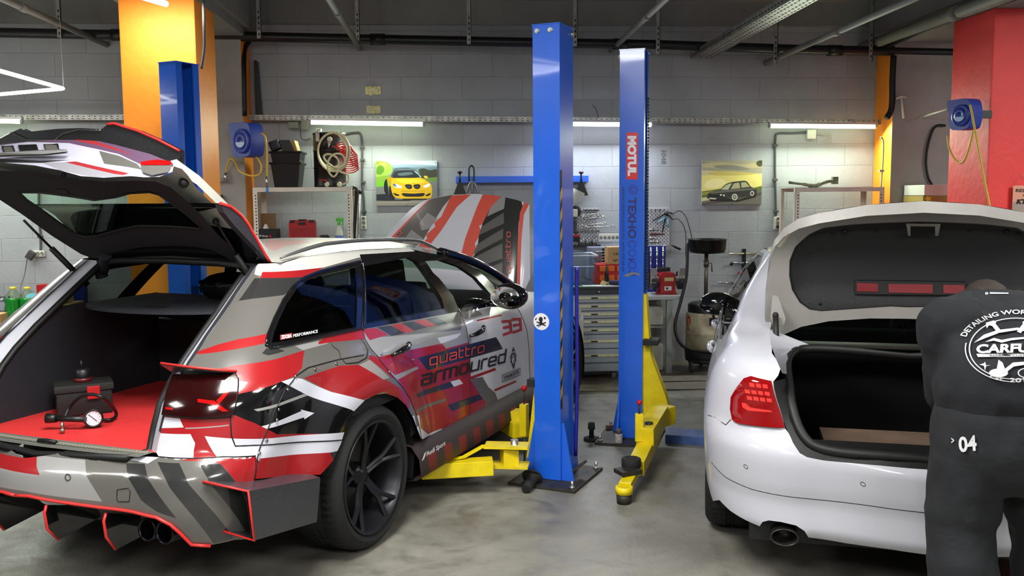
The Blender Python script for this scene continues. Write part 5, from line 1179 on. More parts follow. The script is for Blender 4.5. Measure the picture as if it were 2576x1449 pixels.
# oval exhaust
for s in (1,):
    p = np.array(S2.f(*S2.px(1990, 1330))); c = Vector(tuple(SM.inverted() @ Vector(tuple(onpl(1973, 1347, tuple(SM @ Vector((-.93, 0, 0))), tuple(SM.to_3x3() @ Vector((1, 0, 0))))))))
    T = Matrix.Translation(c) @ Matrix.Rotation(-pi/2, 4, 'Y') @ Matrix.Rotation(radians(4), 4, 'Y') @ Matrix.Diagonal((.62, 1, 1, 1))
    mb = MB(); mb.lathe([(.050, -.22), (.056, 0), (.058, .03), (.055, .034), (.049, .03), (.045, -.05), (0, -.06)], 36, T); mb.build('exhaust_tip', mat('sooty_steel', (.24, .23, .22), .35, .85), SED)
# roof, glass
zrs = spl((-.2, 1.0), (0, 1.15), (.2, 1.29), (.45, 1.395), (.9, 1.42), (1.3, 1.385), (1.7, 1.22), (2.05, .99))
ers = spl((-.2, .975), (0, 1.12), (.2, 1.265), (.45, 1.36), (.9, 1.375), (1.3, 1.34), (1.5, 1.27), (1.8, 1.12), (2.05, .97))
def frs(x, t):
    e = ers(x); c = max(zrs(x), e+.01); return (x, t*(Ys(e)-.003), e+(c-e)*(1-abs(t)**2.5))
S3 = Surf(frs, (-.25, 2.1), (-1, 1), SM, nu=30, nv=20)
panel(S3, 'roof', [(.34, -1), (.42, 0), (.34, 1), (1.25, 1), (1.32, 0), (1.25, -1)], [M_sw], SED, step=.1)
panel(S3, 'rear_windscreen', [(-.14, -.86), (-.18, 0), (-.14, .86), (.36, .86), (.42, 0), (.36, -.86)], [M_dglass], SED, step=.1)
panel(S3, 'windscreen', [(1.28, -.9), (1.34, 0), (1.28, .9), (2.0, .9), (2.05, 0), (2.0, -.9)], [M_glass2], SED, step=.12)
for s in (1, -1):
    mb = MB(); V = [];
    for i in range(9): x = -.22+.6*i/8; a, b_ = frs(x, s), frs(x, s*.84); V += [a, b_]
    mb.add(V, [(2*i, 2*i+1, 2*i+3, 2*i+2) for i in range(8)], True); mb.build('rear_pillar', M_sw, SED)
mb = MB(); mb.grid(lambda a, b: (2.0+.9*a, -.78+1.56*b, .98-.13*a-.03*(2*b-1)**2), 8, 8); mb.build('bonnet', M_sw, SED)
# boot opening: seal, gutter, boot well
ol = [tuple(SM.inverted() @ Vector(tuple(onpl(u, v, tuple(SM @ Vector((x, 0, 0))), tuple(SM.to_3x3() @ Vector((1, 0, 0))))))) for u, v, x in
      ((2330, 896, -.30), (2220, 889, -.31), (2120, 880, -.33), (2050, 877, -.35), (2010, 880, -.38), (1988, 893, -.46), (1980, 918, -.58), (1984, 960, -.72), (1990, 1010, -.83), (2003, 1060, -.89), (2022, 1098, -.93), (2050, 1122, -.955), (2110, 1137, -.98), (2220, 1147, -1.0), (2330, 1157, -1.01))]
ol = [(p[0], max(0.0, p[1]) if i not in (0, len(ol)-1) else 0.0, p[2]) for i, p in enumerate(ol)]
half = [tuple(p) for p in catm(ol, 5)]
loop = half+[(x, -y, z) for x, y, z in half[::-1][1:-1]]
mb = MB(); mb.tube(loop, .020, 8, closed=True); mb.build('boot_seal', M_seal, SED)
mb = MB(); O = [S2.off(*p) for p in (Q([(1945, 960), (1953, 1000), (1960, 1022)])+[Q([(1978, 1077)])[0]]+stp)]
I_ = [half[min(len(half)-1, int(i))] for i in np.linspace(34, len(half)-1, len(O))]
n = len(O); V = [tuple(p) for p in O]+[tuple(p) for p in I_]
for s in (1, -1): mb.add([(x, s*y, z) for x, y, z in V], [(i, i+1, n+i+1, n+i) for i in range(n-1)], True)
mb.build('boot_gutter', M_seal, SED)
mb = MB(); V = []
for s in (1, -1):
    O = [fs(-Es(z)-As(z)+.38*pi/2, z) for z in (.955, .97, 1.0, 1.03, 1.05, 1.07)]; I2 = [half[int(i)] for i in np.linspace(33, 14, 6)]
    mb.add([(x, s*y, z) for x, y, z in O+I2], [(i, i+1, 7+i, 6+i) for i in range(5)], True)
mb.build('rear_deck', M_sw, SED); mb = MB(); mb.add([(-.33, .60, .985), (-.33, -.60, .985), (-.15, -.66, .985), (-.15, .66, .985)], [(0, 1, 2, 3)]); mb.build('deck_gutter', M_seal, SED)
mb = MB()
B0 = [(-.90, .50, .42), (-.90, -.50, .42), (.15, -.50, .42), (.15, .50, .42), (-.92, .54, .70), (-.92, -.54, .70), (.15, -.55, .98), (.15, .55, .98)]
mb.add(B0, [(0, 1, 2, 3), (2, 3, 7, 6), (0, 4, 7, 3), (1, 2, 6, 5), (0, 1, 5, 4)]); mb.build('boot_well', mat('boot_carpet', (.06, .06, .065), .95), SED)
mb = MB(); mb.bb(-.90, -.30, -.48, .38, .57, .60); mb.build('boot_floor_panel', mat('boot_board', (.34, .27, .22), .8, var=.2, vs=7), SED)
# boot lid
ps = catm([(-.20, 0, 1.00), (-.22, 0, 1.12), (-.25, 0, 1.28), (-.29, 0, 1.42), (-.37, 0, 1.53), (-.50, 0, 1.60), (-.62, 0, 1.62)], 10)
L_ = [0]
for a, b_ in zip(ps[:-1], ps[1:]): L_.append(L_[-1]+float(np.linalg.norm(b_-a)))
def prof(s):
    s = max(0.0, min(L_[-1]-1e-6, s)); i = 0
    while s > L_[i+1]: i += 1
    t = (s-L_[i])/(L_[i+1]-L_[i]); return ps[i]*(1-t)+ps[i+1]*t
def fl(s, y, dep=0.0):
    p = prof(s); q = prof(min(s+.01, L_[-1]-1e-5)) if s < L_[-1]-.02 else p+(p-prof(s-.01)); t = (q-p); t /= max(1e-9, np.linalg.norm(t))
    k = .05*(abs(y)/.6)**3; nn = np.array([t[2], 0, -t[0]]); b = p+nn*(-k+dep)
    if s < 0: b = b+np.array([0, 0, s])
    return (b[0], y, b[2])
def mkS(dep, sink=0.0):
    return Surf(lambda s, y: fl(s, y, dep), (-.15, L_[-1]), (-.75, .75), SM, nu=40, nv=40)
S4 = mkS(0.0); test = S4.wn(.3, 0)
if test@(S4.wp(.3, 0)-CAM) > 0: print('lid normal away')
L4 = S4.pxs
lid = L4([(1962, 846), (1946, 856), (1934, 850), (1924, 800), (1926, 740), (1932, 690), (1938, 650), (1950, 620), (1972, 596), (2010, 575), (2060, 562), (2180, 543), (2330, 535)])
lidb = L4([(2330, 803), (2189, 801), (2085, 808), (2016, 822)])
hf = lambda L, a, b_: ([(L[0][0], 0)] if a else [])+[p for p in L if p[1] > .025]+([(L[-1][0], 0)] if b_ else [])
lid = hf(lid, 0, 1); lidb = hf(lidb, 1, 0)
liner = L4([(2330, 771), (2240, 768), (2154, 774), (2068, 780), (2037, 776), (2013, 759), (1994, 728), (1987, 693), (1988, 655), (2002, 621), (2037, 590), (2071, 574), (2147, 565), (2278, 559), (2330, 558)])
liner = hf(liner, 1, 1)
full = lambda h: h+[(a, -b) for a, b in h[::-1] if abs(b) > 1e-4]
mir = lambda h: [(a, -b) for a, b in h]
LO = lid+mir(lid[:-1])[::-1]+mir(lidb[1:])[::-1]+lidb
LID = panel(S4, 'boot_lid', LO, [M_sj], SED, holes=[full(liner)], step=.04)
S4o = Surf(lambda s, y: fl(s, -y, .05), (-.15, L_[-1]), (-.75, .75), SM, nu=4, nv=4)
panel(S4o, 'boot_lid_skin', mir(LO), [M_sw], LID, step=.06)
mb = MB(); A_ = [fl(a, b, 0) for a, b in LO]; B_ = [fl(a, b, .05) for a, b in LO]; n = len(A_)
mb.add(A_+B_, [(i, (i+1) % n, n+(i+1) % n, n+i) for i in range(n)], True); mb.build('boot_lid_rim', M_sj, LID)
def fl2(s, y):
    # the liner is dished
    p = fl(s, y, 0); w = min(1, max(0, (.56-abs(y))/.12))*min(1, max(0, (s-.17)/.1))*min(1, max(0, (.66-s)/.10)); w = w*w*(3-2*w)
    return (p[0]+.035*w, p[1], p[2]+.01*w)
S5 = Surf(fl2, (-.15, L_[-1]), (-.75, .75), SM, nu=40, nv=40)
panel(S5, 'lid_liner', full(liner), [M_liner], LID, step=.035)
mb = MB(); line_on(S4, full(liner), .004, mb, closed=True); mb.build('liner_edge', M_seal, LID)
case = mb = None
mb = MB(); c = S5.pxs([(2150, 704), (2150, 741), (2428, 744), (2428, 708)]); V = [S5.off(*p, .012) for p in c]; W_ = [S5.off(*p, -.01) for p in c]; mb.add(V+W_, [(0, 1, 2, 3)]+[(i, 4+i, 4+(i+1) % 4, (i+1) % 4) for i in range(4)]); tc = mb.build('warning_triangle_tray', M_seal, LID)
for q in ([(2154, 709), (2154, 735), (2207, 736), (2207, 710)], [(2233, 711), (2234, 738), (2345, 740), (2344, 712)], [(2371, 713), (2371, 740), (2424, 741), (2424, 714)]):
    mb = MB(); V = [S5.off(*S5.px(*p), .020) for p in q]; W_ = [S5.off(*S5.px(*p), .008) for p in q]; mb.add(V+W_, [(0, 1, 2, 3)]+[(i, 4+i, 4+(i+1) % 4, (i+1) % 4) for i in range(4)]); mb.build('warning_triangle_case', M_triR, tc)
mb = MB(); c = S4.pxs([(2287, 566), (2287, 584), (2354, 585), (2354, 567)]); mb.add([S4.off(*p, .006) for p in c], [(0, 1, 2, 3)]); mb.build('lid_latch_recess', M_hole, LID)
mb = MB(); c = S4.pxs([(2279, 558), (2284, 590), (2290, 590), (2290, 565), (2352, 566), (2352, 590), (2360, 590), (2366, 559)]); mb.add([S4.off(*p, .008) for p in c], [(0, 1, 2, 3, 4, 5, 6, 7)]); mb.build('lid_latch_frame', M_sj, LID)
for q, r in (((2125, 581), .014), ((2095, 587), .009), ((2204, 579), .009), ((2440, 579), .009), ((2532, 581), .014), ((2560, 588), .009), ((2063, 763), .008)):
    mb = MB(); p = Vector(tuple(S5.off(*S5.px(*q), .0))); n_ = Vector(tuple(S5.nrm(*S5.px(*q)))); mb.sphere(p, r, 12); mb.build('liner_plug', M_seal, LID)
panel(S4, 'lid_reflector', L4([(1952, 619), (1964, 603), (1984, 584), (1987, 588), (1972, 607), (1962, 620)]), [mat('lamp_back_cream', (.72, .70, .60), .5)], LID, step=.03, h=.006)
# hinge bracket and gas strut at the left of the boot
def lp(u, v, y): return Vector(tuple(SM.inverted() @ Vector(tuple(onpl(u, v, tuple(SM @ Vector((0, y, 0))), tuple(SM.to_3x3() @ Vector((0, 1, 0))))))))
def xp(u, v, x): return Vector(tuple(SM.inverted() @ Vector(tuple(onpl(u, v, tuple(SM @ Vector((x, 0, 0))), tuple(SM.to_3x3() @ Vector((1, 0, 0))))))))
for s in (1, -1):
    fx = lambda v: Vector((v.x, s*v.y, v.z))
    mb = MB(); q = [xp(1943, 742, -.33), xp(1957, 745, -.33), xp(1976, 800, -.33), xp(1972, 815, -.33), xp(1948, 822, -.33), xp(1938, 800, -.33)]; mb.add([fx(p) for p in q]+[fx(p)+Vector((-.012, 0, 0)) for p in q], [(0, 1, 2, 3, 4, 5), (11, 10, 9, 8, 7, 6)]+[(i, (i+1) % 6, 6+(i+1) % 6, 6+i) for i in range(6)]); mb.build('hinge_bracket', M_sj, SED)
    mb = MB(); a_, m_, b_ = xp(1951, 793, -.37), xp(1954, 895, -.42), xp(1956, 958, -.62); mb.cyl(fx(a_), fx(m_), .013, n=12); mb.cyl(fx(m_), fx(b_), .006, n=8); mb.sphere(fx(a_), .015, 10); mb.build('gas_strut', M_seal, SED)
    mb = MB(); mb.tube([fx(xp(1940, 830, -.36)), fx(xp(1943, 905, -.45)), fx(xp(1950, 960, -.60))], .012, 6, flat=.5); mb.build('hinge_arm', M_sj, SED)
# wing mirror
c = xp(1805, 764, 1.70); base = xp(1849, 786, 1.66)
mb = MB(); mb.sphere(c, 1, 20, (.07, .128, .082)); mb.tube([c+Vector((.0, -.09, -.03)), base], .032, 8); m = mb.build('wing_mirror', M_wblk, SED)
mb = MB(); mb.lathe([(0, 0), (.076, 0), (.08, .004)], 24, Matrix.Translation(c+Vector((-.062, .0, 0))) @ Matrix.Rotation(-pi/2, 4, 'Y') @ Matrix.Diagonal((.85, 1.35, 1, 1))); mb.build('mirror_glass', mat('dark_mirror', (.10, .11, .13), .05, .6), m)
# door handles
for (u, v) in ((1802, 856), (1805, 896)):
    x = 1.35 if v < 870 else .42; p = S2.f(-x, .845); mb = MB(); mb.tube(catm([(p[0]-.09, p[1]+.004, p[2]), (p[0]-.05, p[1]+.02, p[2]+.01), (p[0]+.05, p[1]+.02, p[2]+.014), (p[0]+.09, p[1]+.004, p[2]+.012)], 5), .016, 8); mb.build('door_handle', M_sw, SED)
for x, s, y in ((0, 1, .78), (0, -1, .78), (2.76, 1, .77), (2.76, -1, .77)):
    wheel(SED, 'wheel', (x, s*y, .317), s, R=.317, wd=.235, rimr=.222, style=1)
for cx in (0, 2.76):
    for s in (1, -1):
        mb = MB(); V = []; n = 24
        for i in range(n+1):
            a = -.1*pi+1.2*pi*i/n
            for y in (.56, .885): V.append((cx+.375*cos(a), s*y, .317+.375*sin(a)))
        mb.add(V, [(2*i, 2*i+1, 2*i+3, 2*i+2) for i in range(n)], True); mb.add([(cx+.375*cos(a), s*.56, .317+.375*sin(a)) for a in np.linspace(-.1*pi, 1.1*pi, 20)], [tuple(range(20))]); mb.build('wheel_housing', M_seal, SED)
mb = MB(); mb.bb(.40, 2.35, -.82, .82, .20, .28); mb.bb(-.86, -.40, -.70, .70, .24, .38); mb.bb(-.4, .4, -.54, .54, .24, .36); mb.bb(2.35, 3.4, -.54, .54, .2, .3); mb.bb(3.4, 3.55, -.75, .75, .25, .65, bev=.05); mb.build('floor_pan', M_seal, SED)
mb = MB(); mb.bb(.17, .28, -.6, .6, .5, 1.0, bev=.03); mb.bb(1.1, 1.25, -.65, -.15, .4, 1.1, bev=.04); mb.bb(1.1, 1.25, .15, .65, .4, 1.1, bev=.04); mb.bb(1.95, 2.1, -.7, .7, .6, .95, bev=.03); mb.build('cabin_seats', M_seat, SED)
# ================================================================ worker bending into the boot
def bake(o, vox, smooth=6, fold=0):
    m = o.modifiers.new('r', 'REMESH'); m.mode = 'VOXEL'; m.voxel_size = vox; m.use_smooth_shade = True
    s = o.modifiers.new('s', 'SMOOTH'); s.iterations = smooth; s.factor = .5
    dg = bpy.context.evaluated_depsgraph_get(); dg.update(); me = bpy.data.meshes.new_from_object(o.evaluated_get(dg)); o.modifiers.clear(); old = o.data; ms = list(old.materials); o.data = me
    if not me.materials:
        for x in ms: me.materials.append(x)
    if fold:
        from mathutils import noise
        for v in me.vertices:
            c = v.co; n1 = noise.noise(Vector((c.x*9, c.y*9, c.z*5)))+.5*noise.noise(Vector((c.x*22, c.y*22, c.z*13))); v.co = c+v.normal*(fold*n1)
        me.update()
    for p in me.polygons: p.use_smooth = True; p.material_index = 0
    return o
DP = 2.92
def pw(u, v, d=DP): q = ray(u, v); return CAM+q*d   # point at camera depth d
PER = thing('person', 'person in black hoodie and dark trousers bending into the white sedan boot', 'person', (float(pw(2540, 1000)[0]), float(pw(2540, 1000)[1]), 0), 0)
M_hood = mat('black_hoodie_cotton', (.06, .065, .085), .9, var=.12, vs=7, bump=.25, bs=60)
M_trs = mat('charcoal_trousers', (.075, .08, .095), .88, var=.14, vs=6, bump=.3, bs=40)
M_skin = mat('skin', (.72, .52, .42), .55); M_hair = mat('brown_hair', (.15, .11, .085), .7, var=.3, vs=60, bump=.5, bs=120)
def ell(mb, pts, n=24):
    """loft of ellipses: (centre, half width vec, half depth vec)"""
    V = []; 
    for c, a, b_ in pts:
        c, a, b_ = Vector(tuple(c)), Vector(tuple(a)), Vector(tuple(b_))
        for j in range(n): t = 2*pi*j/n; ct, st_ = cos(t), sin(t); V.append(c+a*(abs(ct)**.85*(1 if ct > 0 else -1))+b_*(abs(st_)**.85*(1 if st_ > 0 else -1)))
    F = [(i*n+j, i*n+(j+1) % n, (i+1)*n+(j+1) % n, (i+1)*n+j) for i in range(len(pts)-1) for j in range(n)]+[tuple(range(n))[::-1], tuple(range((len(pts)-1)*n, len(pts)*n))]
    mb.add(V, F, True)
fwd = np.array([sin(radians(20)), cos(radians(20)), 0]); rgt = np.array([cos(radians(20)), -sin(radians(20)), 0]); upv = np.array([0, 0, 1.0])
# right direction of the body ~ image plane
def E_(u, v, hw, hd, d=DP, tilt=0.0): c = pw(u, v, d)+fwd*hd*.6; return (c, rgt*hw, fwd*hd*cos(tilt)+upv*hd*sin(tilt))
mb = MB()
ell(mb, [E_(2552, 1065, .215, .17, DP+.02), E_(2550, 1000, .225, .175, DP+.0), E_(2548, 930, .205, .17, DP+.01), E_(2548, 860, .21, .165, DP+.06), E_(2548, 800, .225, .15, DP+.13), E_(2546, 765, .205, .13, DP+.20), E_(2540, 742, .13, .11, DP+.27), E_(2534, 728, .075, .07, DP+.32)])
def arm_(sg):
    sh = pw(2548+sg*162, 822, DP+.14)+fwd*.06; el = pw(2548+sg*160, 960, DP+.18)+fwd*.10; wr = pw(2548+sg*130, 1085, DP+.42)+fwd*.1
    if sg > 0: el = pw(2720, 960, DP+.3); wr = pw(2640, 1060, DP+.6)
    return sh, el, wr
for sg in (-1, 1):
    sh, el, wr = arm_(sg); q = catm([sh+np.array([0, 0, .03])-rgt*sg*.10, sh, (sh+el)/2, el, (el+wr)/2, wr], 5)
    mb.tube(q, [.085]*5+[.085]*4+[.080]*6+[.072]*6+[.058]*(len(q)-21), 14)
hood = mb.build('hoodie', M_hood, PER, world=True); bake(hood, .014, 5, .016)
# trousers
mb = MB()
ell(mb, [E_(2553, 990, .20, .155, DP+.03), E_(2554, 1060, .225, .175, DP+.0), E_(2555, 1140, .235, .18, DP+.0), E_(2556, 1200, .225, .165, DP+.02), E_(2556, 1245, .20, .13, DP+.05)])
LEGS = ((-1, [(2455, 1170, .0), (2444, 1260, .02), (2434, 1350, .03), (2437, 1440, .02), (2450, 1560, .0), (2458, 1700, .0), (2460, 1775, .0)]), (1, [(2650, 1170, .0), (2636, 1260, .05), (2646, 1350, .08), (2658, 1440, .08), (2656, 1560, .05), (2650, 1700, .03), (2648, 1775, .03)]))
for sg, pts in LEGS:
    q = catm([pw(u, v, DP+d)+fwd*.12 for u, v, d in pts], 4); n = len(q); mb.tube(q, [(.118 if i < 8 else .104 if i < 12 else .112 if i < 16 else .092) for i in range(n)], 16)
trs = mb.build('trousers', M_trs, PER, world=True); bake(trs, .014, 5, .014)
# body under the clothes: one continuous figure with head, hands, legs
mb = MB()
ell(mb, [E_(2553, 1150, .16, .11, DP+.05), E_(2550, 1000, .15, .10, DP+.06), E_(2548, 860, .17, .10, DP+.11), E_(2546, 790, .15, .08, DP+.19), E_(2538, 745, .06, .06, DP+.29), E_(2535, 735, .055, .055, DP+.36)])
hc = pw(2478, 782, DP+.46); mb.sphere(hc, .098, 20, (.85, 1.05, 1.12)); mb.sphere(hc+fwd*.06-upv*.04, .06, 14); mb.sphere(hc+fwd*.11-upv*.03, .018, 8)
for sg in (-1, 1):
    mb.sphere(hc+rgt*sg*.085, .024, 8, (.5, 1, 1.3))
    sh, el, wr = arm_(sg); mb.tube(catm([sh, el, wr], 6), .038, 12); hx = wr+fwd*.06-upv*.03; mb.sphere(hx, .042, 12, (.9, 1.1, .6))
    for k in range(4): a = hx+rgt*(k-1.5)*.019+fwd*.03; mb.tube([a, a+fwd*(.035+.006*(k in (1, 2)))-upv*.012, a+fwd*.055-upv*.04], [.0095, .009, .007], 8)
    a = hx-rgt*sg*.035; mb.tube([a, a-rgt*sg*.025+fwd*.02, a-rgt*sg*.025+fwd*.045], [.011, .010, .008], 8)
for sg, pts in LEGS:
    q = catm([pw(u, v, DP+d)+fwd*.12 for u, v, d in pts], 4); mb.tube(q, [.075-.035*i/len(q) for i in range(len(q))], 12)
body = mb.build('body', M_skin, PER, world=True); bake(body, .0095, 2)
mb = MB(); mb.sphere(hc+upv*.008-fwd*.008, .103, 20, (.86, 1.02, 1.08)); o = mb.build('hair', M_hair, PER, world=True)
for u in (2462, 2648):
    c = pw(u, 1795, DP)+fwd*.12; mb = MB(); mb.box((c[0]+fwd[0]*.05, c[1]+fwd[1]*.05, .045), (.10, .28, .09), -radians(20), bev=.035); mb.build('shoe', M_rubber, PER, world=True, shade=60)
from mathutils.bvhtree import BVHTree
def bvh_of(*obs):
    V = []; F = []
    for o in obs:
        M = rootmat(o); b = len(V); V += [M @ v.co for v in o.data.vertices]; F += [tuple(b+i for i in p.vertices) for p in o.data.polygons]
    return BVHTree.FromPolygons(V, F)
BV = bvh_of(hood, trs)
def cloth_decal(mb, shape, fn, h=.004, dh=.004):
    V, F = shape; out = []
    for a, b_ in V:
        u, v = fn(a, b_); d = Vector(tuple(ray(u, v))).normalized(); hit = BV.ray_cast(Vector(tuple(CAM)), d)
        out.append(hit[0]-d*(h+dh) if hit[0] else Vector(tuple(pw(u, v))))
    mb.add(out, F)
M_print = mat('print_offwhite', (.72, .72, .73), .7)
lin = lambda p0, p1, p2: (lambda a, b_: (p0[0]+(p1[0]-p0[0])*a+(p2[0]-p0[0])*b_, p0[1]+(p1[1]-p0[1])*a+(p2[1]-p0[1])*b_))
def arcf(cx, cy, r, a0, a1, hh, inward=False):
    def f(a, b_):
        t = a0+(a1-a0)*a; rr = r-hh*b_ if inward else r+hh*b_; return cx+rr*cos(t), cy-rr*.655*sin(t)
    return f
def subdiv(shape, k=1): return shape
cx, cy = 2556, 877
mb = MB(); idf = lambda a, b_: (a, b_)
cloth_decal(mb, textmesh('DETAILING WORK', .02), arcf(cx, cy, 133, radians(160), radians(72), 17))
mb.build('back_lettering', M_print, hood, world=True); mb = MB(); cloth_decal(mb, textmesh('Est. 201', .03), arcf(cx, cy, 130, radians(238), radians(281), 17, True)); mb.build('back_lettering', M_print, hood, world=True)
mb = MB(); cloth_decal(mb, ringpoly(cx, cy, 116, 119, 60, .655), idf, .006); mb.build('emblem_ring', M_print, hood, world=True); mb = MB(); cloth_decal(mb, ringpoly(cx, cy, 126, 129, 30, -.655, radians(170), radians(262)), idf, .006); mb.build('emblem_ring', M_print, hood, world=True)
mb = MB(); cloth_decal(mb, textmesh('CARFUL', .04), lin((2455, 889), (2612, 886), (2457, 866)), .009); mb.build('emblem_lettering', M_print, hood, world=True)
mb = MB(); cloth_decal(mb, unitpolys([[(2456, 890), (2610, 890), (2610, 897), (2460, 898)]]), idf, .006); mb.build('emblem_line', M_print, hood, world=True); mb = MB(); cloth_decal(mb, textmesh('REPAIR & CUSTOM', .01), lin((2490, 896.5), (2600, 896), (2490, 891.5)), .0075); mb.build('emblem_line_lettering', M_hood, hood, world=True)
mb = MB()
cloth_decal(mb, unitpolys([[(2450, 862), (2475, 842), (2510, 830), (2560, 824), (2600, 832), (2600, 837), (2560, 830), (2512, 838), (2480, 850)], [(2478, 860), (2500, 850), (2520, 855), (2545, 850), (2600, 846), (2600, 850), (2545, 856), (2520, 862), (2500, 857)]]), idf, .006)
for s_, x0 in ((1, 2500), (-1, 2578)):
    f = lambda x: x0+s_*x
    cloth_decal(mb, unitpolys([[(f(-20), 812), (f(0), 806), (f(6), 810), (f(4), 818), (f(-4), 820), (f(-12), 818), (f(-18), 826)], [(f(-4), 820), (f(6), 816), (f(20), 834), (f(10), 838)]]), idf, .006)
cloth_decal(mb, unitpolys([[(2478, 902+8), (2481, 913+8), (2492, 916+8-7+1), (2481, 920), (2478, 932), (2475, 920), (2464, 917), (2475, 914)]]), idf, .006)
cloth_decal(mb, ringpoly(2512, 938, 0, 24, 24, .45), idf, .006); cloth_decal(mb, unitpolys([[(2506, 934), (2512, 905), (2522, 912), (2530, 932)], [(2525, 930), (2548, 912), (2600, 908), (2600, 914), (2550, 922), (2532, 936)]]), idf, .0062); cloth_decal(mb, ringpoly(2580, 938, 17, 20, 24, .6), idf, .006)
mb.build('emblem_drawing', M_print, hood, world=True)
mb = MB(); cloth_decal(mb, unitpolys([[(2490, 735), (2537, 736), (2537, 739), (2490, 739)]]), idf, .004); cloth_decal(mb, ringpoly(2482, 738, 1.5, 4, 12, .8), idf, .004); mb.build('neck_label', M_print, hood, world=True)
mb = MB(); cloth_decal(mb, textmesh('04', .03), lin((2413, 1139), (2458, 1134), (2410, 1099)), .004); cloth_decal(mb, textmesh('>', .02), lin((2393, 1115), (2400, 1115), (2393, 1101)), .004); mb.build('trouser_number', M_print, trs, world=True)
# ================================================================ things along the back wall
def rect(u0, v0, u1, v1, Y):
    a, b_ = ony(u0, v0, Y), ony(u1, v1, Y); return a[0], b_[0], b_[2], a[2]   # x0,x1,z0,z1
def wp(u, v, Y): return Vector(tuple(ony(u, v, Y)))
def T_(name, label, cat, pos, group=None, rz=0): return thing(name, label, cat, tuple(pos), rz, group)
def wallsurf(Y=9.2): return Surf(lambda u, v: (u, Y, v), (-5, 6), (0, 3.6), None, nu=60, nv=30)
WS = wallsurf(9.198)
M_wpl = mat('white_plastic', (.80, .80, .76), .4); M_bpl = mat('black_plastic', (.085, .085, .09), .4, bump=.05, bs=40)
M_card = mat('cardboard', (.70, .58, .40), .85, var=.08, vs=12); M_gcab = mat('cable_grey', (.30, .31, .31), .5)
M_shelf = mat('shelf_white_steel', (.86, .85, .80), .45, var=.08, vs=9); M_redpl = mat('red_plastic', (.66, .10, .12), .4)
M_steelb = mat('bright_steel', (.72, .72, .72), .25, .95); M_yh = mat('yellow_hose', (.80, .66, .22), .4); M_bcab = mat('black_cable', (.06, .06, .065), .5)
# --- pipes under the ceiling
t = T_('drain_pipe', 'long black drain pipe hung below the ceiling across the whole back wall', 'pipe', (0, 8.85, 3.15))
q = [wp(u, v, 8.85) for u, v in ((-300, 72), (0, 82), (300, 88), (620, 92), (900, 98), (1300, 106), (1640, 112), (2000, 124), (2390, 132), (2700, 136))]
mb = MB(); mb.tube(q, .045, 16); mb.build('pipe', mat('black_pipe', (.10, .10, .11), .35), t, world=True)
for u, v in ((300, 88), (950, 99), (1560, 111), (2100, 127)):
    p = wp(u, v, 8.85); mb = MB(); mb.cyl(p-Vector((.07, 0, 0)), p+Vector((.07, 0, 0)), .053, n=18); mb.build('pipe_socket', M_bpl, t, world=True)
for i, (u, v, w) in enumerate(((150, 76, 0), (652, 78, 0), (900, 84, 0), (1180, 92, 0), (1447, 98, 0), (1655, 118, 0), (1950, 140, 0), (2190, 134, 0))):
    p = wp(u, v, 8.80); t = T_('pipe_hanger', 'slotted steel strap holding the black drain pipe, %s' % ('far left before the orange column', 'next to the left pilaster', 'beside the slanting pipe at centre left', 'midway above the blue rail', 'just right of the nearest blue post', 'just right of the second blue post', 'right of the perforated tray', 'last before the red column')[i], 'hanger', p, 'pipe hangers')
    mb = MB(); mb.bb(p.x-.02, p.x+.02, 8.79, 8.795, p.z-.07, ZC-.06); mb.bb(p.x+.015, p.x+.02, 8.79, 8.81, p.z-.07, ZC-.06); mb.build('strap', M_galv, t, world=True)
    mb = MB(); z = p.z-.04
    while z < p.z+.2: mb.bb(p.x-.006, p.x+.006, 8.788, 8.7895, z, z+.02); z += .05
    mb.build('slot', M_hole, t, world=True)
M_con = mat('grey_conduit', (.50, .50, .48), .6)
for u, v, r, lab, y0 in ((905, 122, .026, 'pale pipe slanting down to the wall left of centre above the yellow car poster', 2.5), (1536, 128, .024, 'pale pipe slanting down between the two blue posts near the ceiling', 2.5), (1926, 158, .026, 'pale jointed pipe slanting to the wall right of the perforated ceiling tray', 3.0), (2168, 120, .05, 'thick grey pipe under the ceiling beside the right cross beam', 3.0), (268, 112, .028, 'pale pipe slanting to the wall at the upper left corner', 3.0)):
    e = wp(u, v, 9.18); t = T_('conduit_pipe', lab, 'pipe', e)
    mb = MB(); mb.cyl(e, (e.x, y0, e.z), r, n=14); mb.build('pipe', M_con, t, world=True)
    mb = MB(); mb.cyl((e.x, 7.4, e.z), (e.x, 7.5, e.z), r*1.25, n=14); mb.build('joint', M_con, t, world=True)
e = wp(2160, 124, 9.1); t = T_('ceiling_cable', 'black cable bundle running along the thick pipe to the red column', 'cable', e)
mb = MB(); mb.tube([(e.x+.16, 9.1, e.z-.03), (e.x+.13, 8, e.z+.01), (e.x+.15, 6, e.z+.0), (e.x+.12, 3, e.z)], .022, 8); mb.build('cable', M_bcab, t, world=True)
# perforated ceiling tray
e = wp(1762, 148, 9.15); t = T_('cable_tray', 'perforated grey ceiling tray slanting from the wall towards the upper right', 'cable tray', e)
mb = MB(); mb.bb(e.x-.10, e.x+.10, 2.5, 9.15, e.z, e.z+.004); mb.bb(e.x-.10, e.x-.096, 2.5, 9.15, e.z, e.z+.06); mb.bb(e.x+.096, e.x+.10, 2.5, 9.15, e.z, e.z+.06); mb.build('channel', M_galv, t, world=True)
mb = MB(); y = 3.5
while y < 9.1:
    for k in (-.075, -.03, .03, .075): mb.bb(e.x+k-.006, e.x+k+.006, y, y+.03, e.z-.0015, e.z-.0005)
    mb.bb(e.x-.1015, e.x-.1002, y, y+.03, e.z+.02, e.z+.03); y += .07
mb.build('perforation', M_hole, t, world=True)
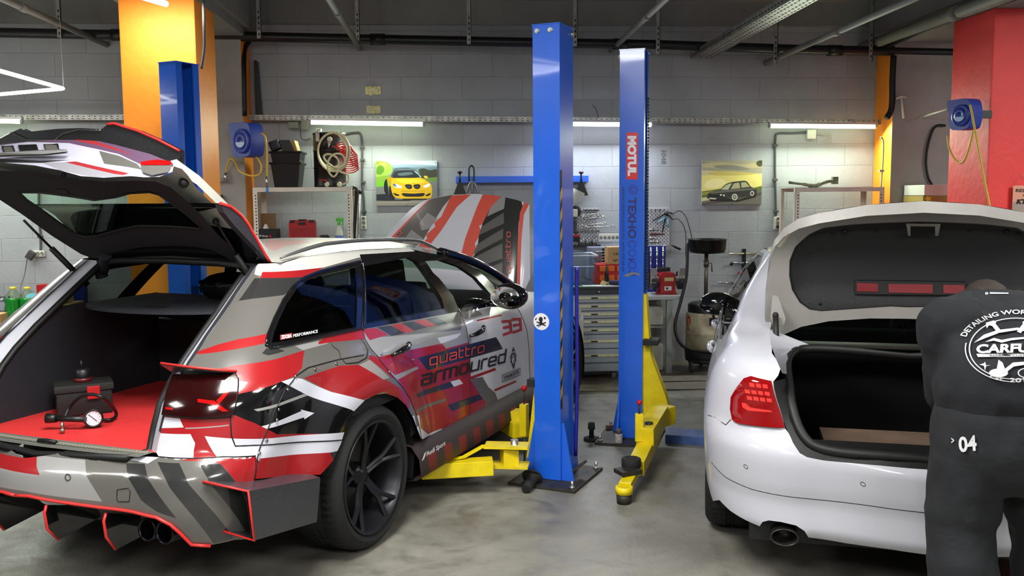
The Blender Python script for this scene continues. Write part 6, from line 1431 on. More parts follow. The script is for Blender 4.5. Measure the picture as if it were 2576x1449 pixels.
# vertical black pipes by the pilasters
for pts, r, lab in (([(628, 104, 9.0), (616, 125, 8.95), (614, 180, 8.79), (616, 292, 8.79)], .022, 'black cable bundle bending down beside the left pilaster'), ([(2248, 140, 8.8), (2245, 200, 8.8), (2243, 270, 8.8), (2230, 298, 8.8)], .03, 'black cable bundle running down beside the right orange pilaster')):
    q = [wp(*p) for p in pts]; t = T_('cable_bundle', lab, 'cable', q[-1]); mb = MB(); mb.tube(catm(q, 5), r, 8); mb.build('cable', M_bcab, t, world=True)
p = wp(648, 300, 9.15); t = T_('dark_board', 'tall narrow black board standing on the tray beside the left pilaster', 'board', (p.x, p.y, 2.52))
mb = MB(); a = rect(638, 150, 660, 290, 9.12); mb.prism([(a[0], a[2]), (a[1], a[2]), (a[1]-.025, a[3]-.02), (a[1]-.05, a[3]), (a[0], a[3]-.02)], (0, 9.13, 0), (1, 0, 0), (0, 0, 1), .03); mb.build('board', M_bpl, t, world=True)
# foam filler patches
for i, (u0, v0, u1, v1, lab) in enumerate(((919, 217, 959, 238, 'upper crumbly cream foam patch in the wall above the left lamp'), (922, 266, 959, 285, 'lower crumbly cream foam patch just above the tray'))):
    x0, x1, z0, z1 = rect(u0, v0, u1, v1, 9.2); c = ((x0+x1)/2, 9.2, (z0+z1)/2); t = T_('foam_patch', lab, 'foam', c)
    mb = MB(); random.seed(i+3); mb.bb(x0, x1, 9.18, 9.199, z0, z1, bev=.01)
    for k in range(16): mb.sphere((random.uniform(x0+.02, x1-.02), 9.18, random.uniform(z0+.01, z1-.01)), random.uniform(.012, .026), 8, (1, .4, 1))
    mb.build('foam', mat('cream_foam', (.92, .90, .70), .9, var=.15, vs=30, bump=.6, bs=60), t, world=True)
# wall conduits and sockets
def socket(u0, v0, u1, v1, n, label, vert=False, Y=9.198, plug=None):
    x0, x1, z0, z1 = rect(u0, v0, u1, v1, Y); c = Vector(((x0+x1)/2, Y-.02, (z0+z1)/2)); t = T_('wall_socket', label, 'socket', c)
    mb = MB(); mb.bb(x0, x1, Y-.035, Y, z0, z1, bev=.006); mb.build('housing', M_wpl, t, world=True)
    for i in range(n):
        k = (i+.5)/n; p = (c.x, Y-.036, z0+(z1-z0)*k) if vert else (x0+(x1-x0)*k, Y-.036, c.z)
        r = min((z1-z0)/(n if vert else 1), (x1-x0)/(1 if vert else n))*.40
        mb = MB(); mb.lathe([(r, .002), (r, .008), (r*.85, .008), (r*.8, .0), (0, .0)], 20, Matrix.Translation(p) @ Matrix.Rotation(pi/2, 4, 'X')); mb.build('socket_ring', mat('socket_shade', (.55, .55, .52), .5), t, world=True)
    if plug:
        mb = MB(); mb.sphere(plug, .022, 10, (1, 1.2, 1)); mb.build('plug', M_bpl, t, world=True)
    return t
def conduit(pts, label, r=.011, Y=9.185, m=None, clips=()):
    q = [wp(u, v, Y) for u, v in pts]; t = T_('wall_conduit', label, 'conduit', q[0]); mb = MB(); mb.tube(catm(q, 6), r, 8); mb.build('conduit', m or M_gcab, t, world=True)
    for u, v in clips:
        p = wp(u, v, Y); mb = MB(); mb.box(p, (.045, .03, .02)); mb.build('clip', m or M_gcab, t, world=True)
socket(83, 630, 116, 645, 3, 'white triple socket on the wall left of the open tailgate strut')
conduit([(97, 470), (98, 540), (102, 600), (102, 630)], 'grey conduit dropping to the white triple socket at far left', clips=((98, 520), (101, 595)))
p = wp(77, 642, 9.12); t = T_('power_adapter', 'dark power adapter tilting off the left wall socket, cord hanging', 'adapter', p); mb = MB(); mb.box(p, (.065, .05, .085), Matrix.Rotation(radians(35), 3, 'Y'), bev=.012); mb.build('adapter_body', mat('dark_grey_plastic', (.25, .25, .25), .5), t, world=True)
mb = MB(); mb.tube(catm([wp(68, 652, 9.12), wp(62, 690, 9.1), wp(52, 722, 9.0), wp(54, 745, 8.9)], 6), .004, 6); mb.build('cord', M_gcab, t, world=True)
conduit([(868, 338), (890, 334), (907, 338), (911, 380), (911, 460), (915, 500), (916, 545)], 'grey conduit from the barrel down to the socket left of the yellow car poster', clips=((911, 370), (912, 402), (914, 458), (916, 532)))
socket(908, 544, 923, 577, 3, 'white upright socket left of the yellow car poster', True)
conduit([(2215, 345), (2222, 358), (2220, 420), (2216, 470), (2216, 530)], 'pale conduit bending down in front of the right orange pilaster', r=.008, Y=8.8, m=mat('pale_conduit', (.62, .62, .58), .5), clips=((2217, 430),))
conduit([(2030, 333), (1990, 335), (1957, 336), (1951, 350), (1950, 420), (1951, 480), (1952, 545)], 'dark conduit from the junction box down to the socket by the right shelf', clips=((1950, 366), (1950, 452), (1952, 532)))
socket(1945, 545, 1962, 577, 3, 'white upright socket with plugs beside the right empty shelf', True, plug=(wp(1958, 570, 9.1)))
p = wp(2040, 338, 9.17); t = T_('junction_box', 'small white junction box with loose dangling wires under the right lamp', 'junction box', p); mb = MB(); mb.box(p, (.09, .05, .09), bev=.006); mb.build('box', M_wpl, t, world=True)
for k in range(4):
    mb = MB(); mb.tube(catm([p+Vector((.04, -.01, .01)), wp(2072+k*5, 336, 9.14), wp(2082+k*3, 345, 9.14), wp(2068+k*8, 360, 9.14)], 5), .0035, 5); mb.build('wire', mat('pale_wire', (.62, .60, .55), .5), t, world=True)
p = wp(752, 315, 9.1); t = T_('lamp_driver', 'grey lamp driver with a small outlet under the tray, left of the first lamp', 'driver', p); mb = MB(); mb.box(p+Vector((.06, 0, 0)), (.07, .05, .09), bev=.004); mb.box(p-Vector((.05, 0, 0)), (.10, .05, .06), bev=.004); mb.build('housing', mat('driver_grey', (.50, .50, .46), .5), t, world=True)
mb = MB(); mb.tube(catm([p+Vector((.02, -.02, -.03)), wp(757, 345, 9.12), wp(768, 352, 9.16), wp(782, 348, 9.18)], 6), .004, 6); mb.build('cord', M_gcab, t, world=True)
p = wp(1490, 290, 9.1); t = T_('wire_end', 'thin loose black wire sticking up from the tray between the blue posts', 'wire', p); mb = MB(); mb.tube(catm([wp(1505, 298, 9.05), wp(1503, 285, 9.05), wp(1496, 270, 9.05), wp(1490, 264, 9.05)], 5), .003, 5); mb.build('wire', M_bcab, t, world=True)
# pencil number on the wall
mb = MB(); decal(WS, mb, textmesh('3048', .0), (1663, 376), (1663, 412), (1675, 376), h=.003)
o = worldbase(mb, 'wall_number', mat('pencil_grey', (.48, .48, .50), .8), tuple(wp(1668, 394, 9.197))); tag(o, 'faint pencilled number written sideways on the wall right of the second blue post', 'writing')
# --- posters
def poster(name, label, u0, v0, u1, v1, base, regs, rim=(.75, .75, .72)):
    a, b_, c, d = wp(u0, v0, 9.185), wp(u1, v0, 9.185), wp(u1, v1, 9.185), wp(u0, v1, 9.185)
    x0, x1, z0, z1 = rect(u0, v0, u1, v1, 9.185); t = T_(name, label, 'poster', ((x0+x1)/2, 9.185, (z0+z1)/2))
    mb = MB(); mb.bb(x0, x1, 9.18, 9.198, z0, z1); mb.build('board', mat('poster_board', rim, .6), t, world=True)
    S = Surf(lambda u, v: (x0+(x1-x0)*u-t.location.x, 9.179-t.location.y, z1-(z1-z0)*v-t.location.z), (0, 1), (0, 1), rootmat(t), nu=4, nv=4)
    ms = [mat('poster%d_ink_%s' % (u0, i), c, .45) for i, c in enumerate([base]+[r_[0] for r_ in regs])]
    # regions in 0..100 units
    panel(S, 'picture', [(0, 0), (1, 0), (1, 1), (0, 1)], ms, t, regions=[(i+1, [(a/100, b_/100) for a, b_ in r_[1]]) for i, r_ in enumerate(regs)], step=.08, keepn=False)
    mb = MB()
    for fx_, fz in ((.03, .04), (.97, .04), (.5, .985)): mb.cyl((x0+(x1-x0)*fx_, 9.178, z1-(z1-z0)*fz), (x0+(x1-x0)*fx_, 9.174, z1-(z1-z0)*fz), .004, n=8)
    mb.build('nail', M_bcab, t, world=True); return t, S
Y1, Y2, K, GL = '#E8B80A', '#C9930A', '#15161A', '#5B7080'
sm = lambda pts: [tuple(p[:2]) for p in catm([(*q, 0) for q in pts], 4, True)]
poster('car_poster', 'poster of a yellow saloon car on a road, left of the blue rail', 945, 405, 1101, 517, '#8C8E8C', [
  ('#CFE0EC', [(0, 0), (100, 0), (100, 12), (0, 12)]), ('#8FA9BF', [(20, 9), (60, 8), (100, 11), (100, 22), (20, 22)]), ('#6E8899', [(20, 15), (100, 14), (100, 26), (20, 26)]),
  ('#7FA838', [(0, 30), (30, 34), (30, 60), (0, 60)]), ('#98C848', sm([(0, 2), (14, 1), (24, 8), (27, 20), (22, 30), (10, 33), (0, 33)])), ('#5A8A28', sm([(2, 14), (10, 10), (14, 20), (8, 30), (1, 28)])), ('#B9DD66', sm([(8, 5), (16, 5), (18, 11), (12, 12)])), ('#72B82C', [(0, 46), (30, 44), (30, 55), (0, 58)]),
  ('#3A4030', sm([(70, 20), (78, 17), (88, 21), (98, 19), (100, 24), (100, 38), (76, 40), (72, 30)])), ('#6C8A40', [(74, 40), (100, 36), (100, 48), (84, 48)]), ('#77797A', [(0, 58), (30, 56), (100, 46), (100, 100), (0, 100)]), ('#1E2530', [(0, 74), (20, 73), (30, 86), (60, 87), (50, 90), (0, 88)]), ('#8A847C', [(0, 89), (100, 89), (100, 99), (0, 99)]), ('#9A948C', [(0, 91), (100, 90), (100, 93), (0, 94)]),
  (K, sm([(13, 50), (17, 40), (19, 56), (20, 74), (16, 74), (13, 66)])), (K, sm([(22, 56), (27, 60), (30, 84), (25, 84), (21, 74)])), (K, [(42, 84), (82, 84), (84, 87), (44, 88)]),
  ('#3C464E', sm([(24, 40), (28, 24), (33, 17), (48, 15), (60, 17), (66, 22), (75, 38), (60, 42), (40, 42)])), ('#6B7B86', [(30, 22), (36, 17), (60, 17), (66, 22), (60, 20), (36, 20)]), ('#AFC2CC', [(62, 22), (66, 24), (74, 36), (71, 37)]), ('#20262B', sm([(31, 26), (38, 23), (52, 22), (63, 25), (71, 37), (50, 38), (28, 37)])), ('#58686F', sm([(36, 28), (56, 25), (60, 30), (40, 33)])),
  (Y2, [(17, 38), (27, 36), (28, 40), (26, 56), (22, 56), (20, 44)]), (Y1, sm([(27, 39), (40, 38), (60, 38), (74, 38), (84, 46), (90, 54), (91, 66), (90, 80), (84, 84), (60, 84), (44, 84), (36, 83), (28, 78), (24, 60), (25, 46)])), ('#F4D030', sm([(34, 42), (50, 40), (70, 41), (80, 48), (60, 50), (44, 50)])),
  ('#F2F4FF', sm([(27, 50), (34, 52), (42, 57), (40, 60), (30, 58)])), ('#5E6E86', sm([(27, 51), (31, 51), (33, 57), (29, 56)])), ('#F2F4FF', sm([(77, 56), (84, 52), (87, 50), (87, 57), (79, 60)])), ('#FFFFFF', sm([(34, 54), (38, 55), (38, 59), (34, 58)])),
  (K, sm([(47, 54), (52, 52), (58, 54), (58, 61), (54, 63), (49, 60)])), (K, sm([(61, 54), (67, 52), (72, 54), (71, 61), (66, 63), (62, 60)])), ('#303438', sm([(49, 55), (56, 55), (56, 60), (51, 60)])), ('#303438', sm([(63, 55), (70, 55), (69, 60), (64, 60)])),
  (K, sm([(42, 72), (60, 73), (78, 72), (76, 79), (60, 80), (46, 79)])), (K, sm([(28, 71), (38, 76), (34, 78), (30, 76)])), (K, sm([(80, 77), (88, 72), (88, 76), (83, 79)])), ('#C9A010', [(40, 66), (80, 66), (80, 68), (40, 69)]), ('#F0C020', sm([(78, 34), (83, 34), (85, 38), (80, 39)])), (K, [(61, 50), (63, 50), (63, 51), (61, 51)])])
poster('car_poster', 'poster of a dark classic saloon under a sunset sky, right of the blue posts', 1766, 404, 1915, 514, '#D8CFA0', [
  ('#A9A78E', [(0, 0), (100, 0), (100, 30), (0, 22)]), ('#C2B88C', sm([(0, 8), (30, 4), (60, 9), (100, 6), (100, 16), (50, 17), (0, 15)])), ('#8F9080', sm([(20, 12), (50, 10), (80, 20), (60, 22), (30, 18)])), ('#F2E68A', [(0, 34), (40, 30), (100, 32), (100, 62), (0, 68)]), ('#D6C56C', sm([(10, 28), (40, 24), (90, 30), (60, 34), (20, 33)])), ('#FFF6B0', sm([(10, 45), (30, 40), (40, 50), (25, 62), (5, 60)])),
  ('#6B7A30', [(0, 70), (30, 64), (88, 62), (100, 58), (100, 68), (0, 84)]), ('#98A040', [(0, 72), (20, 69), (20, 75), (0, 78)]), ('#76736A', [(0, 92), (50, 82), (100, 66), (100, 100), (0, 100)]), ('#5A574F', [(0, 96), (60, 86), (100, 72), (100, 78), (60, 92), (0, 100)]), ('#4C5030', sm([(92, 2), (100, 0), (100, 12), (94, 14), (90, 8)])),
  ('#2A2C28', [(9, 78), (40, 84), (62, 90), (92, 76), (90, 84), (60, 94), (14, 92)]), ('#3C3E3A', sm([(9, 78), (14, 72), (30, 66), (36, 58), (46, 50), (62, 47), (74, 47), (82, 60), (90, 64), (92, 74), (84, 80), (62, 84), (52, 86), (40, 84), (20, 86), (10, 86)])), ('#6E7068', [(14, 72), (32, 67), (88, 63), (90, 66), (40, 72), (16, 75)]),
  ('#C8CBA8', [(32, 66), (38, 58), (46, 52), (50, 52), (44, 66)]), ('#B8B890', [(48, 65), (53, 52), (62, 50), (64, 63)]), ('#B8B890', [(66, 62), (65, 50), (73, 49), (80, 60)]), ('#1C1D1A', [(12, 77), (36, 80), (36, 83), (12, 81)]), ('#D8D8CC', ringpoly(55, 83, 0, 5, 14, 1.5)[0][1::2]), ('#2A2A28', ringpoly(55, 83, 0, 3, 14, 1.5)[0][1::2]), ('#B8B8AC', ringpoly(55, 83, 0, 2, 14, 1.5)[0][1::2]), ('#C8C8BC', ringpoly(84, 75, 0, 3.5, 14, 1.7)[0][1::2]), ('#333331', ringpoly(84, 75, 0, 1.8, 14, 1.7)[0][1::2]), ('#DADACA', [(13, 84), (24, 85), (24, 88), (13, 87)]), ('#E8E8D8', ringpoly(32, 78, 0, 1.6, 10, 1.4)[0][1::2]), ('#E8E8D8', ringpoly(37, 79, 0, 1.6, 10, 1.4)[0][1::2])])
# --- shelving
def rack(label, u0, u1, vt, Yf, dep, levels, back=True):
    x0, x1 = ony(u0, vt, Yf)[0], ony(u1, vt, Yf)[0]; zt = ony(u0, vt, Yf)[2]; t = T_('shelf_rack', label, 'shelf', ((x0+x1)/2, Yf+dep/2, 0)); w = .045
    for i, (x, y, sx, sy) in enumerate(((x0, Yf, 1, 1), (x1, Yf, -1, 1), (x0, Yf+dep, 1, -1), (x1, Yf+dep, -1, -1))):
        mb = MB(); mb.bb(x, x+sx*w, y, y+sy*.003, 0, zt); mb.bb(x, x+sx*.003, y, y+sy*w, 0, zt); leg = mb.build('upright', M_shelf, t, world=True)
        mb = MB(); z = zt-.08
        while z > zt-.55: mb.bb(x+sx*.024, x+sx*.034, y-.001, y-.0002, z, z+.012); z -= .03
        mb.build('perforation', M_hole, leg, world=True)
    for z in [zt-.0]+levels:
        mb = MB(); mb.bb(x0+.004, x1-.004, Yf+.004, Yf+dep-.004, z-.006, z-.001); mb.bb(x0+.004, x1-.004, Yf-.002, Yf+.004, z-.04, z); mb.bb(x0+.004, x1-.004, Yf+dep-.004, Yf+dep, z-.04, z); mb.build('shelf_board', M_shelf, t, world=True)
    return t, x0, x1, zt
YF1, D1 = 8.68, .42
lvl = float(ony(750, 606, 8.85)[2])
r1, rx0, rx1, rz = rack('white perforated steel shelf carrying the black bins and barrel', 634, 884, 472, YF1, D1, [lvl, lvl-.45, lvl-.9])
r2, qx0, qx1, qz = rack('empty white perforated steel shelf with only a rusty pipe on top', 2001, 2225, 472, 8.62, .42, [lvl-.35, lvl-.8])
# bins
def bin_(u0, u1, v0, v1, Y, z0, dy, label, grp=None, content=None):
    x0, x1 = ony(u0, v1, Y)[0], ony(u1, v1, Y)[0]; zt = ony(u0, v0, Y)[2]; cx_ = (x0+x1)/2; w = (x1-x0)/2; t = T_('plastic_bin', label, 'bin', (cx_, Y+dy/2, z0)); h = zt-z0
    mb = MB(); a = .80; lo_ = [(-w*a, -dy/2*a), (w*a, -dy/2*a), (w*a, dy/2*a), (-w*a, dy/2*a)]; hi = [(-w, -dy/2), (w, -dy/2), (w, dy/2), (-w, dy/2)]; V = [(x, y, 0) for x, y in lo_]+[(x, y, h) for x, y in hi]+[(x*.94, y*.94, h) for x, y in hi]+[(x*.92, y*.92, .01) for x, y in lo_]
    mb.add(V, [(3, 2, 1, 0)]+[(i, (i+1) % 4, 4+(i+1) % 4, 4+i) for i in range(4)]+[(4+i, 4+(i+1) % 4, 8+(i+1) % 4, 8+i) for i in range(4)]+[(8+i, 8+(i+1) % 4, 12+(i+1) % 4, 12+i) for i in range(4)]+[(12, 13, 14, 15)]); mb.build('tub', M_bpl, t)
    mb = MB(); mb.tube([(x*1.03, y*1.03, h-.012) for x, y in hi], .012, 6, closed=True, smooth=False); mb.build('rim', M_bpl, t); return t, cx_, h
b1, bx, bh = bin_(682, 756, 408, 470, 8.72, rz, .30, 'lower black plastic bin standing on the left shelf')
b2 = bin_(681, 757, 380, 436, 8.72, rz+bh-.09, .30, 'upper black plastic bin nested in the other, holding a carton')[0]
t = T_('carton', 'open brown carton sticking out of the upper black bin', 'box', (bx+.02, 8.86, rz+bh))
mb = MB(); mb.box((bx+.04, 8.86, rz+bh+.09), (.14, .2, .20), Matrix.Rotation(radians(-14), 3, 'Y')); mb.build('carton_body', M_card, t, world=True)
mb = MB(); mb.add([wp(700, 352, 8.72), wp(728, 352, 8.72), wp(740, 378, 8.72), wp(712, 380, 8.72)], [(0, 1, 2, 3)]); mb.box(wp(694, 366, 8.76), (.10, .15, .09), Matrix.Rotation(radians(-20), 3, 'Y'), bev=.02); mb.build('bin_content', M_bpl, t, world=True)
# barrel
x0, x1, z0, z1 = rect(781, 333, 868, 470, 8.74); rb = (x1-x0)/2; hb = z1-rz; t = T_('barrel', 'black steel barrel on the left shelf with taps, hung with hoses', 'barrel', ((x0+x1)/2, 8.72+rb, rz))
mb = MB(); mb.lathe([(0, 0), (rb-.01, 0), (rb, .01), (rb-.004, .02), (rb-.004, hb*.34), (rb+.004, hb*.355), (rb-.004, hb*.37), (rb-.004, hb*.66), (rb+.004, hb*.675), (rb-.004, hb*.69), (rb-.004, hb-.02), (rb+.003, hb-.01), (rb, hb), (rb-.012, hb-.008), (0, hb-.008)], 48); mb.build('drum', mat('black_enamel', (.055, .055, .06), .4), t)
def lw(t, v): return rootmat(t).inverted() @ v
mb = MB(); p = wp(800, 350, 8.72); mb.tube([wp(797, 336, 8.76), wp(800, 326, 8.74), wp(808, 328, 8.73)], .016, 8); mb.cyl(wp(799, 335, 8.72), wp(799, 356, 8.72), .018, n=10); mb.sphere(wp(799, 342, 8.71), .02, 8); mb.build('white_valve', M_wpl, t, world=True)
mb = MB(); mb.cyl(wp(828, 348, 8.68), wp(828, 362, 8.68), .018, n=12); mb.cyl(wp(827, 360, 8.68), wp(827, 372, 8.68), .012, .003, n=10); mb.build('pressure_regulator', M_steelb, t, world=True)
mb = MB(); mb.lathe([(0, .0), (.022, 0), (.024, -.012)], 20, Matrix.Translation(wp(829, 350, 8.66)) @ Matrix.Rotation(pi/2, 4, 'X')); mb.build('gauge', M_wpl, t, world=True)
for u in (822, 853):
    mb = MB(); mb.cyl(wp(u, 463, 8.78), wp(u, 464, 8.68), .022, n=14); mb.cyl(wp(u, 464, 8.684), wp(u, 464, 8.66), .028, .02, n=8); mb.build('barrel_tap', mat('brass_tap', (.62, .60, .52), .35, .8), t, world=True)
mb = MB(); mb.tube(catm([wp(822, 456, 8.68), wp(815, 453, 8.67), wp(802, 454, 8.67)], 4), .006, 6); mb.build('tap_lever', M_redpl, t, world=True)
# hose coils hung on the barrel
t = T_('air_hose', 'cream air hose coiled in big loops hanging in front of the black barrel', 'hose', wp(828, 338, 8.63))
mb = MB(); q = []
for k in range(3):
    for j in range(24): a = pi/2+2*pi*j/24; q.append(wp(836+(36+k*2)*cos(a)+k*2, 378-(43+k*3)*sin(a)+k*2, 8.645-.012*k-.004*sin(a)))
q += [wp(u, v, 8.60) for u, v in ((850, 336), (872, 370), (868, 408), (845, 422), (820, 405), (815, 392), (830, 388), (850, 400), (852, 425), (840, 445), (826, 430), (826, 405), (840, 388), (862, 390), (868, 412), (850, 428))]+[wp(u, v, 8.62) for u, v in ((875, 440), (874, 458), (862, 464))]
mb.tube(catm(q, 3), .0095, 8); mb.build('hose', mat('cream_hose', (.84, .82, .68), .45), t, world=True)
t = T_('spiral_hose', 'red spiral air hose hanging right of the cream hose loops', 'hose', wp(885, 400, 8.66))
mb = MB(); q = []
for j in range(240):
    s_ = j/239; a = 2*pi*13*s_; cx_, cy_ = 862+18*min(1, s_*2.2), 362+65*s_; rr = 10+6*s_; q.append(wp(cx_+(rr+6)*cos(a), cy_+rr*.75*sin(a), 8.66+.035*sin(a)))
mb.tube(q, .0055, 6); mb.tube(catm([wp(835, 368, 8.62), wp(850, 372, 8.62), wp(865, 380, 8.62), wp(872, 395, 8.63)], 6), .0055, 6); mb.build('hose', mat('red_hose', (.78, .16, .17), .4), t, world=True)
# things on the lower shelf
x0, x1, z0, z1 = rect(645, 572, 696, 605, 8.8); t = T_('parts_box', 'open black parts box with raised cardboard lid on the left shelf', 'box', ((x0+x1)/2, 8.9, lvl))
mb = MB(); mb.bb(x0, x1, 8.8, 9.0, lvl, z1-.02); mb.build('box_body', mat('navy_box', (.10, .11, .14), .6), t, world=True)
mb = MB(); a = rect(655, 537, 694, 574, 8.98); mb.bb(a[0], a[1], 8.985, 8.99, z1-.03, a[3]); mb.build('raised_lid', mat('cardboard_dim', (.48, .38, .27), .85), t, world=True)
mb = MB(); S_ = Surf(lambda u, v: (u, 8.798, v), (-4, 3), (0, 3), None, nu=40, nv=20); decal(S_, mb, textmesh('JP Group', .02), (652, 597), (674, 597), (652, 591)); mb.build('box_lettering', M_lwhite, t, world=True)
mb = MB(); decal(S_, mb, unitpolys([[(0, 0), (1, 0), (1, 1), (0, 1)]]), (677, 598), (683, 598), (677, 591)); mb.build('box_logo', M_redpl, t, world=True)
mb = MB(); mb.lathe([(.03, 0), (.012, .04), (0, .045)], 12, Matrix.Translation(wp(669, 575, 8.88))); mb.build('white_cap', M_wpl, t, world=True)
x0, x1, z0, z1 = rect(726, 554, 794, 605, 8.8); t = T_('tool_case', 'red plastic tool case standing upright on the left shelf', 'case', ((x0+x1)/2, 8.84, lvl))
mb = MB(); cxx = (x0+x1)/2; w = (x1-x0)/2; z0 = lvl; h = z1-z0
mb.prism([(-w, 0), (w, 0), (w, h*.9), (w*.9, h), (.35*w, h), (.3*w, h*.93), (-.3*w, h*.93), (-.35*w, h), (-w*.9, h), (-w, h*.9)], (cxx, 8.84, z0), (1, 0, 0), (0, 0, 1), .09, bev=.006); mb.build('shell', M_redpl, t, world=True)
mb = MB(); mb.bb(cxx-w*.8, cxx+w*.8, 8.788, 8.80, z0+h*.1, z0+h*.68, bev=.005); mb.bb(cxx-w*.3, cxx-w*.05, 8.784, 8.79, z0+h*.45, z0+h*.6); mb.build('raised_panel', mat('red_plastic_dark', (.56, .09, .11), .45), t, world=True)
mb = MB(); mb.tube([(cxx-w*.25, 8.84, z0+h*.80), (cxx-w*.25, 8.84, z0+h*.99), (cxx+w*.25, 8.84, z0+h*.99), (cxx+w*.25, 8.84, z0+h*.80)], .012, 6); mb.bb(cxx-w*.28, cxx+w*.28, 8.785, 8.79, z0+h*.78, z0+h*.9); mb.build('handle', M_bpl, t, world=True)
for k in (-.72, .72): mb = MB(); mb.bb(cxx+w*k-.02, cxx+w*k+.02, 8.785, 8.80, z0+h*.88, z0+h*1.0); mb.build('latch', M_bpl, t, world=True)
x0, x1, z0, z1 = rect(799, 593, 825, 605, 8.8); t = T_('tape_measure', 'black and yellow clamp lying between the red case and the spray bottle', 'tool', ((x0+x1)/2, 8.85, lvl))
mb = MB(); mb.prism([(0, 0), (.11, 0), (.11, .03), (.09, .055), (.03, .055), (0, .03)], (x0, 8.85, lvl), (1, 0, 0), (0, 0, 1), .05, bev=.006); mb.build('tool_body', M_bpl, t, world=True)
mb = MB(); mb.box((x0+.018, 8.82, lvl+.022), (.03, .012, .02)); mb.build('yellow_trim', M_strip, t, world=True)
p = wp(854, 604, 8.82); t = T_('spray_bottle', 'clear spray bottle with bright green trigger head on the left shelf', 'spray bottle', (p.x, 8.82, lvl))
mb = MB(); mb.lathe([(0, 0), (.036, 0), (.04, .01), (.038, .07), (.026, .115), (.014, .14), (.013, .155), (0, .155)], 24); mb.build('bottle', mat('milky_plastic', (.74, .78, .72), .3), t)
mb = MB(); mb.lathe([(.0385, .02), (.040, .03), (.039, .05), (.037, .055)], 24); mb.build('bottle_label', mat('label_blue', (.30, .42, .72), .5), t)
mb = MB(); mb.cyl((0, 0, .15), (0, 0, .18), .016, n=14); mb.box((.008, 0, .20), (.075, .024, .032), bev=.006); mb.tube([(.03, 0, .185), (.038, 0, .165), (.032, 0, .145)], .006, 6); mb.build('trigger_head', mat('bright_green_plastic', (.30, .72, .22), .35), t)
# vacuum tubes leaning right of the shelf
t = T_('vacuum_tube', 'black bent vacuum tube leaning against the right side of the left shelf', 'tube', wp(893, 600, 8.9))
mb = MB(); mb.tube(catm([wp(881, 476, 8.85), wp(888, 471, 8.85), wp(897, 475, 8.85), wp(897, 497, 8.85), wp(894, 540, 8.85), wp(890, 640, 8.85), (wp(886, 700, 8.85).x, 8.85, .02)], 6), [.013]*14+[.017]*23, 10); mb.build('tube', M_bcab, t, world=True)
t = T_('steel_tube', 'thin chromed tube standing beside the black vacuum tube', 'tube', wp(905, 600, 8.9))
mb = MB(); q0, q1 = wp(906, 482, 8.95), wp(899, 640, 8.95); q2 = q0+(q1-q0)*((q0.z-.01)/(q0.z-q1.z)); mb.cyl(q0, q2, .011, n=12); mb.build('tube', M_steelb, t, world=True)
mb = MB(); mb.cyl(wp(906.5, 478, 8.95), wp(906, 488, 8.95), .016, n=12); mb.build('tube_end', M_bpl, t, world=True)
# rusty pipe on the right shelf
t = T_('exhaust_pipe', 'grimy cast pipe section lying on top of the right shelf', 'pipe', (qx0+.2, 8.75, qz))
mb = MB(); q = [wp(u, v, 8.72) for u, v in ((1986, 459), (2010, 462), (2028, 464), (2045, 467), (2062, 463), (2080, 457), (2100, 454))]; off = qz+.035-min(p.z for p in q); q = [p+Vector((0, 0, max(0, off)*0)) for p in q]; mb.tube(catm(q, 5), [.020]*8+[.026]*5+[.034]*8+[.026]*10, 10, flat=.7); mb.build('pipe', mat('grimy_cast_iron', (.36, .36, .31), .8, var=.35, vs=20, bump=.6), t, world=True)
mb = MB(); mb.cyl(q[0]-Vector((.005, 0, 0)), q[0]-Vector((-.012, 0, 0)), .014, n=12); mb.box(q[-1], (.05, .05, .07)); mb.build('flange', mat('grimy_cast_iron', (.36, .36, .31), .8), t, world=True)
# --- blue rail with stands
p0, p1 = wp(1147, 452, 9.1), wp(1480, 452, 9.1); t = T_('wall_rail', 'bright blue steel rail on the wall behind the nearest blue post', 'rail', (p0+p1)/2)
mb = MB(); mb.bb(p0.x, p1.x, 9.08, 9.199, p0.z-.032, p0.z+.032, bev=.003); mb.build('rail', mat('rail_blue', '#2F66DA', .4), t, world=True)
for u, lab in ((1157, 'black jack stand hooked on the left end of the blue wall rail'), (1462, 'black jack stand hooked on the right end of the blue wall rail')):
    p = wp(u, 470, 9.04); t = T_('jack_stand', lab, 'stand', p, 'jack stands on the blue rail')
    mb = MB(); mb.prism([(-.065, -.085), (.065, -.085), (.06, -.065), (.018, .04), (-.018, .04), (-.06, -.065)], p, (1, 0, 0), (0, 0, 1), .05, bev=.004); mb.cyl(p+Vector((0, 0, .03)), p+Vector((0, 0, .135)), .010, n=10); mb.build('stand', M_bpl, t, world=True)
    mb = MB(); mb.lathe([(0, .155), (.022, .15), (.026, .14), (.018, .13), (0, .13)], 16, Matrix.Translation(p)); mb.build('knob', mat('dark_red_knob', (.16, .05, .07), .4), t, world=True)
p = wp(1188, 430, 9.04); t = T_('u_bolt_tool', 'black U-shaped tool with grey levers hooked over the blue rail', 'tool', p)
mb = MB(); mb.tube(catm([wp(1180, 455, 9.04), wp(1180, 425, 9.04), wp(1186, 417, 9.04), wp(1192, 425, 9.04), wp(1192, 455, 9.04)], 6), .008, 8); mb.build('bow', M_bcab, t, world=True)
mb = MB()
for k in (-1, 0, 1): mb.tube(catm([wp(1188, 455, 9.03), wp(1188+k*9, 468, 9.02), wp(1188+k*13, 486, 9.02)], 5), .010, 8)
mb.build('levers', mat('grey_metal', (.45, .45, .45), .4, .7), t, world=True)
p = wp(1450, 492, 9.05); t = T_('plastic_funnel', 'milky plastic funnel hanging under the right end of the blue rail', 'funnel', p)
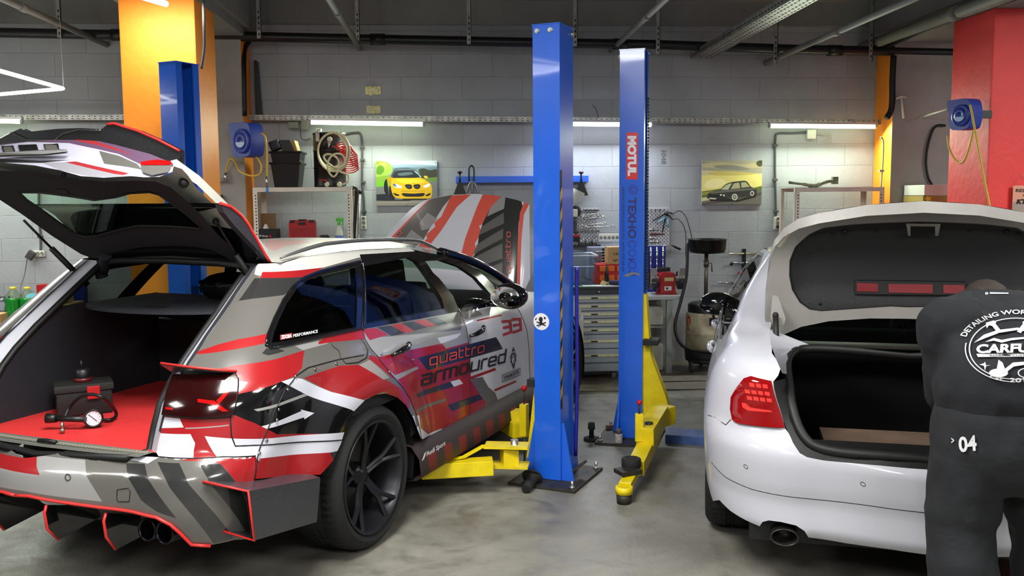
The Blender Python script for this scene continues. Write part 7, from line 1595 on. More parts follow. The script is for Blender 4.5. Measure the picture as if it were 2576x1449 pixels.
mb = MB(); mb.lathe([(.075, .05), (.07, .02), (.05, -.04), (.02, -.08), (.012, -.10)], 24, Matrix.Translation(p) @ Matrix.Rotation(radians(25), 4, 'Y')); mb.build('cone', mat('milky_plastic2', (.80, .82, .80), .3), t, world=True)
# --- pegboards with tools
def pegboard(u0, v0, u1, v1, label):
    x0, x1, z0, z1 = rect(u0, v0, u1, v1, 9.18); t = T_('pegboard', label, 'pegboard', ((x0+x1)/2, 9.18, (z0+z1)/2)); mb = MB(); mb.bb(x0, x1, 9.176, 9.186, z0, z1); mb.build('panel', mat('pegboard_white', (.72, .73, .76), .5), t, world=True)
    mb = MB(); x = x0+.02; k = 0
    while x < x1-.015:
        z = z0+.015+(.018 if k % 2 else 0)
        while z < z1-.02: mb.bb(x-.0028, x+.0028, 9.1745, 9.1758, z, z+.016); z += .036
        x += .018; k += 1
    mb.build('slots', M_hole, t, world=True)
pegboard(1432, 523, 1505, 618, 'white perforated tool board left of the second blue post'); pegboard(1600, 521, 1683, 618, 'white perforated tool board right of the second blue post')
def wrench(a, b_, label, r=.007, grp=None):
    a, b_ = wp(*a, 9.13), wp(*b_, 9.13); t = T_('wrench', label, 'wrench', (a+b_)/2, grp); d = (b_-a).normalized()
    mb = MB(); mb.tube([a, a+d*.02+Vector((0, 0, .0)), a+d*.04+Vector((0, 0, .010)), b_-d*.04+Vector((0, 0, .010)), b_-d*.02, b_], r, 8, flat=.6); mb.build('shank', M_steelb, t, world=True)
    for p in (a, b_): mb = MB(); mb.lathe([(.010, -.006), (.018, -.006), (.018, .006), (.010, .006), (.010, -.006)], 16, Matrix.Translation(p) @ Matrix.Rotation(pi/2, 4, 'X')); mb.build('ring_end', M_steelb, t, world=True)
for i, (a, b_) in enumerate((((1467, 543), (1506, 540)), ((1467, 547), (1509, 545)), ((1470, 553), (1517, 547)), ((1464, 570), (1522, 563)), ((1474, 573), (1542, 571)))):
    wrench(a, b_, ('topmost', 'second from top', 'third from top', 'fourth from top', 'lowest and longest')[i]+' cranked ring wrench on the left tool board', .006, 'ring wrenches on the tool board')
def sockets(u0, u1, v, n, where):
    for i in range(n):
        p = wp(u0+(u1-u0)*i/(n-1), v, 9.15); mb = MB(); r = .009+.002*(i % 3)/2; mb.cyl((0, .02, 0), (0, -.025, 0), r, n=12); mb.m = 1; mb.cyl((0, -.0252, 0), (0, -.026, 0), r*.6, n=10)
        o = mb.build('socket_bit', [M_steelb, M_hole]); o.location = p; tag(o, 'chrome socket bit in the %s' % where, 'socket bit', 'socket bits in the '+where)
sockets(1468, 1504, 529, 11, 'top row of the left tool board'); sockets(1455, 1505, 581, 12, 'middle row of the left tool board')
sockets(1637, 1670, 528, 4, 'top of the right tool board')
for i in range(9):
    p = wp(1456+i*5.5, 611, 9.14); mb = MB(); mb.cyl((0, 0, -.02), (0, 0, .02+.012*(i % 3)), .006, n=8); o = mb.build('bit_holder', [M_steelb if i % 3 else M_bcab]); o.location = p; tag(o, 'small driver bit standing on the ledge of the left tool board', 'bit', 'driver bits on the ledge')
p = wp(1480, 616, 9.13); o = worldbase(MB().bb(p.x-.20, p.x+.12, 9.09, 9.19, p.z-.02, p.z), 'tool_ledge', M_bpl, tuple(p)); tag(o, 'narrow black ledge under the left tool board', 'ledge')
# cordless grinder
p = wp(1446, 560, 9.08); t = T_('angle_grinder', 'white and dark cordless polisher hanging beside the left tool board', 'grinder', p)
mb = MB(); mb.lathe([(0, 0), (.056, 0), (.058, .008), (.05, .012), (0, .014)], 28, Matrix.Translation(wp(1448, 532, 9.10)) @ Matrix.Rotation(pi/2, 4, 'X') @ Matrix.Rotation(radians(20), 4, 'Y')); mb.build('disc', M_bcab, t, world=True)
mb = MB(); mb.box(wp(1445, 536, 9.05), (.06, .07, .08), bev=.015); mb.build('head', M_wpl, t, world=True)
mb = MB(); mb.tube([wp(1445, 545, 9.05), wp(1446, 560, 9.05), wp(1447, 580, 9.05), wp(1450, 588, 9.05)], [.032, .026, .022, .03], 12); mb.build('grip', mat('dark_grey_grip', (.22, .23, .25), .6), t, world=True)
mb = MB(); mb.box(wp(1447, 599, 9.05), (.085, .06, .07), bev=.01); mb.m = 1; mb.box(wp(1450, 593, 9.03), (.06, .05, .02)); mb.build('battery', [M_bpl, M_redpl], t, world=True)
mb = MB(); mb.cyl(wp(1436, 596, 9.04), wp(1452, 584, 9.04), .008, n=8); mb.build('side_lever', M_steelb, t, world=True)
# pliers cluster with hoses
p = wp(1678, 540, 9.12); t = T_('pliers_bundle', 'bundle of clamps and pliers with light blue grips hanging on the right tool board', 'pliers', p)
for k, (a, b_, m) in enumerate((((1678, 535), (1642, 556), M_bcab), ((1676, 545), (1656, 560), 0), ((1680, 545), (1681, 572), 0), ((1674, 550), (1666, 585), M_bcab), ((1676, 532), (1693, 538), M_bcab), ((1680, 540), (1692, 552), M_bcab))):
    mb = MB(); mb.tube([wp(*a, 9.10), wp(*b_, 9.08)], [.008, .011 if m == 0 else .006], 8); mb.build('handle', m or mat('light_blue_grip', (.42, .66, .74), .5), t, world=True)
mb = MB(); mb.sphere(wp(1677, 538, 9.09), .022, 10); mb.build('joint', M_bcab, t, world=True)
for i, (pts, lab) in enumerate((([(1692, 538), (1710, 531), (1725, 545), (1735, 575), (1741, 602)], 'upper thin black air line arching from the clamps to the oil drainer'), ([(1692, 553), (1705, 551), (1718, 565), (1725, 590), (1725, 640), (1728, 668)], 'lower thin black air line looping beside the oil drainer'))):
    q = [wp(u, v, 9.05) for u, v in pts]; t = T_('air_line', lab, 'hose', q[0]); mb = MB(); mb.tube(catm(q, 6), .004, 6); mb.build('line', M_bcab, t, world=True)
for i, (u0, v0, u1, v1, m, lab) in enumerate(((1634, 589, 1672, 589, mat('rust_bar', (.34, .16, .14), .6), 'rust red bar on hooks across the right tool board'), (1632, 599, 1654, 599, M_steelb, 'upper bright steel extension bar on the right tool board'), (1632, 608, 1660, 608, M_steelb, 'lower bright steel extension bar on the right tool board'), (1632, 578, 1656, 578, M_steelb, 'thin grey rod on the right tool board'))):
    a, b_ = wp(u0, v0, 9.12), wp(u1, v1, 9.12); mb = MB(); mb.cyl(a, b_, .011, .008, n=10); mb.cyl(a+(b_-a)*.1, a+(b_-a)*.5, .013, n=10); o = worldbase(mb, 'extension_bar', m, tuple((a+b_)/2)); tag(o, lab, 'bar')
t = T_('screwdriver', 'screwdriver with dark handle poking out right of the blue drill stand', 'screwdriver', wp(1700, 622, 9.0))
mb = MB(); mb.tube(catm([wp(1668, 620, 9.0), wp(1680, 615, 9.0), wp(1690, 617, 9.0)], 4), .004, 6); mb.build('blade', M_steelb, t, world=True)
mb = MB(); mb.tube([wp(1690, 617, 9.0), wp(1700, 622, 9.0), wp(1712, 627, 9.0)], [.008, .013, .011], 8); mb.build('grip', mat('dark_brown_grip', (.16, .08, .07), .5), t, world=True)
# four-way outlet strip
socket(1505, 588, 1556, 607, 5, 'white five-way outlet strip left of the second blue post', Y=9.14)
# drill rack in blue case
x0, x1, z0, z1 = rect(1612, 620, 1678, 680, 8.95); BTOP = float(onz(1700, 742, 0)[2]); 
bt = float(ony(1700, 742, 8.60)[2])
t = T_('drill_stand', 'blue stand of shining twist drills on the workbench', 'drill set', ((x0+x1)/2, 9.0, bt))
mb = MB(); mb.bb(x0, x1, 9.02, 9.04, bt, z1); mb.bb(x0, x1, 8.90, 9.04, bt, bt+.03); mb.build('stand', mat('drill_case_blue', (.08, .16, .55), .4), t, world=True)
for i in range(4):
    mb = MB(); x = x0+.05+i*(x1-x0-.08)/3; 
    for k in range(9): mb.sphere((x, 9.0, bt+.05+k*(z1-bt-.06)/9), .013, 8, (1, 1, .8))
    mb.cyl((x, 9.0, bt+.02), (x, 9.0, z1-.01), .007, n=8); mb.build('drill_bit', M_steelb, t, world=True)
# --- tool cabinet
cx0, cx1, _, _ = rect(1395, 745, 1567, 745, 8.15); zc_t = float(ony(1500, 722, 8.15)[2]); t = T_('tool_cabinet', 'grey roller tool cabinet with many drawers between the two blue posts', 'cabinet', ((cx0+cx1)/2, 8.4, 0))
zb = float(ony(1500, 936, 8.15)[2])
mb = MB(); mb.bb(cx0, cx1, 8.17, 8.75, zb, zc_t-.02); mb.build('body', mat('cabinet_grey', (.50, .52, .54), .4, .2), t, world=True)
mb = MB(); mb.bb(cx0-.01, cx1+.01, 8.14, 8.76, zc_t-.02, zc_t); mb.build('top', mat('cabinet_top', (.16, .17, .18), .5), t, world=True)
vs_ = [724, 742, 763, 783, 802, 823, 842, 878, 914, 936]
for i in range(len(vs_)-1):
    zt_, zl_ = float(ony(1500, vs_[i]+1, 8.15)[2]), float(ony(1500, vs_[i+1]-1, 8.15)[2])
    mb = MB(); mb.bb(cx0+.01, cx1-.01, 8.15, 8.17, zl_+.004, zt_-.004, bev=.003); dr = mb.build('drawer', mat('drawer_dark', (.20, .21, .22), .45) if i == 0 else mat('drawer_grey', (.60, .625, .64), .35, .25), t, world=True)
    if 0 < i < 8: mb = MB(); zh = zt_-.022 if i < 6 else zt_-.055; mb.bb(cx0+.03, cx1-.03, 8.138, 8.15, zh-.012, zh+.010, bev=.002); h_ = mb.build('drawer_handle', mat('handle_cream', (.74, .72, .58), .5, var=.12, vs=30), dr, world=True); mb = MB(); mb.bb((cx0+cx1)/2-.03+.05, (cx0+cx1)/2+.03+.05, 8.134, 8.139, zh-.007, zh+.005); mb.build('handle_badge', M_bpl, h_, world=True)
for x in (cx0+.07, cx1-.07):
    for y in (8.25, 8.68):
        mb = MB(); mb.cyl((x-.018, y, .055), (x+.018, y, .055), .055, n=20); mb.bb(x-.025, x+.025, y-.03, y+.03, .06, zb+.005); mb.build('caster', mat('caster_grey', (.35, .35, .35), .6), t, world=True)
mb = MB(); mb.sphere((cx1-.22, 8.135, float(ony(1510, 734, 8.14)[2])), .012, 10); mb.build('lock', M_steelb, t, world=True)
# clutter on the cabinet
x0, x1, z0, z1 = rect(1405, 644, 1503, 718, 8.25); t = T_('storage_box', 'large clear plastic storage box on the tool cabinet', 'box', ((x0+x1)/2, 8.4, zc_t))
M_clear = glass('clear_plastic', (.93, .96, 1.0), .86, .15)
z0 = zc_t+.002; mb = MB(); V = [(x0+.05, 8.27, z0), (x1-.05, 8.27, z0), (x1-.05, 8.6, z0), (x0+.05, 8.6, z0), (x0, 8.25, z1), (x1, 8.25, z1), (x1, 8.65, z1), (x0, 8.65, z1)]
mb.add(V, [(0, 1, 2, 3)]+[(i, (i+1) % 4, 4+(i+1) % 4, 4+i) for i in range(4)]); mb.build('tub', M_clear, t, world=True)
mb = MB(); mb.tube([Vector(v) for v in V[4:]], .009, 6, closed=True); mb.tube([(x0+.04, 8.26, z1-.1), (x1-.03, 8.26, z1-.1)], .004, 6); mb.build('rim', mat('translucent_rim', (.82, .86, .92), .3), t, world=True)
mb = MB(); mb.add([wp(1400, 622, 8.7), wp(1480, 622, 8.7), wp(1498, 632, 8.7), wp(1498, 650, 8.55), wp(1400, 650, 8.5)], [(0, 1, 2, 3, 4)]); mb.tube([wp(1405, 635, 8.69), wp(1450, 640, 8.69), wp(1490, 634, 8.69)], .004, 6); mb.build('lid', M_clear, t, world=True)
x0, x1, z0, z1 = rect(1529, 622, 1570, 681, 8.5); zo = zc_t+.18; t = T_('carton', 'brown cardboard carton standing on the red organiser, next to the second blue post', 'box', ((x0+x1)/2, 8.55, zo))
mb = MB(); mb.bb(x0, x1, 8.5, 8.68, zo, z1); mb.build('carton_body', M_card, t, world=True)
S_ = Surf(lambda u, v: (u, 8.498, v), (-1, 3), (0, 3), None, nu=30, nv=20); mb = MB(); decal(S_, mb, textmesh('ABT', .02), (1541, 658), (1556, 658), (1541, 652)); decal(S_, mb, textmesh('8 80', .01), (1543, 642), (1556, 642), (1543, 636)); mb.build('carton_lettering', mat('carton_ink', (.35, .28, .2), .7), t, world=True)
x0, x1, z0, z1 = rect(1502, 681, 1566, 716, 8.45); t = T_('organiser', 'red small-parts organiser with orange trays on the tool cabinet', 'organiser', ((x0+x1)/2, 8.5, zc_t))
mb = MB(); mb.bb(x0, x1, 8.46, 8.7, zc_t, zo-.002); mb.build('body', mat('organiser_red', (.70, .12, .10), .4), t, world=True)
for i in range(2):
    for j in range(3):
        mb = MB(); xx = x0+.04+j*(x1-x0)/3; zz = zc_t+.03+i*.085; mb.bb(xx-.015, xx+.045, 8.44, 8.46, zz, zz+.05, bev=.006); mb.build('tray', mat('orange_tray', (.85, .40, .12), .35), t, world=True)
for i in range(6):
    a, b_ = wp(1488+i, 634+i*7, 8.85), wp(1526, 632+i*7, 8.85); mb = MB(); mb.cyl(a, b_, .006, n=8); o = worldbase(mb, 'spanner', M_steelb, tuple((a+b_)/2)); tag(o, 'steel spanner in the rack behind the clear storage box, %s' % ('topmost of six', 'second of six from the top', 'third of six from the top', 'fourth of six from the top', 'fifth of six from the top', 'lowest of six')[i], 'spanner', 'spanners in the wall rack')
t = T_('spanner_rack', 'black and red spanner rack on the wall behind the clear storage box', 'rack', wp(1510, 655, 8.9)); mb = MB(); a = rect(1516, 625, 1526, 690, 8.87); mb.bb(a[0], a[1], 8.87, 8.9, a[2], a[3]); mb.build('holder', M_bpl, t, world=True)
mb = MB(); a = rect(1480, 622, 1575, 700, 8.95); mb.bb(a[0], a[1], 8.93, 9.198, a[2], a[3]); mb.build('back_sheet', mat('rack_back', (.60, .64, .74), .5), t, world=True); mb = MB(); mb.tube([wp(1500, 640, 8.84), wp(1508, 655, 8.84), wp(1503, 665, 8.84)], .006, 6); mb.build('red_hook', M_redpl, t, world=True)
# glue gun / glass things
p = wp(1526, 700, 8.3); t = T_('hand_clamp', 'black and cream hand clamp standing on the tool cabinet', 'clamp', (p.x, 8.3, zc_t)); h = zc_t
mb = MB(); mb.tube([(0, 0, .0), (0, 0, .12), (0, 0, .20)], [.028, .016, .005], 8); mb.build('stem', M_bpl, t); mb = MB(); mb.prism([(-.06, 0), (.06, 0), (.045, .04), (-.045, .04)], (0, 0, 0), (1, 0, 0), (0, 0, 1), .05, bev=.006); mb.build('jaw', mat('cream_jaw', (.74, .70, .48), .5), t)
p = wp(1505, 716, 8.22); o = worldbase(MB().add([(p.x-.16, 8.20, zc_t+.003), (p.x+.20, 8.19, zc_t+.003), (p.x+.17, 8.30, zc_t+.014), (p.x-.05, 8.31, zc_t+.006), (p.x-.16, 8.20, zc_t+.0), (p.x+.20, 8.19, zc_t+.0)], [(0, 1, 2, 3), (0, 4, 5, 1)]) and (lambda m: m)(MB().bb(p.x-.14, p.x+.20, 8.19, 8.30, zc_t, zc_t+.004)), 'paper_sheet', mat('paper_white', (.84, .84, .84), .7), (p.x, 8.25, zc_t)); tag(o, 'white paper sheets lying on the tool cabinet', 'paper')
o = worldbase(MB().bb(p.x-.26, p.x-.03, 8.16, 8.28, zc_t, zc_t+.003), 'green_mat', mat('green_mat', (.34, .50, .26), .8), (p.x-.1, 8.22, zc_t)); tag(o, 'green work mat on the front edge of the tool cabinet', 'mat')
t = T_('rolled_cloth', 'dark rolled gloves at the right end of the cabinet top', 'glove', (wp(1548, 710, 8.25).x, 8.25, zc_t)); mb = MB(); mb.tube([(-.05, .03, .03), (0, 0, .028), (.06, -.04, .022)], [.02, .026, .018], 10); mb.build('glove', mat('dark_purple_cloth', (.20, .16, .28), .8), t)
# --- workbench
x0, x1, _, _ = rect(1560, 745, 1717, 745, 8.52); zt_ = bt; t = T_('workbench', 'pale steel workbench under the red grinder, right of the second blue post', 'bench', ((x0+x1)/2, 8.85, 0))
mb = MB(); mb.bb(x0, x1, 8.52, 9.18, zt_-.035, zt_, bev=.003); mb.build('top', mat('bench_grey', (.66, .68, .68), .4, .2), t, world=True)
for x, y in ((x1-.12, 8.56), (x0+.04, 8.56), (x1-.10, 9.12), (x0+.04, 9.12)):
    mb = MB(); mb.bb(x-.027, x+.027, y-.025, y+.025, 0, zt_-.035); mb.build('leg', mat('bench_leg', (.55, .57, .55), .5), t, world=True)
mb = MB(); mb.bb(x0+.06, x1-.14, 8.6, 9.1, .43, .445); mb.build('lower_shelf', M_galv, t, world=True)
# jerrycans
for i, (v0, v1, zb_, lab) in enumerate(((808, 855, .445, 'dirty white canister on the lower shelf of the workbench'), (868, 935, 0, 'dirty white canister standing on the floor under the workbench'))):
    a = rect(1612, v0, 1670, v1, 8.65); t = T_('canister', lab, 'canister', ((a[0]+a[1])/2, 8.75, zb_)); hh = a[3]-a[2] if i else min(a[3]-a[2], .30)
    mb = MB(); mb.box(((a[0]+a[1])/2, 8.78, zb_+hh/2), (a[1]-a[0], .24, hh), bev=.04); mb.build('canister_body', mat('dirty_white_plastic', (.66, .67, .62), .5, var=.2, vs=8), t, world=True, shade=60)
    mb = MB(); mb.tube([((a[0]+a[1])/2-.07, 8.78, zb_+hh-.01), ((a[0]+a[1])/2-.05, 8.78, zb_+hh+.03), ((a[0]+a[1])/2+.05, 8.78, zb_+hh+.03), ((a[0]+a[1])/2+.07, 8.78, zb_+hh-.01)], .014, 8); mb.build('handle', mat('dirty_white_plastic', (.66, .67, .62), .5), t, world=True)
# bench grinder
p = wp(1678, 742, 8.68); t = T_('bench_grinder', 'red bench grinder with two wheels on the workbench', 'grinder', (p.x, 8.72, zt_))
M_gr = mat('grinder_red', (.62, .11, .13), .4, var=.1, vs=10)
mb = MB(); mb.prism([(-.095, 0), (.095, 0), (.06, .06), (.075, .10), (.075, .19), (.055, .21), (-.055, .21), (-.075, .19), (-.075, .10), (-.06, .06)], (0, 0, 0), (1, 0, 0), (0, 0, 1), .15, bev=.012); mb.build('motor_housing', M_gr, t)
mb = MB(); mb.bb(-.035, .035, -.08, -.075, .04, .08, bev=.003); mb.m = 1; mb.bb(-.018, .0, -.084, -.079, .05, .07); mb.build('switch', [M_wpl, M_bpl], t)
mb = MB(); mb.bb(-.035, .055, -.080, -.076, .13, .165); mb.build('maker_plate', mat('plate_cream', (.72, .68, .45), .5), t)
for s in (-1, 1):
    mb = MB(); mb.cyl((s*.075, 0, .14), (s*.15, 0, .14), .03, n=14); mb.cyl((s*.125, 0, .14), (s*.145, 0, .14), .085, n=28); mb.build('grinding_wheel', mat('wheel_stone', (.48, .46, .43), .9), t)
    mb = MB(); T = Matrix.Translation((s*.135, 0, .14)) @ Matrix.Rotation(pi/2, 4, 'Y'); mb.lathe([(.06, -.022), (.098, -.022), (.098, .022), (.06, .022)], 24, T, a0=-pi*.55, a1=pi*.75); mb.build('wheel_guard', mat('guard_dark', (.20, .20, .20), .45), t)
    mb = MB(); mb.box((s*.14, -.085, .22), (.06, .004, .07), bev=.002); mb.build('eye_shield', M_wlg, t)
    mb = MB(); mb.box((s*.15, -.10, .12), (.06, .04, .006)); mb.build('tool_rest', M_steelb, t)
t = T_('brush_block', 'dark brush lying on top of the bench grinder', 'brush', (p.x-.02, 8.74, zt_+.215)); mb = MB(); mb.box((0, 0, .022), (.12, .05, .04), bev=.01); mb.build('brush', M_bpl, t)
# --- oil drainer
p = onz(1780, 925, 0); dx, dy = float(p[0]), 8.72; t = T_('oil_drainer', 'wheeled waste oil drainer with a black bowl on a pole and a stained cream tank', 'oil drainer', (dx, dy, 0))
zt1 = float(ony(1780, 788, 8.5)[2]); zb1 = float(ony(1780, 888, 8.5)[2]); R_t = abs(ony(1832, 830, 8.7)[0]-ony(1726, 830, 8.7)[0])/2
cxd = float(ony(1779, 830, 8.72)[0])-dx
M_tank = mat('stained_cream_tank', (.80, .78, .66), .5, c2=(.58, .52, .40), vs=6)
mb = MB(); mb.lathe([(0, zb1), (R_t-.02, zb1), (R_t, zb1+.03), (R_t, zb1+.16), (R_t+.006, zb1+.17), (R_t, zb1+.18), (R_t, zt1-.04), (R_t-.03, zt1), (0, zt1)], 40, Matrix.Translation((cxd, 0, 0))); mb.build('tank', M_tank, t)
mb = MB(); mb.lathe([(R_t-.02, zt1-.02), (R_t-.02, zt1+.06), (R_t-.05, zt1+.08), (0, zt1+.08)], 32, Matrix.Translation((cxd, 0, 0))); mb.build('tank_lid', M_bpl, t)
mb = MB(); mb.tube(catm([(cxd-.10, -.12, zt1+.09), (cxd-.12, -R_t, zt1+.07), (cxd-.02, -R_t-.03, zt1-.0), (cxd+.0, -R_t-.02, zt1-.08)], 5), .012, 8); mb.box((cxd+.0, -R_t-.01, zt1-.08), (.08, .03, .07), bev=.006); mb.build('lid_clamp', M_bpl, t)
px_, pz = float(ony(1777, 640, 8.72)[0])-dx, float(ony(1777, 640, 8.72)[2])
mb = MB(); mb.cyl((px_, 0, zt1+.05), (px_, 0, pz+.01), .019, n=14); mb.cyl((px_, 0, pz-.12), (px_, 0, pz-.06), .026, n=12); mb.tube([(px_+.02, -.01, pz-.09), (px_+.05, -.01, pz-.08), (px_+.055, -.01, pz-.17)], .006, 6); mb.build('pole', mat('pole_steel', (.40, .39, .36), .4, .7), t)
rb_ = abs(ony(1826, 604, 8.72)[0]-ony(1732, 604, 8.72)[0])/2; zt2 = float(ony(1780, 604, 8.5)[2]); bx_ = float(ony(1779, 610, 8.72)[0])-dx
mb = MB(); mb.lathe([(0, pz), (.04, pz+.005), (rb_*.9, pz+.02), (rb_*.96, pz+.05), (rb_, zt2-.01), (rb_+.01, zt2), (rb_-.01, zt2), (rb_*.9, pz+.06), (0, pz+.04)], 44, Matrix.Translation((bx_, 0, 0))); mb.build('bowl', mat('oily_black_bowl', (.07, .07, .07), .3), t)
mb = MB(); mb.tube(catm([lw(t, v) for v in (wp(1729, 612, 8.66), wp(1729, 650, 8.6), wp(1726, 700, 8.55), wp(1712, 760, 8.5), wp(1698, 820, 8.45), wp(1710, 862, 8.42), wp(1740, 880, 8.42), wp(1795, 887, 8.42))], 6), .015, 10); mb.build('drain_hose', M_bcab, t)
mb = MB(); mb.tube([(cxd-R_t-.0, -.12, .10), (cxd-.05, -R_t-.02, .10), (cxd+.15, -R_t+.0, .10), (cxd+R_t, -.1, .10)], .02, 8); mb.lathe([(0, .09), (R_t, .09), (R_t+.01, zb1), (R_t-.03, zb1)], 24, Matrix.Translation((cxd, 0, 0))); mb.build('trolley', mat('trolley_dark', (.14, .15, .15), .6), t)
for x, y in ((cxd-.20, -.18), (cxd+.18, -.18), (cxd, .22)):
    mb = MB(); mb.cyl((x-.015, y, .05), (x+.015, y, .05), .05, n=20); mb.build('wheel', mat('wheel_grey', (.28, .28, .27), .6), t)
mb = MB(); TS = Surf(lambda a, z: (cxd+(R_t+.002)*sin(a), -(R_t+.002)*cos(a), z), (-1.4, 1.4), (zb1, zt1), rootmat(t), nu=30, nv=10)
for u in (1728, 1822): decal(TS, mb, merge(ringpoly(.5, .5, .22, .5, 20, 1, radians(-30), radians(270))), (u-2+(0 if u > 1800 else 2), 823), (u+10, 823), (u-2+(0 if u > 1800 else 2), 793), h=.001)
mb.build('red_logo', mat('logo_orange_red', (.82, .24, .12), .5), t)
mb = MB(); decal(TS, mb, textmesh('DA', .02), (1728, 832), (1735, 832), (1728, 826), h=.001); mb.build('logo_lettering', M_redpl, t)
# --- bar tools on the wall rack
t = T_('tool_rack', 'black upright bracket rack on the wall behind the white sedan mirror', 'rack', wp(1871, 680, 9.18))
for u in (1871, 1942):
    mb = MB(); a = rect(u-3, 626, u+3, 738, 9.18); mb.bb(a[0], a[1], 9.17, 9.198, a[2], a[3]); 
    for v in (637, 662, 686, 712, 738): q = wp(u, v, 9.13); mb.box((q.x, 9.13, q.z-.015), (.016, .09, .012)); mb.box((q.x, 9.09, q.z), (.016, .012, .035))
    mb.build('bracket', M_bpl, t, world=True)
def bar(parts, label, cat, name):
    a = wp(parts[0][0], parts[0][1], 9.12); b_ = wp(parts[-1][2], parts[-1][3], 9.12); t = T_(name, label, cat, (a+b_)/2)
    for i, (u0, v0, u1, v1, r, m) in enumerate(parts): mb = MB(); mb.cyl(wp(u0, v0, 9.12), wp(u1, v1, 9.12), r, n=12); mb.build(('shaft', 'grip', 'head', 'nozzle')[i % 4], m, t, world=True)
bar([(1834, 639, 1908, 638, .010, mat('pale_brass', (.72, .72, .62), .35, .8)), (1906, 639, 1938, 641, .024, M_steelb), (1912, 650, 1935, 648, .016, mat('navy_grip', (.08, .12, .34), .4)), (1892, 638, 1896, 644, .006, M_steelb)], 'pale grease gun, topmost tool on the wall bracket rack', 'grease gun', 'grease_gun')
bar([(1842, 662, 1916, 661, .011, M_steelb), (1838, 667, 1843, 660, .016, M_bcab)], 'long chromed torque wrench, second tool on the bracket rack', 'torque wrench', 'torque_wrench')
bar([(1857, 686, 1896, 686, .010, M_redpl), (1895, 686, 1900, 686, .012, M_steelb)], 'red handled bar, third tool on the bracket rack', 'bar', 'pry_bar')
bar([(1808, 711, 1845, 712, .009, M_steelb), (1845, 713, 1885, 713, .008, mat('teal_bar', (.24, .38, .40), .5)), (1844, 712, 1844, 726, .006, M_bcab)], 'small T-handled bar, lowest long tool on the bracket rack', 'bar', 'sliding_bar')
q = [wp(u, v, 9.1) for u, v in ((1838, 745), (1845, 739), (1860, 738), (1875, 742))]; t = T_('hook_tool', 'dark bent hook tool at the bottom of the bracket rack', 'tool', q[0]); mb = MB(); mb.tube(catm(q, 5), .006, 6); mb.build('hook', M_bcab, t, world=True)
# --- hose reels
def reel(root, s_, label, hosepts, tail, face):
    """face: unit vector the flat round side looks to; s_: size"""
    t = thing('hose_reel', label, 'hose reel', tuple(root)); F = Vector(face).normalized(); Z = Vector((0, 0, 1)); Xv = F.cross(Z).normalized(); M_hr = mat('reel_blue', (.16, .24, .60), .4)
    C_ = Vector(tuple(root)); prof = [(-.50, -.30), (-.36, -.50), (.30, -.50), (.50, -.30), (.50, .10), (.56, .14), (.60, .46), (.50, .50), (-.25, .50), (-.46, .36), (-.53, .05)]
    P_ = [tuple(p[:2]) for p in catm([(a*s_*.9, b_*s_, 0) for a, b_ in prof], 3, True)]
    mb = MB(); mb.prism(P_, C_, Xv, Z, s_*.5, bev=s_*.06); mb.build('housing', M_hr, t, world=True, shade=50)
    mb = MB(); M = Matrix((( *Xv,), (*Z,), (*F,))).transposed().to_4x4(); M = Matrix.Translation(C_+F*(s_*.25)-Z*s_*.05-Xv*s_*.08) @ M
    mb.lathe([(s_*.36, 0), (s_*.36, s_*.06), (s_*.30, s_*.08), (s_*.29, s_*.05), (s_*.24, s_*.05), (s_*.23, s_*.09), (s_*.10, s_*.09), (s_*.09, s_*.05), (0, s_*.05)], 36, M); mb.build('round_cover', M_hr, t, world=True)
    mb = MB(); mb.add([M @ Vector((s_*.2*cos(a), s_*.2*sin(a)*.8-.01, s_*.093)) for a in np.linspace(pi, 2*pi, 14)], [tuple(range(14))]); mb.build('reel_badge', mat('badge_pale', (.62, .74, .88), .4), t, world=True)
    mb = MB(); mb.box(C_+Xv*s_*.40+Z*s_*.28, (s_*.34, s_*.2, s_*.22), Matrix((( *Xv,), (*F,), (*Z,))).transposed(), bev=.008) if 0 else mb.prism([(-.17*s_, -.12*s_), (.17*s_, -.12*s_), (.17*s_, .12*s_), (-.17*s_, .12*s_)], C_+Xv*s_*.60+Z*s_*.30, F, Z, .012, bev=.004); mb.build('hose_slot', M_hole, t, world=True)
    mb = MB(); mb.tube(catm(hosepts, 8), .0085, 8); mb.build('hose', M_yh, t, world=True)
    mb = MB(); mb.tube(catm(tail, 8), .0085, 8); mb.build('feed_hose', M_yh, t, world=True)
    e = Vector(tuple(hosepts[-1])); mb = MB(); mb.cyl(e+Z*.10, e, .011, n=10); mb.m = 1; mb.cyl(e, e-Z*.05, .013, n=10); mb.build('hose_coupling', [M_steelb, mat('blue_coupling', (.3, .55, .85), .4)], t, world=True)
    return t
Yr = 8.45
fa = (-.62, -.78, 0)
c1_ = wp(622, 352, Yr); reel(c1_, .30, 'blue wall hose reel on the left pilaster with a yellow hose hanging down', [wp(658, 335, 8.36), wp(667, 345, 8.34), wp(671, 375, 8.34), wp(672, 420, 8.34), wp(672, 472, 8.34)], [wp(642, 392, 8.42), wp(657, 415, 8.42), wp(653, 438, 8.42), wp(630, 442, 8.5), wp(603, 430, 8.6), wp(592, 408, 8.7), wp(580, 400, 8.75), wp(571, 420, 8.79), wp(569, 440, 8.8)], fa)
mb = MB(); mb.box(c1_+Vector((.0, .20, .05)), (.05, .34, .06)); 
o = worldbase(mb, 'reel_bracket', M_bpl, tuple(c1_+Vector((0, .3, 0)))); tag(o, 'black bracket holding the left hose reel off the pilaster', 'bracket')
p = wp(568, 445, 8.79); t = T_('air_valve', 'small steel air valve on the grey pilaster below the left hose reel', 'valve', p); mb = MB(); mb.cyl(p+Vector((0, 0, .04)), p-Vector((0, 0, .05)), .016, n=10); mb.cyl(p-Vector((0, 0, .02)), p-Vector((.09, 0, .05)), .012, n=10); mb.build('valve_body', M_steelb, t, world=True)
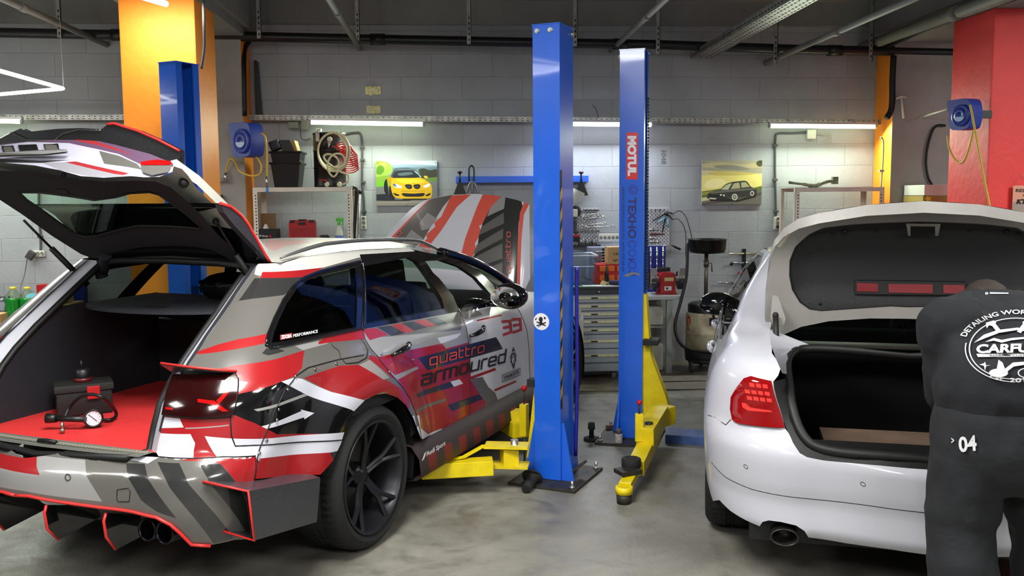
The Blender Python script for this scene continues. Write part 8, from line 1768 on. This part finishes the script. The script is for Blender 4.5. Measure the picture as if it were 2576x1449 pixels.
c2_ = Vector(tuple(onx(2428, 288, 4.12))); reel(c2_, .24, 'blue hose reel on the dim side of the red column with a long yellow hose', [Vector(tuple(onx(u, v, 4.05))) for u, v in ((2440, 264), (2446, 290), (2455, 340), (2472, 430), (2490, 520), (2499, 570))], [Vector(tuple(onx(u, v, 4.15))) for u, v in ((2448, 330), (2440, 365), (2428, 400), (2415, 410), (2400, 398), (2387, 370), (2384, 340))], (-.96, -.28, 0))
mb = MB(); mb.box(c2_+Vector((.13, .0, 0)), (.16, .05, .06)); o = worldbase(mb, 'reel_bracket', M_bpl, tuple(c2_+Vector((.15, 0, 0)))); tag(o, 'black bracket fixing the right hose reel to the red column', 'bracket')
# plate hanging on the red column
S_ = Surf(lambda u, v: (u, 7.19, v), (3, 6), (0, 3.6), None, nu=30, nv=30)
a = ony(2548, 467, 7.17); b_ = ony(2600, 545, 7.17); t = T_('wall_plate', 'small salmon and grey metal plate hanging on the bright face of the red column', 'sign', ((a[0]+b_[0])/2, 7.17, (a[2]+b_[2])/2))
mb = MB(); mb.bb(a[0], b_[0], 7.165, 7.172, b_[2], a[2], bev=.003); mb.build('plate', mat('plate_salmon', (.88, .62, .52), .5), t, world=True)
mb = MB(); mb.bb(a[0]+.004, b_[0]-.004, 7.1635, 7.1648, b_[2]+.004, (a[2]+b_[2])/2-.005); mb.build('plate_lower', mat('plate_grey', (.66, .58, .54), .5), t, world=True)
Sp = Surf(lambda u, v: (u, 7.162, v), (3, 6), (0, 3.6), None, nu=30, nv=30)
mb = MB(); decal(Sp, mb, textmesh('RES', .01), (2556, 483), (2578, 483), (2556, 475)); decal(Sp, mb, textmesh('F', .01), (2574, 494), (2578, 494), (2574, 489)); decal(Sp, mb, textmesh('KT', .05, .3), (2556, 513), (2584, 513), (2556, 501)); mb.build('plate_lettering', M_ldark, t, world=True)
mb = MB(); mb.tube([(a[0]+.01, 7.168, a[2]), ((a[0]+b_[0])/2, 7.17, a[2]+.10), (b_[0]-.01, 7.168, a[2])], .0015, 5); mb.build('hanging_wire', M_steelb, t, world=True)
# right pilaster fittings
t = T_('t_bracket', 'white T-shaped steel bracket standing on the tray at the right pilaster', 'bracket', wp(2266, 298, 8.78)); mb = MB(); mb.cyl(wp(2273, 298, 8.78), wp(2267, 245, 8.78), .012, n=8); mb.tube([wp(2254, 249, 8.78), wp(2267, 243, 8.78), wp(2279, 245, 8.78)], .010, 8); mb.build('bracket', M_shelf, t, world=True)
t = T_('white_rod', 'white rod rising from the tray to the right hose reel', 'rod', wp(2330, 285, 8.7)); mb = MB(); mb.cyl(wp(2290, 303, 9.04), wp(2392, 272, 8.2), .009, n=8); mb.build('rod', M_shelf, t, world=True)
q = [wp(u, v, 8.79) for u, v in ((2378, 316), (2358, 316), (2345, 330), (2333, 370), (2329, 410), (2334, 445), (2345, 466))]; t = T_('black_cable', 'black cable looping down on the grey pilaster behind the red column', 'cable', q[0]); mb = MB(); mb.tube(catm(q, 6), .012, 8); mb.build('cable', M_bcab, t, world=True)
a = rect(2326, 465, 2400, 491, 8.4); zB = a[2]
t = T_('tall_locker', 'mustard-fronted locker beside the red column', 'locker', ((a[0]+a[1])/2, 8.6, 0)); mb = MB(); mb.bb(a[0], a[1], 8.42, 8.8, 0, zB-.004); mb.build('locker_body', mat('mustard_board', (.62, .54, .28), .7, var=.06, vs=7), t, world=True)
t = T_('white_box', 'white flat box on top of the mustard locker', 'box', ((a[0]+a[1])/2, 8.6, zB)); mb = MB(); mb.bb(a[0], a[1], 8.4, 8.79, zB, a[3], bev=.004); mb.build('box', M_wpl, t, world=True)
p = wp(2335, 500, 8.41); t = T_('yellow_star', 'yellow paper star stuck on the mustard locker', 'sticker', p); mb = MB(); mb.prism([((.035 if i % 2 else .018)*cos(i*pi/5), (.035 if i % 2 else .018)*sin(i*pi/5)) for i in range(10)], p, (1, 0, 0), (0, 0, 1), .004); mb.build('star', mat('star_yellow', (.88, .80, .20), .6), t, world=True)
p = wp(2265, 515, 8.815); o = worldbase(MB().cyl(p, p-Vector((0, .012, 0)), .02, n=16), 'round_cap', M_gcab, tuple(p)); tag(o, 'small grey round cap on the right pilaster', 'cap')
# small black and white charger between the orange column and the left post
p = wp(543, 505, 7.9); t = T_('wall_switch', 'small grey switch with a black frame right of the big orange column', 'switch', wp(547, 500, 8.78)); mb = MB(); a = rect(535, 490, 560, 513, 8.8); mb.bb(a[0], a[1], 8.78, 8.818, a[2], a[3], bev=.004); mb.build('frame', M_bpl, t, world=True); mb = MB(); mb.bb(a[0]+.02, a[1]-.015, 8.774, 8.78, a[2]+.01, a[3]-.015); mb.build('rocker', M_wpl, t, world=True)
# --- far left goods by the wall
bz = .42; t = T_('storage_bench', 'low wooden bench behind the wagon carrying bottles and boxes at far left', 'bench', (-4.3, 8.6, 0))
mb = MB(); mb.bb(-5.4, -3.2, 8.2, 9.1, bz-.03, bz); mb.build('bench_top', mat('bench_board', (.48, .38, .26), .8), t, world=True)
for x in (-5.3, -3.3):
    for y in (8.28, 9.0): mb = MB(); mb.bb(x-.03, x+.03, y-.03, y+.03, 0, bz-.03); mb.build('leg', mat('raw_wood', (.45, .34, .24), .7), t, world=True)
M_liq = mat('green_coolant', (.10, .55, .22), .15, coat=.4); M_cap = mat('yellow_cap', (.86, .76, .16), .4); M_pet = glass('clear_bottle', (.95, 1.0, .93), .9, .05)
def bottle(u, vb, vt_, Y, z0, lab, grp):
    p = wp(u, vb, Y); h = float(ony(u, vt_, Y)[2])-z0; t = T_('coolant_bottle', lab, 'bottle', (p.x, Y, z0), grp); r = .075
    pr = [(0, .002), (r*.8, .002), (r, .02)]+[(r-.006*(i % 2), .02+(h*.62)*(i+1)/12) for i in range(12)]+[(r*.9, h*.74), (r*.5, h*.88), (.022, h*.92), (.020, h*.96)]
    mb = MB(); mb.lathe(pr, 24); mb.build('bottle', M_pet, t)
    mb = MB(); k = [q for q in pr if q[1] < h*.68]; mb.lathe([(a*.95 if a else 0, b_+.004) for a, b_ in k]+[(0, k[-1][1]+.004)], 24); mb.build('coolant', M_liq, t)
    mb = MB(); mb.lathe([(.026, h*.94), (.028, h*.95), (.027, h*1.0), (0, h*1.01)], 18); mb.build('cap', M_cap, t); return t
zz_ = float(ony(50, 803, 8.45)[2]); low_h = zz_-bz
for i, u in enumerate((37, 73)): bottle(u, 803, 722, 8.45, zz_, ('left', 'right')[i]+' green coolant bottle in the upper row at far left', 'green coolant bottles')
t = T_('bottle_pack', 'film-wrapped dark pack of bottles under the green coolant bottles', 'pack', (wp(55, 830, 8.45).x, 8.45, bz)); mb = MB(); a = wp(55, 830, 8.45); mb.box((a.x, 8.45, bz+low_h/2), (.38, .24, low_h), bev=.05); mb.build('pack', mat('wrapped_dark_green', (.16, .26, .16), .3, var=.4, vs=14, coat=.4), t, world=True, shade=60)
a = wp(10, 775, 8.6); t = T_('bin_bag', 'crumpled dark blue plastic bag at the left edge of the photo', 'bag', (a.x, 8.6, bz)); mb = MB(); random.seed(4)
mb.sphere((a.x, 8.6, bz+.20), .20, 24, (.75, .8, 1)); 
for v in mb.bm.verts: v.co += Vector((random.uniform(-.012, .012), random.uniform(-.012, .012), random.uniform(-.012, .012)))
mb.build('bag', mat('dark_bag', (.10, .12, .19), .25, coat=.3), t, world=True)
t = T_('carton', 'small open cardboard carton with raised flap behind the coolant bottles', 'box', (wp(110, 790, 8.55).x, 8.55, bz)); a = rect(92, 768, 175, 820, 8.5)
mb = MB(); mb.bb(a[0], a[1], 8.5, 8.85, bz, a[3]-.0); mb.build('carton_body', M_card, t, world=True); mb = MB(); mb.add([wp(65, 764, 8.4), wp(92, 754, 8.5), wp(140, 754, 8.5), wp(120, 765, 8.4)], [(0, 1, 2, 3)]); mb.build('carton_flap', M_card, t, world=True)
ct = a[3]
t = T_('paint_tray', 'white oval tray with blue and cream shapes lying on the small carton', 'tray', (wp(110, 748, 8.6).x, 8.65, ct)); a = wp(110, 740, 8.6)
mb = MB(); mb.lathe([(0, .0), (.16, 0), (.20, .03), (.19, .03), (.15, .008), (0, .008)], 28, Matrix.Translation((a.x+.0, 8.66, ct+.03)) @ Matrix.Rotation(radians(-14), 4, 'Y') @ Matrix.Rotation(radians(10), 4, 'X')); mb.build('tray', M_wpl, t, world=True)
mb = MB(); mb.lathe([(0, .012), (.05, .012)], 14, Matrix.Translation((a.x-.11, 8.6, ct+.06)) @ Matrix.Rotation(radians(40), 4, 'X')); mb.build('blue_patch', mat('paint_blue', (.30, .58, .80), .5), t, world=True)
a = rect(96, 716, 150, 733, 8.9); t = T_('red_box', 'flat red box behind the white tray at far left', 'box', ((a[0]+a[1])/2, 8.92, bz)); mb = MB(); mb.bb(a[0], a[1], 8.86, 9.0, bz, a[3]); mb.build('box', M_redpl, t, world=True)
a = rect(144, 699, 186, 780, 9.05); t = T_('cardboard_sheet', 'upright cardboard sheet leaning on the wall behind the wagon pillar', 'cardboard', ((a[0]+a[1])/2, 9.06, bz)); mb = MB(); mb.bb(a[0], a[1], 9.05, 9.075, bz, a[3]); mb.build('sheet', M_card, t, world=True)
a = rect(185, 696, 200, 780, 9.0); t = T_('blue_box', 'narrow blue box edge beside the cardboard sheet', 'box', ((a[0]+a[1])/2, 9.02, bz)); mb = MB(); mb.bb(a[0], a[1]+.05, 9.0, 9.09, bz, a[3]); mb.build('box', mat('box_blue', (.12, .20, .55), .5), t, world=True)
a = rect(-20, 790, 10, 840, 8.3); t = T_('carton', 'brown carton cut by the left edge of the photo', 'box', ((a[0]+a[1])/2, 8.36, bz)); mb = MB(); mb.bb(a[0], a[1], 8.25, 8.45, bz, a[3]); mb.build('carton_body', M_card, t, world=True)
# --- pump set in the wagon's cargo bay
def bay(u, v, z=.70): return WM.inverted() @ Vector(tuple(onz(u, v, z)))
BZ = .697
cA, cB = onz(95, 1058, BZ), onz(262, 1040, BZ)
cen_ = (cA+cB)/2+np.array([.02, .10, 0]); ang = atan2(cB[1]-cA[1], cB[0]-cA[0])
t = T_('tester_case', 'black toolbox with a red latch lying on the red mat of the wagon boot', 'toolbox', (cen_[0], cen_[1], BZ), rz=ang)
Lc = float(np.linalg.norm(cB-cA))*.86
mb = MB(); mb.box((0, 0, .055), (Lc, .15, .11), bev=.015); mb.build('lower_shell', mat('toolbox_black', (.07, .07, .072), .55, bump=.2, bs=120), t, shade=50)
mb = MB(); mb.box((0, 0, .128), (Lc+.015, .165, .035), bev=.010); mb.build('lid', mat('toolbox_lid', (.12, .12, .12), .6, bump=.2, bs=120), t, shade=50)
mb = MB(); mb.box((Lc*.16, -.084, .105), (.055, .014, .06), bev=.004); mb.build('red_latch', M_redpl, t)
M0 = rootmat(t)
g = T_('pump_adapter', 'black screw adapter with a dark red ring standing on the toolbox', 'adapter', tuple(M0 @ Vector((.0, .01, .1455))))
mb = MB(); mb.lathe([(0, .014), (.034, .014), (.036, .02), (.034, .055), (.022, .062), (.012, .064), (0, .064)], 24); mb.cyl((0, 0, .06), (-.004, 0, .098), .006, n=8); mb.build('adapter_body', M_bpl, g); mb = MB(); mb.lathe([(0, 0), (.036, 0), (.04, .004), (.04, .016), (.034, .018)], 24); mb.build('adapter_ring', mat('dark_red_ring', (.36, .06, .07), .4), g)
h0 = Vector(tuple(onz(165, 1065, BZ+.03)))
g = T_('hand_pump', 'black hand pump with white dial gauge and curved hose in front of the toolbox', 'pump', (h0.x, h0.y, BZ))
pA, pB = Vector(tuple(onz(118, 1052, BZ+.05))), Vector(tuple(onz(215, 1055, BZ+.045)))
mb = MB(); mb.cyl(pA, pA.lerp(pB, .25), .022, .018, n=16); mb.cyl(pA.lerp(pB, .25), pB, .013, n=14); mb.build('pump_barrel', M_bpl, g, world=True)
mb = MB(); mb.lathe([(0, .0), (.014, 0)], 14, Matrix.Translation(pA-(pB-pA).normalized()*.002) @ (pA-pB).to_track_quat('Z', 'Y').to_matrix().to_4x4()); mb.build('piston_knob', M_wgrey, g, world=True)
gc = Vector(tuple(onz(235, 1052, BZ+.043))); nv = (Vector(tuple(CAM))-gc); nv.z *= .2; nv.normalize(); TG_ = Matrix.Translation(gc) @ nv.to_track_quat('Z', 'Y').to_matrix().to_4x4()
mb = MB(); mb.lathe([(0, -.025), (.036, -.025), (.040, -.018), (.041, .006), (.036, .010), (.033, .004), (0, .004)], 32, TG_); mb.build('gauge_body', M_bpl, g, world=True)
mb = MB(); mb.lathe([(0, .0045), (.032, .0045)], 28, TG_); gd = mb.build('gauge_dial', mat('dial_white', (.88, .90, .93), .4), g, world=True)
mb = MB(); mb.add([TG_ @ Vector(v) for v in ((-.020, .018, .006), (-.018, .020, .006), (.014, -.012, .006), (.012, -.014, .006))], [(0, 1, 2, 3)])
for k in range(11): a = radians(225-27*k); mb.add([TG_ @ Vector((r*cos(a+d), r*sin(a+d), .0055)) for r, d in ((.024, -.03), (.024, .03), (.029, .03), (.029, -.03))], [(0, 1, 2, 3)])
mb.build('gauge_needle', M_hole, g, world=True)
mb = MB(); hs = [Vector(tuple(onz(u, v, z))) for u, v, z in ((162, 1052, BZ+.05), (175, 1025, BZ+.09), (200, 1000, BZ+.14), (232, 992, BZ+.16), (262, 1003, BZ+.14), (288, 1030, BZ+.05), (292, 1046, BZ+.014), (278, 1056, BZ+.010), (255, 1056, BZ+.012))]; mb.tube(catm(hs, 6), .0075, 10); mb.build('hose', M_bcab, g, world=True)
mb = MB(); p = Vector(tuple(onz(157, 1083, BZ+.012))); mb.cyl(p+Vector((0, 0, .035)), p, .007, n=10); mb.sphere(p, .012, 10); mb.build('brass_fitting', mat('nickel_fitting', (.62, .60, .56), .25, .9), g, world=True)
bw = WM @ Vector((-.04, -.17, 1.186)); t = T_('bin_bag', 'shiny crumpled black plastic bag lying on the cargo cover of the striped wagon', 'bag', bw, rz=radians(64)); random.seed(9)
mb = MB(); mb.sphere((0, 0, .06), .10, 26, (.8, 2.3, .7))
for v in mb.bm.verts: v.co += Vector((random.uniform(-.012, .012), random.uniform(-.016, .016), random.uniform(-.010, .014))); v.co.z = max(v.co.z, .001)
mb.build('bag', mat('black_film', (.035, .035, .04), .18, coat=.4), t)
# ceiling lamp end seen at the top left
a, b_ = onz(345, -12, 3.1), onz(418, 10, 3.1)
t = T_('tube_lamp', 'unlit-looking white tube lamp end at the top edge before the orange column', 'lamp', tuple((a+b_)/2)); mb = MB(); mb.cyl(a+(a-b_)*2, b_, .022, n=14); mb.build('tube', emis('soft_tube', (1, 1, 1), 2.2), t, world=True)
area_light('lamp_light', (0, 0, -.05), (radians(30), 0, 0), .6, .1, 12, (1, .97, .9), t)
mb = MB(); mb.cyl((float(b_[0]), float(b_[1]), 3.1), (float(b_[0]), float(b_[1]), ZC), .002, n=5); mb.build('hanging_wire', M_alu, t, world=True)
b = MB(); b.bb(-1.5, 3.6, 7.75, 8.05, 0, .012); b.bb(-1.5, 3.6, 8.08, 8.45, 0, .016); struct(b, 'trim_8', M_plank)
